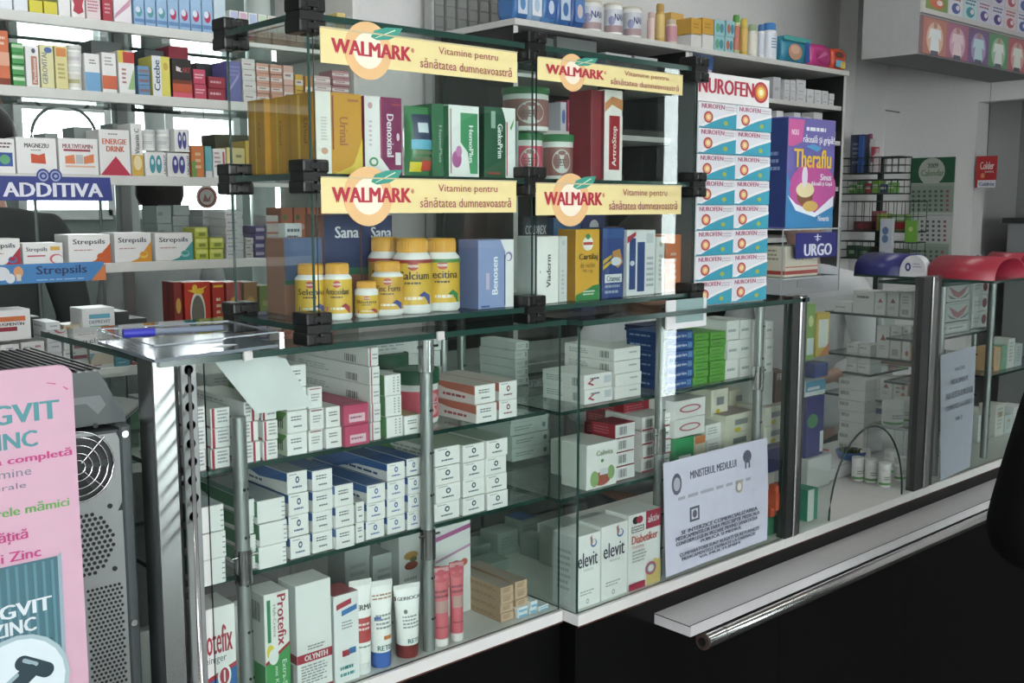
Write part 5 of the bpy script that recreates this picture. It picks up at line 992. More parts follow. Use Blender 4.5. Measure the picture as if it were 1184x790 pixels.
# third shelf
g2_ = 'cartons on the third left shelf'; T = zs_[2]
S('white carton with a blue and green patch at the frame edge', -12, 19, 160, T, front=[('r', .3, .2, .9, .6, '2f52a8'), ('e', .6, .4, .2, .14, '5aa870'), ('l', .2, .7, .9, .9, 2, '6a4048')], grp=g2_)
S('wide white magnesium carton with an orange patch', 20, 67, 159, T, front=[('t', 'MAGNEZIU', .2, .72, .8, .84, '4a4248'), ('p', [(.35, .3), (.72, .28), (.7, .58), (.55, .52), (.35, .56)], 'd8502c'), ('l', .35, .62, .7, .68, 1, '8a8488')], grp=g2_)
S('wide white multivitamin carton with orange printed bars', 69, 115, 160, T, front=[('t', 'MULTIVITAMIN', .1, .72, .85, .84, '8a4448'), ('r', .12, .64, .8, .7, 'a83444'), ('p', [(.15, .3), (.4, .3), (.38, .55), (.15, .5)], 'e07a44'), ('p', [(.62, .3), (.88, .34), (.88, .58), (.62, .5)], 'e07a44'), ('r', .42, .3, .6, .55, 'b8bab8'), ('r', .15, .2, .9, .25, 'e0b090')], grp=g2_)
S('taller white carton with orange lettering and a red triangle', 116, 152, 150, T, front=[('t', 'ENERGIE', .1, .68, .88, .8, 'd05a34'), ('t', 'DRINK', .22, .52, .8, .64, 'd05a34'), ('p', [(.0, 0), (1, 0), (.52, .42)], 'c8304c'), ('l', .3, .86, .7, .93, 1, '8a8e90')], grp=g2_)
S('narrow white and golden carton with vertical lettering', 153, 167, 143, T, front=[('r', 0, 0, 1, .4, 'd8a83c'), ('e', .5, .25, .35, .14, 'e8d8a0'), ('t', 'Vitamin C', .3, .42, .7, .9, '6a6e70', 90)], grp=g2_)
ft = lambda c: [('e', .35, .5, .14, .38, c), ('e', .65, .5, .14, .38, c), ('e', .35, .6, .06, .12, 'd8e4ea'), ('e', .65, .6, .06, .12, 'd8e4ea'), ('t', 'LACALUT', .88, .1, .98, .9, '5a6a80', 90)]
S('white carton with teal oval prints on the third shelf', 168, 193, 176, T, front=ft('3f9aa4'), grp=g2_)
S('white carton with violet oval prints on the third shelf', 194, 220, 177, T, front=ft('4a4a98'), grp=g2_)
zz = onY(200, 176, Ys)[1]+.0008
for i, px in enumerate((175, 192)):
    tub('white ribbed tin standing on the oval print cartons, %s one' % ['left', 'right'][i], px, 176, 150, 15, Ys+.005, zz+.0012, 'cfd4d0', 'd4d8d4', [('l', .2, .3, .8, .6, 2, '9aa09e')], group='white tins on the left shelves', name='tin')
pbox('small white carton with violet ovals above the larger one', 202, 220, 149, Ys, zz, .06, group=g2_, front=ft('4a4a98'))
S('orange and green carton with vertical print on the third shelf', 222, 237, 168, T, 'd87a3c', [('r', 0, 0, .4, .5, '6a9a4c'), ('l', .3, .2, .8, .8, 3, 'e8c8a0')], grp=g2_)
S('teal and white narrow carton on the third shelf', 238, 246, 169, T, '5fb0b4', [('r', 0, 0, 1, .2, 'd8d8d8')], grp=g2_)
S('white carton with red side lines on the third shelf', 247, 262, 172, T, front=[('r', .75, .1, .9, .9, 'c04c5c'), ('l', .1, .3, .6, .9, 4, 'a8888c')], grp=g2_)
S('cream yellow carton with a red foot on the third shelf', 263, 284, 171, T, 'e0cf80', [('r', 0, 0, 1, .25, 'c83850'), ('l', .5, .6, .9, .8, 1, '8a8470')], grp=g2_)
S('bright yellow carton with red foot by the lower clamp', 285, 299, 163, T, 'dcb83c', [('r', 0, 0, 1, .25, 'c83850')], grp=g2_)
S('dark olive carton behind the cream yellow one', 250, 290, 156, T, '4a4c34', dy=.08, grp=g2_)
for i, (a, b, yt) in enumerate(((88, 110, 147), (54, 70, 154), (133, 150, 143))): S('grey green box behind the front row of the third shelf, %s from left' % NTH[[1, 0, 2][i]], a, b, yt, T, '8a948e', dy=.09, grp=g2_)
for i, (a, b) in enumerate(((302, 318), (320, 336), (340, 356))): S('plain orange carton behind the honey cartons, %s from left' % NTH[i], a, b, 172, T, 'c88a5c', grp=g2_)
# fourth shelf
g3_ = 'cartons on the fourth left shelf'; T = zs_[3]
def strep(c, c2): return [('t', 'Strepsils', .1, .62, .86, .84, '3c4050'), ('p', [(.55, 0), (1, 0), (1, .7)], c), ('p', [(.4, 0), (.8, 0), (.8, .2)], c), ('e', .78, .24, .12, .12, c2), ('e', .78, .27, .09, .07, c), ('l', .12, .42, .6, .5, 1, 'b88a80')]
S('white lozenge carton with red corner at the frame edge', -20, 25, 276, T, front=strep('b82838', '3c78b8'), grp=g3_)
S('smaller white lozenge carton with red line and yellow tab', 27, 74, 281, T, front=[('t', 'Strepsils', .08, .58, .6, .82, '3c4050'), ('r', .1, .4, .55, .46, 'c03448'), ('r', .68, .66, .92, .84, 'd8a83c'), ('e', .82, .28, .17, .22, 'd8606c'), ('e', .85, .26, .14, .18, 'e2e2de')], grp=g3_)
S('white lozenge carton with deep orange corner', 80, 129, 271, T, front=strep('d85a20', 'd8602c'), grp=g3_, d=.08)
S('white lozenge carton with yellow orange corner', 133, 176, 269, T, front=strep('dc8f20', 'e8b83c'), grp=g3_, d=.08)
S('white lozenge carton with teal corner', 180, 224, 269, T, front=strep('3c9a94', '8ac8c4'), grp=g3_, d=.08)
for c, (a, b, yt, n) in enumerate(((226, 242, 263, 3), (243, 260, 275, 2))):
    column('lime yellow small carton', ['in the taller left pile', 'in the lower right pile'][c], a, b, yt, n, Ys, T, .06, g3_, col='b8c03c', front=[('r', .3, .2, .8, .5, '7a8a2c'), ('r', .1, .6, .9, .9, 'd0d470')])
column('flat grey green carton', 'in the pile behind lozenge cartons', 183, 201, 238, 3, Ys+.09, T+.0, .08, g3_, col='8a9a94', front=[('l', .1, .3, .5, .7, 1, '6a7a74')])
column('flat grey carton', 'in the second pile behind', 202, 222, 237, 5, Ys+.09, T, .08, g3_, col='94a09c')
column('flat silver carton', 'in the tall pile right of lime ones', 262, 283, 244, 6, Ys, T, .08, g3_, col='c4c8c8', front=[('l', .1, .3, .8, .7, 1, '7a7e88')])
column('flat grey white carton', 'behind the lime piles', 236, 261, 242, 6, Ys+.09, T, .08, g3_, col='a4aca8')
column('small white carton', 'beside the tall silver pile', 284, 294, 275, 3, Ys, T, .06, g3_, col='ccc8c4', front=[('l', .1, .3, .8, .7, 1, '7a5a68')])
column('violet and white carton', 'left of the glass end', 295, 308, 261, 4, Ys, T, .06, g3_, col='5a4a88', front=[('r', .1, .3, .9, .7, 'b8b0c8')])
column('orange lined white carton', 'seen through the cube shelf end', 309, 324, 249, 4, Ys, T, .06, g3_, col='d0ccc8', front=[('r', 0, .2, 1, .4, 'c07058')])
for i in range(4): S('orange patterned tall carton behind the display glass, %s from left' % NTH[i], 326+i*15, 340+i*15, 240, T, 'c8704c', [('e', .3, .8, .15, .06, '5a8a5c'), ('e', .7, .6, .15, .06, 'd8b0a0'), ('e', .4, .4, .15, .06, '5a8a5c')], dy=.02, grp=g3_)
# signs clipped to the shelf edges
def esign(label, x0, x1, yt, yb, col, ds, Y=YS-.006, pts=None):
    X0, zt_ = onY(x0, yt, Y); X1 = onY(x1, yt, Y)[0]; zb_ = onY(x0, yb, Y)[1]; W, H = X1-X0, zt_-zb_
    m = MB(); m.box(0, W*(.985), 0, .003, 0, H, col); m.prints(lambda u, v, k: (u*W, -.0003-.0002*k, v*H), ds)
    return tag(m.build('shelf_sign', None, (X0, Y, zb_)), label, 'sign')
esign('blue shelf sign with white lettering and twin spirals', -12, 129, 203, 232, '33408f',
      [('p', [(.985, 1), (1.0, 0), (.97, 0), (.97, 1)], '33408f'), ('e', .42, 1.02, .055, .3, '33408f'), ('e', .52, 1.02, .055, .3, '33408f'), ('e', .42, 1.02, .042, .22, '9aa8d0'), ('e', .52, 1.02, .042, .22, '9aa8d0'), ('e', .42, 1.02, .03, .15, '33408f'), ('e', .52, 1.02, .03, .15, '33408f'), ('e', .42, 1.02, .015, .07, '9aa8d0'), ('e', .52, 1.02, .015, .07, '9aa8d0'), ('t', 'ADDITIVA', .09, .16, .9, .74, 'dfe0ea')])
esign('sky blue shelf sign with orange corner and dark lettering', -12, 122, 307, 330, '3f86c8', [('p', [(.86, 0), (1, 0), (1, .9)], 'dd7a3c'), ('t', 'Strepsils', .38, .3, .82, .88, '2c3a66'), ('e', .09, .55, .07, .35, 'd8dce0'), ('e', .16, .3, .04, .25, 'd8dce0'), ('e', .23, .6, .04, .3, 'e09a60'), ('r', .21, .15, .25, .5, 'd8c8b0'), ('l', .38, .08, .85, .2, 1, '9ac0e4')])
# fifth shelf
g4_ = 'cartons on the fifth left shelf'; T = zs_[4]
rb = [('r', .05, .25, .95, .75, 'dfe0dc'), ('l', .5, .35, .9, .65, 1, 'a04450')]
for i, (a, b, yt, n, ds, c) in enumerate(((-14, 2, 392, 5, lns, 'd0d0cc'), (3, 26, 398, 4, [('l', .3, .3, .7, .6, 1, '6a6e88')], 'dadad6'), (27, 55, 395, 3, [('l', .6, .3, .9, .7, 1, 'b86070'), ('l', .1, .4, .5, .6, 1, '8a8e90')], 'dadad6'), (56, 74, 372, 5, [('l', .3, .4, .9, .7, 1, '8a90a0')], 'd0d4d4'), (75, 104, 392, 3, [('r', .4, .1, .98, .45, '98283c'), ('l', .1, .5, .6, .8, 1, '8a8e90')], 'd8d8d6'))):
    column(['white carton', 'white carton with tiny logo', 'wide white carton with pink mark', 'flat grey white carton', 'white carton with crimson strip'][i], ['at the frame edge above the poster', 'left pile above the poster', 'second pile above the poster', 'tall pile in the middle', 'left of the peach carton'][i], a, b, yt, n, Ys, T, .08, g4_, col=c, front=ds, left=[('l', .1, .3, .9, .7, 1, '9aa0a0')])
zz = onY(20, 394, Ys)[1]+.001
pbox('white carton with orange and red bars on top of the left piles', -4, 37, 358, Ys+.003, zz, .07, group=g4_, front=[('r', .0, .62, .85, .78, 'd86a2c'), ('r', .0, .3, .6, .44, 'a82c3c'), ('t', 'AUGMENTIN', .0, .48, .8, .58, '4a4e50')])
pbox('small cream carton with an ochre square over the crimson strips', 74, 94, 375, Ys+.02, onY(90, 391, Ys)[1]+.001, .05, group=g4_, col='c9bfa4', front=[('r', .1, .5, .4, .8, 'c8902c'), ('l', .45, .4, .9, .7, 1, '8a7c60')])
pbox('white carton with blue and teal bars topmost on the fifth shelf', 96, 134, 356, Ys+.005, onY(115, 389, Ys)[1]+.001, .07, group=g4_, col='dfe2e0', front=[('r', .2, .62, .85, .78, '5fb0cc'), ('t', 'DEPREVIT', .2, .44, .85, .56, '7a8894'), ('r', .2, .2, .8, .36, '3fa890')])
column('peach and white carton', 'below the blue barred one', 105, 133, 390, 2, Ys, T, .07, g4_, col='dac4ac', front=[('p', [(0, .5), (.2, 1), (0, 1)], '5a98c0'), ('r', 0, 0, 1, .25, 'e0e0dc'), ('l', .1, .1, .5, .3, 1, 'c04c50')])
column('teal blue carton', 'right of the peach ones', 134, 152, 385, 4, Ys, T, .07, g4_, col='3f8fa8', front=[('l', .2, .3, .8, .6, 1, 'a8d0d8')])
column('crimson and white carton', 'left of the steel post', 153, 176, 405, 2, Ys, T, .07, g4_, col='b04450', front=[('r', 0, .5, 1, 1, 'd8d0ce'), ('l', .2, .15, .8, .4, 1, 'e0b8b8')])
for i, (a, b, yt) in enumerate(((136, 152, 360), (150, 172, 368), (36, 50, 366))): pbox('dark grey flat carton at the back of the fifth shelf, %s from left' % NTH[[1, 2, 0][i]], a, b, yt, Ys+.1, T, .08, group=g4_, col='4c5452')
# red gift cartons
for i, (a, b) in enumerate(((204, 214), (216, 246), (248, 262), (264, 282), (284, 300))):
    fr2 = [('e', .5, .6, .3, .28, 'd8d8c8'), ('e', .5, .58, .25, .25, '6a6a5c'), ('e', .4, .92, .1, .05, 'e8c020'), ('e', .6, .88, .15, .04, 'e8c020'), ('p', [(.1, .9), (.5, .84), (.9, .95), (.5, .9)], 'e8c020')] if i == 1 else ([('l', .3, .3, .7, .8, 6, 'e8d8b0'), ('r', .1, .93, .9, .96, 'e8c020')] if i == 2 else [('e', .5, .7, .3, .1, 'c8a040')])
    pbox('red carton with golden ornament behind the pen tray, %s from left' % NTH[i], a, b, 326, Ys, T, .06, group='red cartons with golden ornaments', col=['8a2420', 'c8301c', 'b82c1c', 'a8483c', '9a6a34'][i], front=fr2, left=[('r', .4, 0, .6, 1, '6a201c')])
pbox('green and yellow carton beside the red ones behind the clamp', 302, 318, 330, Ys, T, .06, group=None, col='7a8a3c', front=[('l', .2, .3, .8, .8, 3, 'a8a860')])
# sixth shelf, behind the computer
T = 1.0
g5_ = 'goods on the lowest left shelf'
column('pale folded sheet pack', 'behind the computer tower', 133, 152, 468, 6, Ys, T, .1, g5_, col='b8c4cc', front=[('r', .85, 0, 1, 1, '3a5a88')])
column('green carton', 'beside the folded sheet packs', 153, 165, 465, 3, Ys, T, .08, g5_, col='5a8a68')
S('grey white carton half hidden by the steel post', 166, 178, 460, T, 'a8aeac', grp=g5_)
m = MB(); m.box(0, .1, 0, .16, 0, .012, 'c8cccc', .004); m.prints(lambda u, v, k: (.1*u, -.0003-.0001*k, .012*v), [('r', 0, .3, 1, .6, '8a9090')])
o = m.build('paper_stack', None, (onY(126, 470, 2.1)[0], 2.1, 1.09), .3); o.rotation_euler.y = -.5; tag(o, 'loose white paper stack leaning behind the computer tower', 'paper')
MB_ = None
# arc of a reflection, built as a wire hoop behind the shelves
m = MB(); Yh_ = 2.6; ca, cz = onY(75, 160, Yh_); r = onY(112, 160, Yh_)[0]-ca
m.tube([(r*math.cos(a*PI/18), 0, r*1.0*math.sin(a*PI/18)) for a in range(0, 19)], .004, M('6c7a78', .4), 8)
m.tube([(-r, 0, 0), (-r, 0, -(cz-0))], .004, M('6c7a78', .4), 8); m.tube([(r, 0, 0), (r, 0, -(cz-0))], .004, M('6c7a78', .4), 8)
tag(m.build('reflected_hoop', None, (ca, Yh_, cz)), 'thin grey wire hoop on legs behind the left shelving', 'hoop')
# decal hanging in the window: small round red and white sticker
m = MB(); X_, z_ = onY(239, 228, 2.62)
m.loft([(0, .03, .03), (.001, .03, .03)], 'dcdcd8', 28)
m.prints(lambda u, v, k: (-.03+.06*u, -.03+.06*v, .0011+.0002*k), [('e', .5, .5, .42, .42, 'b8544c'), ('e', .5, .5, .34, .34, 'dcdcd8'), ('p', [(.3, .3), (.4, .65), (.55, .4), (.7, .65), (.62, .3)], 'a8746c')])
o = m.build('hanging_sticker', None, (X_, 2.62, z_)); o.rotation_euler.x = PI/2; o['label'] = 'small round white sticker with red ring hanging behind the fourth shelf'; o['category'] = 'sticker'
m = MB(); m.tube([(0, 0, 0), (0, 0, 2.949-z_-.031)], .0008, WIRE, 6); tag(m.build('hanging_thread', None, (X_, 2.6215, z_+.031)), 'thin thread holding the round red and white sticker', 'thread')

# ================================================================== BLACK SHELF UNITS AT THE BACK
YK2 = 2.455; BX0 = onY(594, 22, YK2)[0]; BXm = onY(797, 60, YK2)[0]; BX1 = onY(979, 85, YK2)[0]; BZ = 2.118
PAN = M('1c1d1d', .5); EDG = M('c9c9c5', .4)
u = thing('shelf_unit', 'tall black shelf unit with pale edges carrying milk tins and blue bags', 'shelf unit', (0, 0, 0), 0, 'black shelf units')
u2 = thing('shelf_unit', 'tall black shelf unit with pale edges nearest the calendar wall', 'shelf unit', (0, 0, 0), 0, 'black shelf units')
for un, x0, x1 in ((u, BX0, BXm), (u2, BXm+.002, BX1)):
    m = MB(); m.box(x0, x0+.018, YK2+.002, YK2+.35, 0, BZ-.02, PAN); m.box(x1-.018, x1, YK2+.002, YK2+.35, 0, BZ-.02, PAN); m.box(x0, x1, YK2+.35, YK2+.356, 0, BZ, PAN); m.build('carcass', un)
    m = MB(); m.box(x0-.004, x1+.004, YK2-.01, YK2+.36, BZ-.0195, BZ, EDG, .001); m.box(x0, x0+.018, YK2, YK2+.0018, 0, BZ-.02, EDG); m.box(x1-.018, x1, YK2, YK2+.0018, 0, BZ-.02, EDG); m.build('top_board', un)
zr = [onY(940, 119, YK2)[1], onY(940, 161, YK2)[1], 1.63, 1.42, 1.2]; zlft = [1.965, 1.79, 1.6, 1.4, 1.2]
for z in zr: MB().box(BXm+.021, BX1-.019, YK2+.006, YK2+.345, z-.018, z, EDG, .001).build('shelf_board', u2)
for z in zlft: MB().box(BX0+.019, BXm-.019, YK2+.006, YK2+.345, z-.018, z, EDG, .001).build('shelf_board', u)
CN = 'goods_carton'
gk = 'goods on top of the black shelf units'
YT = YK2+.01
def soft_pack(label, a, b, yt, Y, z, col, ds, dth=.09, group=None, name='soft_pack', cat='pack'):
    ym = ybase((a+b)/2, Y, z); X0 = onY(a, ym, Y)[0]; X1 = onY(b, ym, Y)[0]; h = onY((a+b)/2, yt, Y)[1]-z; w = X1-X0
    m = MB(); bm = bmesh.new(); bmesh.ops.create_cube(bm, size=1); bmesh.ops.subdivide_edges(bm, edges=bm.edges[:], cuts=5, use_grid_fill=True)
    rr = random.Random(int(a))
    for v in bm.verts:
        x, y, q = v.co; f = (1-(2*x)**4*.12-(2*q)**4*.12)
        v.co = (x*w*(1-.06*(2*q)**4), (y*dth*f*(1-.25*abs(2*q)**3)) + rr.uniform(-.002, .002), (q+.5)*h*(1-.05*(2*x)**4))
        v.co.z = max(0, v.co.z+rr.uniform(-.0015, .0015)) if q > -.49 else 0
    bm.verts.index_update(); m.add([v.co[:] for v in bm.verts], [[v.index for v in f.verts] for f in bm.faces], M(col, .3), True); bm.free()
    m.prints(lambda u, v, k: (-w/2+u*w, -dth/2-.003-.0003*k, v*h), ds)
    return tag(m.build(name, None, (X0+w/2, Y+dth/2, z+.0005)), label, cat, group)
for i in range(5):
    a = 596+i*16.5; soft_pack('blue and pale plastic bag on the black unit, %s from the left' % NTH[i], a, a+15.5, -25+i*2, YT, BZ, ['3a78c0', '8ab0d8', '4a88c8', '3a70b8', '3460a8'][i], [('r', .15, .15, .85, .7, ['c8d8e8', 'dfe6ee', '2a60b0', 'b8cce0', '4a7cc4'][i]), ('e', .5, .4, .2, .16, ['4a88c8', 'a8c8e0', 'c8d8ec', '3a70b8', 'c8b8b8'][i])], group=gk, name='plastic_bag', cat='bag')
for i, (px, yt, w) in enumerate(((692, 0, 29), (717, 3, 22), (739, 7, 22))):
    tub('pale milk powder tin with dark blue letters, %s of three on the black unit' % ['left', 'middle', 'right'][i], px, ybase(px, YT, BZ), yt, w, YT, BZ, 'c9c4b0', 'c9ced8', [('t', 'NAN', .4, .5, .8, .8, '2a3a70'), ('r', 0, 0, 1, .3, 'a88c90'), ('e', .3, .5, .12, .2, '8a90b8')], group='milk powder tins', name='milk_tin', rz=-.35, lidh=.08)
def slim(label, px, yt, w, col, capc, lc=None, z=BZ, Y=YT, hc=.2, ds=(), group=gk):
    return pill_bottle(label, px, ybase(px, Y, z), yt, w, Y, z, capc=capc, lab=ds, lc=lc or col, body=col, group=group, name='bottle', rz=-.3)
slim('pale pink bottle beside the milk tins', 756, 14, 9, 'd8c0b4', 'c8a8a0', 'd8b8b0'); slim('ochre bottle beside the milk tins', 767, 4, 11, 'c8a048', 'b89040', 'd8b868'); slim('cream bottle with pink label behind the post', 781, 22, 13, 'd8d0bc', 'c8b8a0', 'c88a94')
pbox('yellow carton above the vertical seam between black units', 775, 790, 15, YT+.1, BZ, .06, group=gk, col='d8a848')
for c, (a, b) in enumerate(((799, 811), (812, 825))):
    pbox('white lower half carton under the yellow one, %s pair' % ['left', 'right'][c], a, b, 40, YT, BZ, .08, group=gk, col='d0d0cc'); zz = onY((a+b)/2, 40, YT)[1]+.001
    pbox('golden yellow carton on a white one, %s pair' % ['left', 'right'][c], a, b, 21, YT, zz, .08, group=gk, col='cf9a2c', front=[('l', .2, .3, .8, .7, 2, 'a87820')])
for c, (a, b) in enumerate(((826, 838), (839, 849))):
    column('pale turquoise carton', ['left pile right of yellow pair', 'right pile left of the bottles'][c], a, b, 23+c, 2, YT, BZ, .08, gk, col='8fc4cc', front=[('e', .3, .5, .2, .3, ['5aa880', 'b86a50'][c]), ('e', .7, .5, .2, .3, '3a8a98')])
slim('slim bottle with green cap on the black unit', 854, 17, 9, 'b8bc80', '4a9a38', 'c87058'); slim('golden oil bottle with yellow cap on the black unit', 863, 21, 9, 'c8a838', 'd8c040', 'd8b050')
slim('cream bottle with green shoulder on the black unit', 874, 28, 12, 'd4d4c8', '9ab088', 'd8d8c8'); slim('narrow white bottle with blue cap on the black unit', 883, 28, 9, 'd8dce0', '3a70b0', 'c8d0dc')
slim('wide white canister with bright blue lid on the black unit', 896, 26, 18, 'dfe4e8', '2f78c0', 'd4dce6', ds=[('l', .4, .3, .7, .8, 4, '3a70a8')])
soft_pack('blue diaper pack with a baby face on the black unit', 905, 936, 42, YT, BZ, '2a88a8', [('r', 0, .8, 1, .97, '3fa8a0'), ('e', .42, .42, .26, .3, 'b88a6c'), ('e', .42, .5, .17, .16, 'd0a488'), ('r', .8, .1, .96, .85, '2a58a8')], group=gk)
soft_pack('bright pink pack on the black unit', 938, 961, 51, YT, BZ, 'c83484', [('e', .5, .5, .3, .25, 'b02a70'), ('p', [(.2, .3), (.8, .6), (.6, .7)], 'd86aa4')], group=gk)
soft_pack('small orange red pack at the right end of the black unit', 963, 979, 56, YT, BZ, 'd8482c', [('r', .15, .15, .75, .45, '5ab0d8'), ('e', .4, .7, .3, .14, '6a4034'), ('r', .5, .1, .8, .4, 'd8b83c')], group=gk)
# inside right unit
gr_ = 'small white goods in the black shelf unit'
z = zr[0]; YU = YK2+.03
for c, (a, b, yt, n) in enumerate(((894, 903, 89, 1), (907, 913, 92, 3), (914, 920, 93, 3), (921, 932, 92, 3), (933, 941, 103, 1), (942, 950, 104, 2), (951, 958, 105, 2), (959, 965, 108, 2))):
    column('small white carton', 'on the upper black shelf, group %s' % ['one', 'two', 'three', 'four', 'five', 'six', 'seven', 'eight'][c], a, b, yt, n, YU, z, .06, gr_, col='c8cacc' if c else 'b8bcc0', front=[('l', .2, .3, .8, .6, 1, '9a9ca0')])
for c, (a, b, yt) in enumerate(((897, 905, 128), (906, 916, 135), (917, 925, 130), (927, 938, 134), (940, 950, 130), (958, 966, 152))):
    pbox('small pale carton on the second black shelf, %s from left' % NTH[c], a, b, yt, YU, zr[1], .06, group=gr_, col=['d0d2d4', 'c4b8b8', 'ccd0d4', 'b8b4b4', 'd0d0d0', 'd4d4d4'][c], front=[('l', .2, .3, .8, .6, 1, '8a5a60')])
for c, (a, b, yt) in enumerate(((893, 905, 190), (908, 920, 195), (925, 940, 190), (945, 958, 196), (962, 972, 225))):
    pbox('grey white carton on the third black shelf, %s from left' % NTH[c], a, b, yt, YU, zr[2], .06, group=gr_, col='c0c4c4')
pbox('pale carton by the right edge of the fourth black shelf', 956, 966, 250, YU, zr[3], .06, group=gr_, col='c4c6c6')
# blue pack hanging by the left clamp above dispenser
pbox('blue and white pack standing at the top of the dispenser', 806, 824, 54, YK2+.03, zlft[0] if False else zr[0], .05, group=gr_, col='2f5aa0', front=[('e', .5, .8, .3, .1, '6a9ad8'), ('r', .1, .1, .9, .5, 'c8b0b8')])
# inside left unit
gl_ = 'goods in the left black shelf unit'
for c, (a, b, yt, col) in enumerate(((656, 668, 116, 'b83a60'), (669, 677, 116, 'a83258'), (678, 684, 118, '3a4a98'), (648, 655, 118, 'c8ccd4'))):
    pbox(['crimson patterned carton behind the brown tubs, left one', 'crimson patterned carton behind the brown tubs, right one', 'dark blue carton behind the brown tubs', 'white carton with blue ring behind the brown tubs'][c], a, b, yt, YU, zlft[1], .06, group=gl_, col=col, front=[('e', .5, .5, .3, .25, 'd8a0b0' if c < 2 else '4a68b0'), ('l', .1, .1, .9, .3, 1, 'd8c8d0')])
for c, (a, b, yt, col) in enumerate(((604, 622, 36, '4c5654'), (625, 640, 44, '5c6866'), (644, 690, 45, '6c7472'), (700, 730, 62, 'b8babc'), (733, 760, 66, 'a8acae'))):
    pbox('grey carton on the upper board of the left black unit, %s from left' % NTH[c], a, b, yt, YU, zlft[0], .06, group=gl_, col=col, front=[('l', .1, .3, .5, .5, 1, 'b8bcba')])
for c, (a, b, yt, col, t_) in enumerate(((604, 634, 250, '2a3440', 'COLDREX'), (640, 672, 252, '4a78a8', ''), (673, 700, 235, '2f3f7c', ''), (702, 735, 262, '8a5a50', ''), (740, 780, 262, '5c6466', ''))):
    pbox(['black carton with white lettering behind the upright clamp', 'light blue carton behind the plain white one', 'navy carton with pale disc behind the cartilage carton', 'brownish carton behind the navy ones', 'grey carton behind the orange red one'][c], a, b, yt, YU, zlft[3], .06, group=gl_, col=col, front=([('t', t_, .1, .5, .9, .75, 'd0d4d8')] if t_ else [('e', .5, .5, .2, .15, 'c8ccd0')]))
# grey slatted sample panel on the wall
x0, z1 = onY(502, 0, 2.9); x1, z0 = onY(592, 112, 2.9); 
m = MB(); w = x1-x0; n = 7; zt2 = 2.3; zb2_ = 0.
m.box(0, w, .02, .04, 0, zt2-zb2_, '6c726f')
for i in range(n):
    a = w*i/n; m.box(a+.004, a+w/n-.004, .008, .02, 0, zt2-zb2_, M('757b78', .35), .002)
    for j in range(62):
        zz = j*(zt2-zb2_)/62; m.box(a+.006, a+w/n-.006, .004, .0079, zz+.002, zz+(zt2-zb2_)/62-.003, M('7e8481', .3))
    m.tube([(a+w/n*.5, .0, 2.01), (a+w/n*.5, .0, 2.05)], .003, CHROME, 8)
m.box(-.012, 0, 0, .04, 0, zt2-zb2_, 'a8acaa'); m.box(w, w+.02, 0, .04, 0, zt2-zb2_, 'b4b8b6')
tag(m.build('slatted_screen', None, (x0, 2.9, zb2_)), 'grey panel of narrow vertical slats between grey wall and black shelves', 'screen')
# drawer cabinet under the shelves
t = thing('drawer_cabinet', 'grey green drawer cabinet behind the counter below the black shelves', 'cabinet', (1.52, 2.16, 0))
MB().box(0, 2.6, .02, .28, .0, 1.12, '8d9793', .003).build('cabinet_body', t)
for i in range(8):
    for j in range(7):
        m = MB(); m.box(.01+i*.324, .01+i*.324+.314, .004, .0195, .06+j*.15, .06+j*.15+.143, '98a29e', .003); dr = m.build('drawer', t); MB().box(.12+i*.324, .2+i*.324, -.008, .0039, .12+j*.15, .132+j*.15, 'b8bebc', .002).build('drawer_handle', dr)

# ================================================================== CALENDAR WALL
XC_ = XE-.012
def wallpt(px, py): y, z = onX(px, py, XC_); return y, z
y0, zt_ = wallpt(1054, 183); y1, _ = wallpt(1105, 184); zb_ = wallpt(1078, 298)[1]; W = y0-y1
t = thing('wall_calendar', 'green and white three month wall calendar on the end wall', 'calendar', (XC_, y0, zb_-.08)); H = zt_-zb_+.08
m = MB(); m.box(0, .008, -W, 0, 0, H, 'b4bcb4'); hd = wallpt(1053, 212)[1]-(zb_-.08)
fn = lambda u, v, k: (-.0004-.0003*k, -u*W, v*H)
m.prints(fn, [('r', 0, hd/H, 1, 1, '1f5c38'), ('e', .48, (hd/H+1)/2-.01, .3, (1-hd/H)*.54, 'b4bab0'), ('t', '2009', .38, (hd/H)+.13, .62, (hd/H)+.17, '4a6a50'), ('t', 'Calendar', .24, (hd/H)+.06, .76, (hd/H)+.115, '6a8a5c')])
for i in range(3):
    v1 = (hd/H)*(1-i/3.)-.006; v0 = (hd/H)*(1-(i+1)/3.)+.006; c = '8a9c8c' if i != 1 else 'bcc0be'
    m.prints(fn, [('r', .0, v0, 1, v1, c), ('r', .0, v1-.02, 1, v1-.004, '98a49a' if i != 1 else 'a8acaa')])
    for r in range(5):
        for q in range(7):
            m.prints(fn, [('r', .07+q*.13, v0+.012+r*(v1-v0-.05)/5, .07+q*.13+.06, v0+.012+(r+.5)*(v1-v0-.05)/5, '9a5050' if q == 6 else '4c5c52')])
m.build('calendar_sheet', t)
# red little sign at the opening corner
Yj = oy1-.004
y_, z_ = wallpt(1131, 181); y2, z2 = wallpt(1153, 217)
t = thing('hanging_sign', 'small red and white sign hanging in the side room opening', 'sign', (XE-.03, y_, z2)); W = y_-y2; H = z_-z2
m = MB(); m.box(0, .003, -W, 0, 0, H, 'c42c30'); m.prints(lambda u, v, k: (-.0003-.0003*k, -u*W, v*H), [('r', .12, 0, 1, .24, 'd0d4dc'), ('t', 'Colder', .2, .58, .86, .82, 'e8dcdc'), ('t', 'pentru', .45, .45, .85, .54, 'd8b8b8'), ('e', .35, .38, .1, .08, 'd8904c'), ('t', 'Coldrex', .2, .06, .92, .17, '3a4470')]); m.build('sign_board', t)
m = MB(); m.tube([(.0015, -W/2, H), (.0015, -W/2, 2.949-z2)], .0012, WIRE, 6); m.build('cord', t)
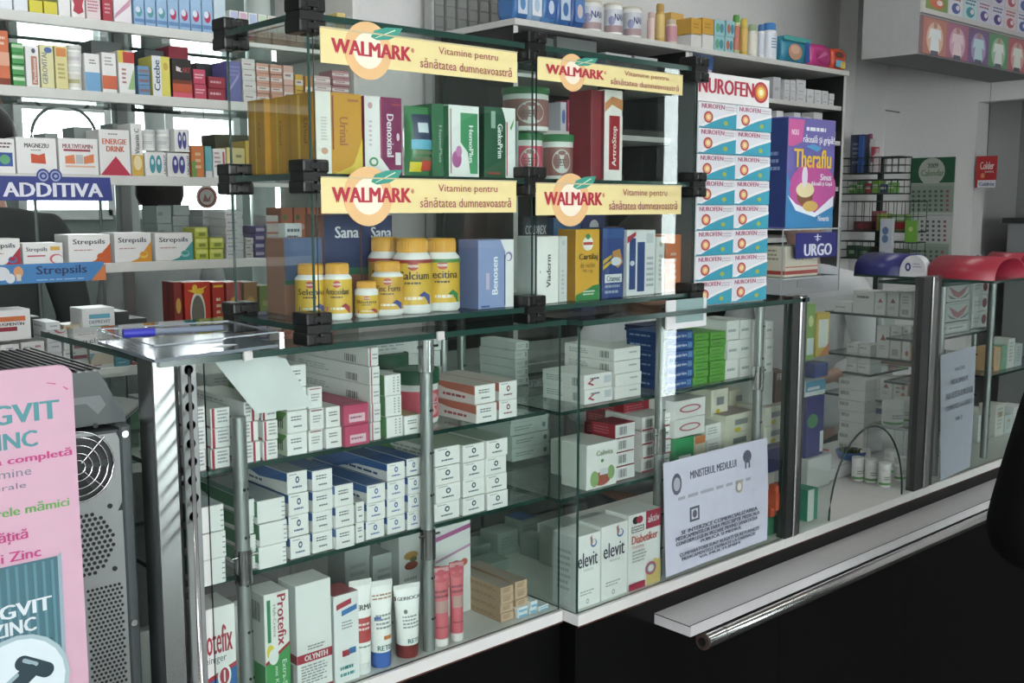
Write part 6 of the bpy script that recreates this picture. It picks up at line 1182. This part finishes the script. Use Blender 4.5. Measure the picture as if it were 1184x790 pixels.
# cable on the wall
m = MB(); pts = [onX(p, q, XE-.006) for p, q in ((984, 124), (1000, 126), (1020, 127), (1040, 130))]
m.tube([(XE-.006, a, b) for a, b in pts[2:]], .004, M('8a8c8c')); 
tag(m.build('wall_cable'), 'thin grey cable running along the end wall above baskets', 'cable')
# wire basket rack
XR = 4.75
def wy(px, py): return onX(px, py, XR)
t = thing('wire_rack', 'dark green wire rack with stacked baskets below the calendar wall', 'rack', (0, 0, 0))
ya, _ = wy(978, 200); yb2, _ = wy(1038, 200); yb3, _ = wy(1056, 250)
def basket(name, yl, yr, ztop, zbot, dep=.13):
    m = MB(); r = .0035
    for z in (ztop, zbot, (ztop+zbot)/2): m.tube([(XR, yl, z), (XR, yr, z), (XR+dep, yr, z), (XR+dep, yl, z), (XR, yl, z)], r if z != (ztop+zbot)/2 else .002, WIRE, 6)
    n = 9
    for i in range(n+1):
        y = yl+(yr-yl)*i/n; m.tube([(XR, y, ztop), (XR, y, zbot), (XR+dep, y, zbot), (XR+dep, y, ztop)], .0018, WIRE, 5)
    for i in range(4): m.tube([(XR+dep*i/4, yl, zbot), (XR+dep*i/4, yr, zbot)], .0018, WIRE, 5)
    return m.build(name, t)
Z1 = wy(1010, 182)[1]; Z2 = wy(1010, 200)[1]
basket('basket', ya+.02, yb2, Z1, Z2); Z3 = wy(1010, 208)[1]; Z4 = wy(1010, 224)[1]; basket('basket', ya+.02, yb2, Z3, Z4)
Z5 = wy(1020, 233)[1]; Z6 = wy(1020, 268)[1]; basket('basket', ya+.02, yb3, Z5, Z6); Z7 = wy(1020, 280)[1]; Z8 = wy(1020, 300)[1]; basket('basket', ya+.02, yb3, Z7, Z8)
m = MB()
for y in (wy(1001, 200)[0],): m.box(XR+.135, XR+.155, y-.012, y+.012, 0, Z1+.0, WIRE)
m.box(XR+.0, XR+.4, wy(1001, 200)[0]-.2, wy(1001, 200)[0]+.2, 0, .02, WIRE); m.build('rack_stand', t)
def rbox(label, a, b, yt, zb, col, ds=(), d=.05, dx=.03, name='carton', cat='box'):
    Xx = XR+dx; p = onX(a, 250, Xx)[0]; q = onX(b, 250, Xx)[0]; h = onX((a+b)/2, yt, Xx)[1]-zb-.004; w = p-q-.002
    m = MB(); m.box(0, d, -w, 0, 0, h, col, .001); m.prints(lambda u, v, k: (-.0004-.0003*k, -u*w, v*h), ds)
    return tag(m.build(name, None, (Xx, p, zb+.004)), label, cat, 'goods in the wire rack')
rbox('dark blue folder like carton in the top basket', 980, 996, 156, Z2, '3a4560', [('l', .2, .2, .8, .8, 5, '8a90a8')]); rbox('bright blue thin carton in the top basket', 989, 995, 157, Z2, '2a58a8', dx=.012, d=.015)
rbox('white carton with orange top in the top basket', 991, 1003, 161, Z2, 'c9cbc8', [('r', 0, .88, 1, 1, 'c8502c'), ('l', .2, .2, .6, .8, 5, '8a9094')], dx=.09)
rbox('red and white narrow carton in the top basket', 1004, 1008, 170, Z2, 'b8404c', [('r', 0, 0, 1, .4, 'd0d0d0')]); 
X_ = XR+.06
for i, (px, yt, zb9, col, cp) in enumerate(((1013, 172, Z2, 'c8b8bc', 'c890a0'), (1005, 155, Z2, 'c04878', 'a83868'))):
    y_, _ = onX(px, 190, XR+[.05, .14][i]); h = onX(px, yt, XR+[.05, .14][i])[1]-zb9-.004; r = .022
    root = thing('bottle', ['pale pink topped bottle in the top basket', 'magenta bottle at the back of the top basket'][i], 'bottle', (XR+[.05, .14][i], y_, zb9+.004), 0, 'goods in the wire rack')
    MB().loft([(0, r, r), (h*.7, r, r), (h*.82, r*.5, r*.5)], col, 20).build('bottle_body', root); MB().loft([(h*.82, r*.55, r*.55), (h, r*.45, r*.45)], cp, 16).build('cap', root)
for i in range(6): rbox('small green and mixed carton in the second basket, %s from left' % NTH[i], 980+i*9, 988+i*9, [214, 210, 212, 209, 213, 211][i], Z4, ['5a9a3c', '4a8a3c', 'a83848', '7ab03c', '3a4a78', '6aa84a'][i], [('r', .1, .4, .9, .7, 'b8c8a8')])
rbox('lime green bag of pads in the third basket', 1014, 1026, 247, Z6, '9ab84a', [('e', .5, .6, .25, .1, 'd8dcd8')], name='bag', cat='bag'); rbox('white and blue long packet hanging low in the third basket', 1018, 1033, 253, Z8, 'c4ccd4', [('e', .45, .7, .25, .1, '5a78a8'), ('e', .45, .5, .25, .1, '5a78a8')], dx=-.025, d=.02, name='hanging_packet', cat='bag')
rbox('green and red label packet in the third basket', 1030, 1049, 248, Z6, '6a9a48', [('r', 0, .1, 1, .55, 'b83038'), ('r', .1, .65, .9, .9, 'a8c0a0')], dx=.05); rbox('bright green packet at the right corner of the third basket', 1047, 1061, 255, Z7, '6fae3c', [('e', .5, .6, .2, .12, 'b8d080')], dx=-.02, d=.015, name='hanging_packet', cat='bag')
rbox('dark red round pack in the third basket', 988, 1008, 256, Z6, '5a3438', [('e', .5, .5, .35, .35, '8a2c38')], dx=.08); rbox('pink topped pack behind the lime green bag', 1008, 1020, 244, Z6, 'b05a68', dx=.12)
for i in range(5): rbox('dark green pack in the lowest basket, %s from left' % NTH[i], 981+i*14, 993+i*14, 284+i, Z8, ['2c4a34', '3a5a3c', '4a3c34', 'a8704c', '48603c'][i], [('r', .2, .3, .8, .6, '7a9a78')])

# ================================================================== LEFT FOREGROUND
# computer tower seen from behind
tx1 = onY(141, 520, 1.2)[0]; tz1 = onY(128, 498, 1.2)[1]; tW = .19; tx0 = tx1-tW
t = thing('computer_tower', 'silver backed computer tower with fan grilles behind the pink poster', 'computer', (tx0, 1.2, tz1-.46))
Hh = .46; SV = M('9a9f9d', .38, .55)
m = MB(); m.box(0, tW, .003, .42, 0, Hh, M('3c4345', .4), .004); m.box(tW-.001, tW+.012, .0, .42, 0, Hh+.004, M('4a5254', .35), .002); m.build('case_shell', t)
fcx = onY(89, 540, 1.2)[0]-tx0; fcz = onY(89, 540, 1.2)[1]-(tz1-.46); R = .041
# rear plate with a round fan opening
m = MB(); n = 40; y = -.001
ring = [(fcx+R*math.cos(2*PI*i/n), fcz+R*math.sin(2*PI*i/n)) for i in range(n)]
x0_, x1_, z0_, z1_ = .003, tW-.003, .003, Hh-.003
def sq(i):
    a = 2*PI*i/n; c, s = math.cos(a), math.sin(a); tt = min((x1_-fcx if c > 0 else fcx-x0_)/abs(c) if abs(c) > 1e-6 else 9, (z1_-fcz if s > 0 else .06)/abs(s) if abs(s) > 1e-6 else 9)
    return (fcx+c*tt, fcz+s*tt)
out = [sq(i) for i in range(n)]
vs = [(a, y, b) for a, b in ring]+[(a, y, b) for a, b in out]
m.add(vs, [(i, (i+1) % n, n+(i+1) % n, n+i) for i in range(n)], SV)
m.box(x0_, x1_, y, y+.001, z0_, fcz-.06, SV)
for cx_, cz_ in ((x1_, fcz-.06), (x1_, z1_), (x0_, fcz-.06), (x0_, z1_)): pass
m.box(x0_, x1_, y+.0006, y+.0016, fcz-.062, z1_, M('8e9391', .4, .5)) if False else None
bh = [(fcx+.02+.0065*(i+.5*(j % 2)), fcz-.093+.0058*j) for i in range(-9, 7) for j in range(-6, 7)]
for a, b in bh:
    if (a-fcx-.0)**2+(b-(fcz-.093))**2 < .039**2 and 0 < a < tW-.012: m.tube([(a, y-.0012, b), (a, y-.0004, b)], .0024, BLK, 6)
for i in range(9):
    for j in range(26):
        a = tW-.048+.0052*(i+.5*(j % 2)); b = fcz-.148-.0052*j
        if a < tW-.008 and b > .01: m.tube([(a, y-.0012, b), (a, y-.0004, b)], .0019, BLK, 6)
for a, b in ((tW-.018, fcz-.052), (tW-.016, fcz-.128), (tW-.03, fcz+.045)): m.tube([(a, y-.0018, b), (a, y-.0003, b)], .003, BLK, 10)
for b in (fcz+.03, fcz-.2, .1): m.tube([(tW+.004, -.003, b), (tW+.004, .0, b)], .004, CHROME, 12)
m.box(.02, tW-.055, y-.0022, y-.0003, .02, fcz-.16, M('6c7270', .4, .3), .0005)
for j in range(5): m.box(.03, tW-.065, y-.003, y-.0023, .035+j*.022, .044+j*.022, BLK)
rp = m.build('rear_panel', t)
m = MB()
for rr in (.008, .016, .025, .034, .0405): m.tube([(fcx+rr*math.cos(2*PI*i/32), -.004, fcz+rr*math.sin(2*PI*i/32)) for i in range(33)], .0011, CHROME, 6)
for i in range(4): a = PI/4+i*PI/2; m.tube([(fcx+.006*math.cos(a), -.0035, fcz+.006*math.sin(a)), (fcx+.044*math.cos(a), -.0035, fcz+.044*math.sin(a))], .0012, CHROME, 6)
m.build('fan_grille', rp)
m = MB(); m.loft([(0, .012, .012), (.001, .012, .012)], '2c3030', 20)
o = MB()
for i in range(7):
    a = 2*PI*i/7; o.add([(fcx+.011*math.cos(a), .0012, fcz+.011*math.sin(a)), (fcx+.037*math.cos(a+.1), .0005, fcz+.037*math.sin(a+.1)), (fcx+.037*math.cos(a+.75), .0022, fcz+.037*math.sin(a+.75)), (fcx+.011*math.cos(a+.6), .0018, fcz+.011*math.sin(a+.6))], [(0, 1, 2, 3)], '1c1f1f')
o.tube([(fcx, -.0008, fcz), (fcx, .0024, fcz)], .012, '2c3030', 20); o.build('fan', rp)
tw_s = thing('computer_stand', 'dark steel stand carrying the computer tower beside the counter', 'stand', (tx0, 1.2, 0)); zz = tz1-.46
m = MB(); m.box(-.0, tW+.01, 0, .42, zz-.02, zz-.001, BLK, .002); 
for a in (.01, tW-.02):
    for b in (.01, .39): m.box(a, a+.02, b, b+.02, 0, zz-.0205, BLK)
m.build('stand_frame', tw_s)
# grey moulded cover lying on the tower
m = MB(); c0 = onY(84, 500, 1.22)[0]-.1; c1_ = onY(146, 498, 1.22)[0]; zt_ = onY(100, 430, 1.22)[1]-tz1-.005; w = c1_-c0
prof2 = [(0, 0), (w, 0), (w-.002, .012), (w-.012, .028), (w-.022, .05), (w-.03, zt_), (.01, zt_), (0, .03)]
vs = [(x, 0, z) for x, z in prof2]+[(x, .26, z) for x, z in prof2]; n = len(prof2)
m.add(vs, [tuple(range(n)), tuple(range(n, 2*n))[::-1]]+[(i, n+i, n+(i+1) % n, (i+1) % n) for i in range(n)], M('565d5d', .35))
m.prints(lambda u, v, k: (u*w, -.0006, v*zt_), [('p', [(.0, .42), (.72, .42), (.8, .2), (.86, .36), (.82, .55), (.0, .55)], '767c7c')])
for i in range(14): m.box(.02+i*.009, .0225+i*.009, .01, .25, zt_, zt_+.002, '2c3030')
tag(m.build('printer_cover', None, (c0, 1.22, tz1+.0045)), 'dark grey moulded machine cover on top of the computer tower', 'cover')
# pink poster board
YP = 1.02; X0 = .14; X1, zt_ = onY(83, 421, YP); 
t = thing('poster_board', 'pale pink poster board with teal and magenta lettering at left', 'poster', (X0, YP, .55)); W = X1-X0; H = zt_-.55
m = MB(); nn = 6; rad = .012
pts = [(0, 0), (W, 0), (W, H-rad)]+[(W-rad+rad*math.cos(a*PI/12), H-rad+rad*math.sin(a*PI/12)) for a in range(1, 7)]+[(rad-rad*math.sin(a*PI/12), H-rad+rad*math.cos(a*PI/12)) for a in range(0, 7)]
n = len(pts); m.add([(x, 0, z) for x, z in pts]+[(x, .006, z) for x, z in pts], [tuple(range(n)), tuple(range(n, 2*n))[::-1]]+[(i, n+i, n+(i+1) % n, (i+1) % n) for i in range(n)], M('c99cb0', .6))
def pf(px, py): x, z = onY(px, py, YP-.001); return (x-X0)/W, (z-.55)/H
def ptext(s, px0, px1, pyt, pyb, c, thin=False):   # text whose right end sits at px1
    u1, v1 = pf(px1, pyt); u0, _ = pf(px0, pyt); _, v0 = pf(px1, pyb)
    return ('t', s, u0, v0, u1, v1, c, 0, thin)
TEAL = '3f8a90'; MAG = 'c03478'
ds = [ptext('PREGVIT', -78, 66, 462, 484, TEAL), ptext('CU ZINC', -75, 41, 497, 516, TEAL), ptext('Formula completă', -70, 82, 517, 529, MAG), ptext('de vitamine', -60, 36, 539, 549, '6a7484', True), ptext('și minerale', -60, 30, 557, 566, '6a7484', True),
      ptext('pentru viitoarele mămici', -110, 79, 574, 588, '5aa048'), ptext('îmbunătățită', -70, 31, 611, 626, MAG), ptext('cu fier și Zinc', -75, 46, 632, 647, MAG)]
u0, v1 = pf(-60, 670); u1, _ = pf(69, 668); ub, vb = pf(74, 860)
ds += [('p', [(u0, 0.12), (ub, 0.12), (u1, v1), (u0, v1)], '3c6c78'), ('p', [(ub-.005, 0.12), (ub+.012, 0.12), (u1+.012, v1+.004), (u1-.005, v1)], '8aa0ac')]
for i in range(12): a = u0+(u1-u0)*i/12; ds.append(('r', a, v1-.13, a+.012, v1-.002, '4f8490'))
ds += [ptext('PREGVIT', -52, 57, 688, 704, 'c8d4d8'), ptext('CU ZINC', -50, 39, 712, 728, 'c8d4d8'), ptext('Comprimate filmate', -40, 60, 735, 739, '1c3a44', True)]
uc, vc = pf(22, 790); ds += [('e', uc, vc, .215, .056, '9ab4ba'), ('e', uc, vc, .195, .051, 'c8d8dc')]
def pill(px, py, ang, L, r_, c):
    u, v = pf(px, py); out = []; 
    for i in range(13): a = -PI/2+PI*i/12; out.append((L+r_*math.cos(a), r_*math.sin(a)))
    for i in range(13): a = PI/2+PI*i/12; out.append((-L+r_*math.cos(a), r_*math.sin(a)))
    ca, sa = math.cos(ang), math.sin(ang); return ('p', [(u+(x*ca-y2*sa)/W, v+(x*sa+y2*ca)/H) for x, y2 in out], c)
ds += [pill(39, 770, -.55, .012, .0075, '1c3640'), pill(34, 765, -.55, .006, .002, '8aa4ac'), pill(18, 790, .6, .014, .008, '1c3640'), pill(12, 786, .6, .006, .002, '8aa4ac')]
m.prints(lambda u, v, k: (u*W, -.0003-.00012*k, v*H), ds)
m.prints(lambda u, v, k: (u*W, -.003, v*H), [('p', [pf(53, 442), pf(64, 443), pf(63, 444.5), pf(53, 443)], 'c05a70'), ('p', [pf(72, 446), pf(78, 449), pf(77, 451), pf(72, 447.5)], 'c05a70')])
m.build('board', t)
m = MB(); m.box(.03, .05, .02, .04, -.549, .4, BLK); m.box(W-.05, W-.03, .02, .04, -.549, .4, BLK); m.box(.02, W-.02, .0065, .0195, .1, .13, BLK); m.box(-.02, W+.02, -.1, .16, -.55, -.54, BLK); m.build('easel', t)
# clear tray with a pen on the counter
C = [onZ(a, b, 1.395) for a, b in ((128, 389), (172, 402), (308, 381), (262, 372), (170, 374))]
t = thing('pen_tray', 'clear acrylic tray on the counter corner beside the steel post', 'tray', (0, 0, 0))
m = MB(); AC = M('9aa4ac', .15, spec=.6)
p = [(.485, 1.13), (.655, 1.155), (.668, 1.31), (.50, 1.335)]
zc0 = 1.376
def slab(pts, z0, z1, mat, m):
    n = len(pts); m.add([(x, y, z0) for x, y in pts]+[(x, y, z1) for x, y in pts], [tuple(range(n))[::-1], tuple(range(n, 2*n))]+[(i, (i+1) % n, n+(i+1) % n, n+i) for i in range(n)], mat)
slab(p, zc0, zc0+.004, M('76828a', .12, spec=.8), m)
cxp = sum(a for a, _ in p)/4; cyp = sum(b for _, b in p)/4
for i in range(4):
    a, b = p[i], p[(i+1) % 4]; ai = (a[0]+(cxp-a[0])*.05, a[1]+(cyp-a[1])*.05); bi = (b[0]+(cxp-b[0])*.05, b[1]+(cyp-b[1])*.05)
    slab([a, b, bi, ai], zc0+.0042, zc0+.018, ACRYL, m); slab([a, b, (b[0]*.99+bi[0]*.01, b[1]*.99+bi[1]*.01), (a[0]*.99+ai[0]*.01, a[1]*.99+ai[1]*.01)], zc0+.0182, zc0+.02, AC, m)
m.build('tray_body', t)
pa = onZ(142, 388, 1.40); pb = onZ(257, 381, 1.40)
t = thing('ballpoint_pen', 'clear ballpoint pen with blue cap lying across the acrylic tray', 'pen', (pa[0], pa[1], 1.402)); L = math.hypot(pb[0]-pa[0], pb[1]-pa[1]); t.rotation_euler.z = math.atan2(pb[1]-pa[1], pb[0]-pa[0])
MB().tube([(.0, 0, 0), (.036, 0, 0)], .0052, '2a2fb8', 12).build('cap', t); m = MB(); m.tube([(.0365, 0, 0), (min(L, .145), 0, 0)], .004, M('707c90', .15, spec=.8), 12); m.build('barrel', t); MB().tube([(.09, 0, .0042), (min(L, .145)+.001, 0, .0042)], .0012, '20242c', 6).build('refill', t)

# ================================================================== PEOPLE
def skin_mesh(name, joints, edges, mat, parent, sub=2, root=0):
    me = bpy.data.meshes.new(name); me.from_pydata([j[:3] for j in joints], edges, []); o = bpy.data.objects.new(name, me); COL.objects.link(o)
    md = o.modifiers.new('skin', 'SKIN'); md.use_smooth_shade = True; md.branch_smoothing = .6
    sl = me.skin_vertices[0].data
    for i, j in enumerate(joints): r = j[3]; sl[i].radius = (r, j[4] if len(j) > 4 else r); sl[i].use_root = (i == root)
    s = o.modifiers.new('sub', 'SUBSURF'); s.levels = sub; s.render_levels = sub
    dg = bpy.context.evaluated_depsgraph_get(); dg.update(); nm = bpy.data.meshes.new_from_object(o.evaluated_get(dg)); bpy.data.objects.remove(o)
    nm.materials.clear(); nm.materials.append(mat)
    for p_ in nm.polygons: p_.use_smooth = True; p_.material_index = 0
    q = bpy.data.objects.new(name, nm); COL.objects.link(q); q.parent = parent; return q
def hand(J, E, wi, w, d, side):    # five bent fingers growing from the wrist w along d
    d = Vector(d).normalized(); s_ = d.cross(Vector((0, 0, 1))); s_ = s_.normalized() if s_.length > .1 else Vector((1, 0, 0)); dn = Vector((0, 0, -1)) if abs(d.z) < .7 else Vector((0, 1, 0))
    w = Vector(w); palm = w+d*.05; J.append((*palm, .026, .018)); pi_ = len(J)-1; E.append((wi, pi_))
    for k, (off, ln) in enumerate(((-.03, .062), (-.01, .075), (.01, .08), (.028, .07))):
        a = palm+d*.04+s_*off; J.append((*a, .009)); E.append((pi_, len(J)-1)); b = a+d*ln*.5+dn*.012; J.append((*b, .0085)); E.append((len(J)-2, len(J)-1)); c = b+d*ln*.35+dn*.03; J.append((*c, .007)); E.append((len(J)-2, len(J)-1))
    a = w+d*.03-s_*.04*side; J.append((*a, .011)); E.append((wi, len(J)-1)); b = a+d*.04-s_*.012*side; J.append((*b, .009)); E.append((len(J)-2, len(J)-1))
def person(label, loc, rz, coat, trous, hair, hs=1.66, arms=((.1, .25, 1.05), (.25, .32, 1.0)), lean=0., hairlen=.0, group=None, armsR=None):
    t = thing('person', label, 'person', loc, rz); k = hs/1.7; SK = M('c09078', .5)
    def L(y): return y+lean
    J = [(0, 0, .95, .12, .09), (0, lean*.4, 1.15, .1, .075), (0, lean*.8, 1.31, .1, .07), (0, lean, 1.45, .055), (0, lean+.015, 1.53, .05)]
    E = [(0, 1), (1, 2), (2, 3), (3, 4)]
    cj = [(0, 0, .86, .17, .13), (0, 0, .98, .165, .125), (0, lean*.4, 1.15, .155, .12), (0, lean*.8, 1.33, .165, .115), (0, lean, 1.44, .085, .08)]; ce = [(0, 1), (1, 2), (2, 3), (3, 4)]
    for s, arm in ((-1, arms), (1, armsR or arms)):
        (ex, ey, ez), (hx, hy, hz) = arm
        sh = (s*.17, lean*.85, 1.38); el = (s*(.17+ex), ey+lean, ez); wr = (s*(.17+hx) if hx >= 0 else s*(.17+hx), hy+lean, hz)
        b = len(J); J += [(*sh, .04), (*el, .034), (*wr, .026)]; E += [(2, b), (b, b+1), (b+1, b+2)]
        hand(J, E, b+2, wr, Vector(wr)-Vector(el), s)
        c = len(cj); md_ = tuple((sh[i]+el[i])/2 for i in range(3)); wq = tuple(el[i]+(wr[i]-el[i])*.94 for i in range(3))
        cj += [(*sh, .075), (*md_, .064), (*el, .056), (*wq, .046)]; ce += [(3, c), (c, c+1), (c+1, c+2), (c+2, c+3)]
        b = len(J); J += [(s*.09, 0, .88, .085), (s*.1, .02, .5, .055), (s*.1, -.01, .09, .038), (s*.1, .13, .03, .035)]; E += [(0, b), (b, b+1), (b+1, b+2), (b+2, b+3)]
    J = [(j[0]*k, j[1]*k, j[2]*k, *[r*k for r in j[3:]]) for j in J]; cj = [(j[0]*k, j[1]*k, j[2]*k, *[r*k for r in j[3:]]) for j in cj]
    # head added to the same body surface
    hz = 1.6*k; b = len(J); J += [(0, (lean+.03)*k, hz, .1*k, .11*k), (0, (lean+.02)*k, hz+.055*k, .092*k, .1*k)]; E += [(4, b), (b, b+1)]
    skin_mesh('body', J, E, SK, t)
    m = MB(); fy = (lean+.03)*k
    m.loft([(hz-.02*k, .012, .012), (hz+.0*k, .014, .02), (hz+.03*k, .008, .01)], SK, 12, cx=0, cy=fy+.085*k); m.build('nose', t)
    for s in (-1, 1):
        m = MB(); m.loft([(hz-.03*k, .006, .012), (hz, .01, .02), (hz+.03*k, .008, .016)], SK, 12, cx=s*.08*k, cy=fy-.005); m.build('ear', t)
        m = MB(); m.loft([(hz+.022*k, .004, .003), (hz+.028*k, .013, .006), (hz+.034*k, .004, .003)], 'dcd8d4', 12, cx=s*.032*k, cy=fy+.078*k); m.tube([(s*.032*k, fy+.082*k, hz+.028*k), (s*.032*k, fy+.086*k, hz+.028*k)], .005, '2a1c14', 10); m.build('eye', t)
    m = MB(); m.tube([(-.022*k, fy+.078*k, hz-.045*k), (0, fy+.084*k, hz-.047*k), (.022*k, fy+.078*k, hz-.045*k)], .005, 'a05a50', 8); m.build('mouth', t)
    # hair
    m = MB(); n = 28; vs = []; fs = []; rows = 12
    for j in range(rows+1):
        a = 2.75*j/rows; 
        for i in range(n):
            tt = 2*PI*i/n; fr_ = .5+.5*math.sin(tt); low = a*(1-.52*fr_**.8); rr = .088*k*(1+.015*math.sin(9*tt+j)); sn = math.sin(low) if low < 1.57 else max(.86, math.sin(low))
            vs.append((rr*sn*math.cos(tt)*1.0, fy-.012+rr*1.12*sn*math.sin(tt), hz+.045*k+rr*math.cos(low)*1.0-(hairlen*(1-fr_) if j > rows-3 else 0)))
    for j in range(rows):
        for i in range(n): fs.append((j*n+i, j*n+(i+1) % n, (j+1)*n+(i+1) % n, (j+1)*n+i))
    m.add(vs, fs, M(hair, .6, bump=.4, scale=120), True); h = m.build('hair', t); sm = h.modifiers.new('thick', 'SOLIDIFY'); sm.thickness = .01
    skin_mesh('coat', cj, ce, M(coat, .85, spec=.12, bump=.25, scale=30), t)
    pj = [(0, 0, .93*k, .15*k, .12*k)]; pe = []
    for s in (-1, 1): q = len(pj); pj += [(s*.09*k, 0, .82*k, .095*k), (s*.1*k, .02*k, .5*k, .07*k), (s*.1*k, -.01*k, .11*k, .06*k)]; pe += [(0, q), (q, q+1), (q+1, q+2)]
    skin_mesh('trousers', pj, pe, M(trous, .8), t)
    for s in (-1, 1): m = MB(); m.box(s*.1*k-.045, s*.1*k+.045, -.06, .2, 0, .075, '1c1a1a', .02); m.build('shoe', t)
    return t
# customer in black at the right edge: elbow over the ledge
fwd = 1.42
pe_ = onY(1158, 640, .62)
person('person in a black coat standing at the right edge of the counter', (1.628, .378, 0), math.radians(-45), '050506', '0a0808', '1a1412', 1.72, arms=((.10, -.02, 1.08), (-.16, .2, 1.12)))
# staff in white coats behind the counter
person('person in a white coat standing behind the multivitamin case, head hidden by the display', (2.16, 1.86, 0), math.radians(165), 'd4d8dc', '8a8e92', '2a1e18', 1.5, arms=((.07, .02, 1.14), (-.02, .2, 1.2)))
person('person in a white coat standing behind the acrylic stand and plaque', (2.93, 1.86, 0), math.radians(100), 'd4d8dc', '8a8e92', '2a1e18', 1.62, arms=((.09, .0, 1.12), (.02, .2, 1.1)))
# mirror reflections of people, built as figures behind the left shelving
person('person with dark hair in a grey jacket behind the left shelving', (1.88, 4.25, 0), math.radians(-15), 'a3aba9', '3a3c40', '15100e', 1.68, arms=((.06, .0, 1.1), (.05, .22, 1.0)), hairlen=.03)
person('person with black hair half hidden behind the far left shelves', (1.02, 3.6, 0), math.radians(-10), '4c5452', '303236', '0c0a0a', 1.83, arms=((.06, .0, 1.1), (.05, .2, 1.0)))
if ISS:
    for q in ISS: print('LABEL', q)
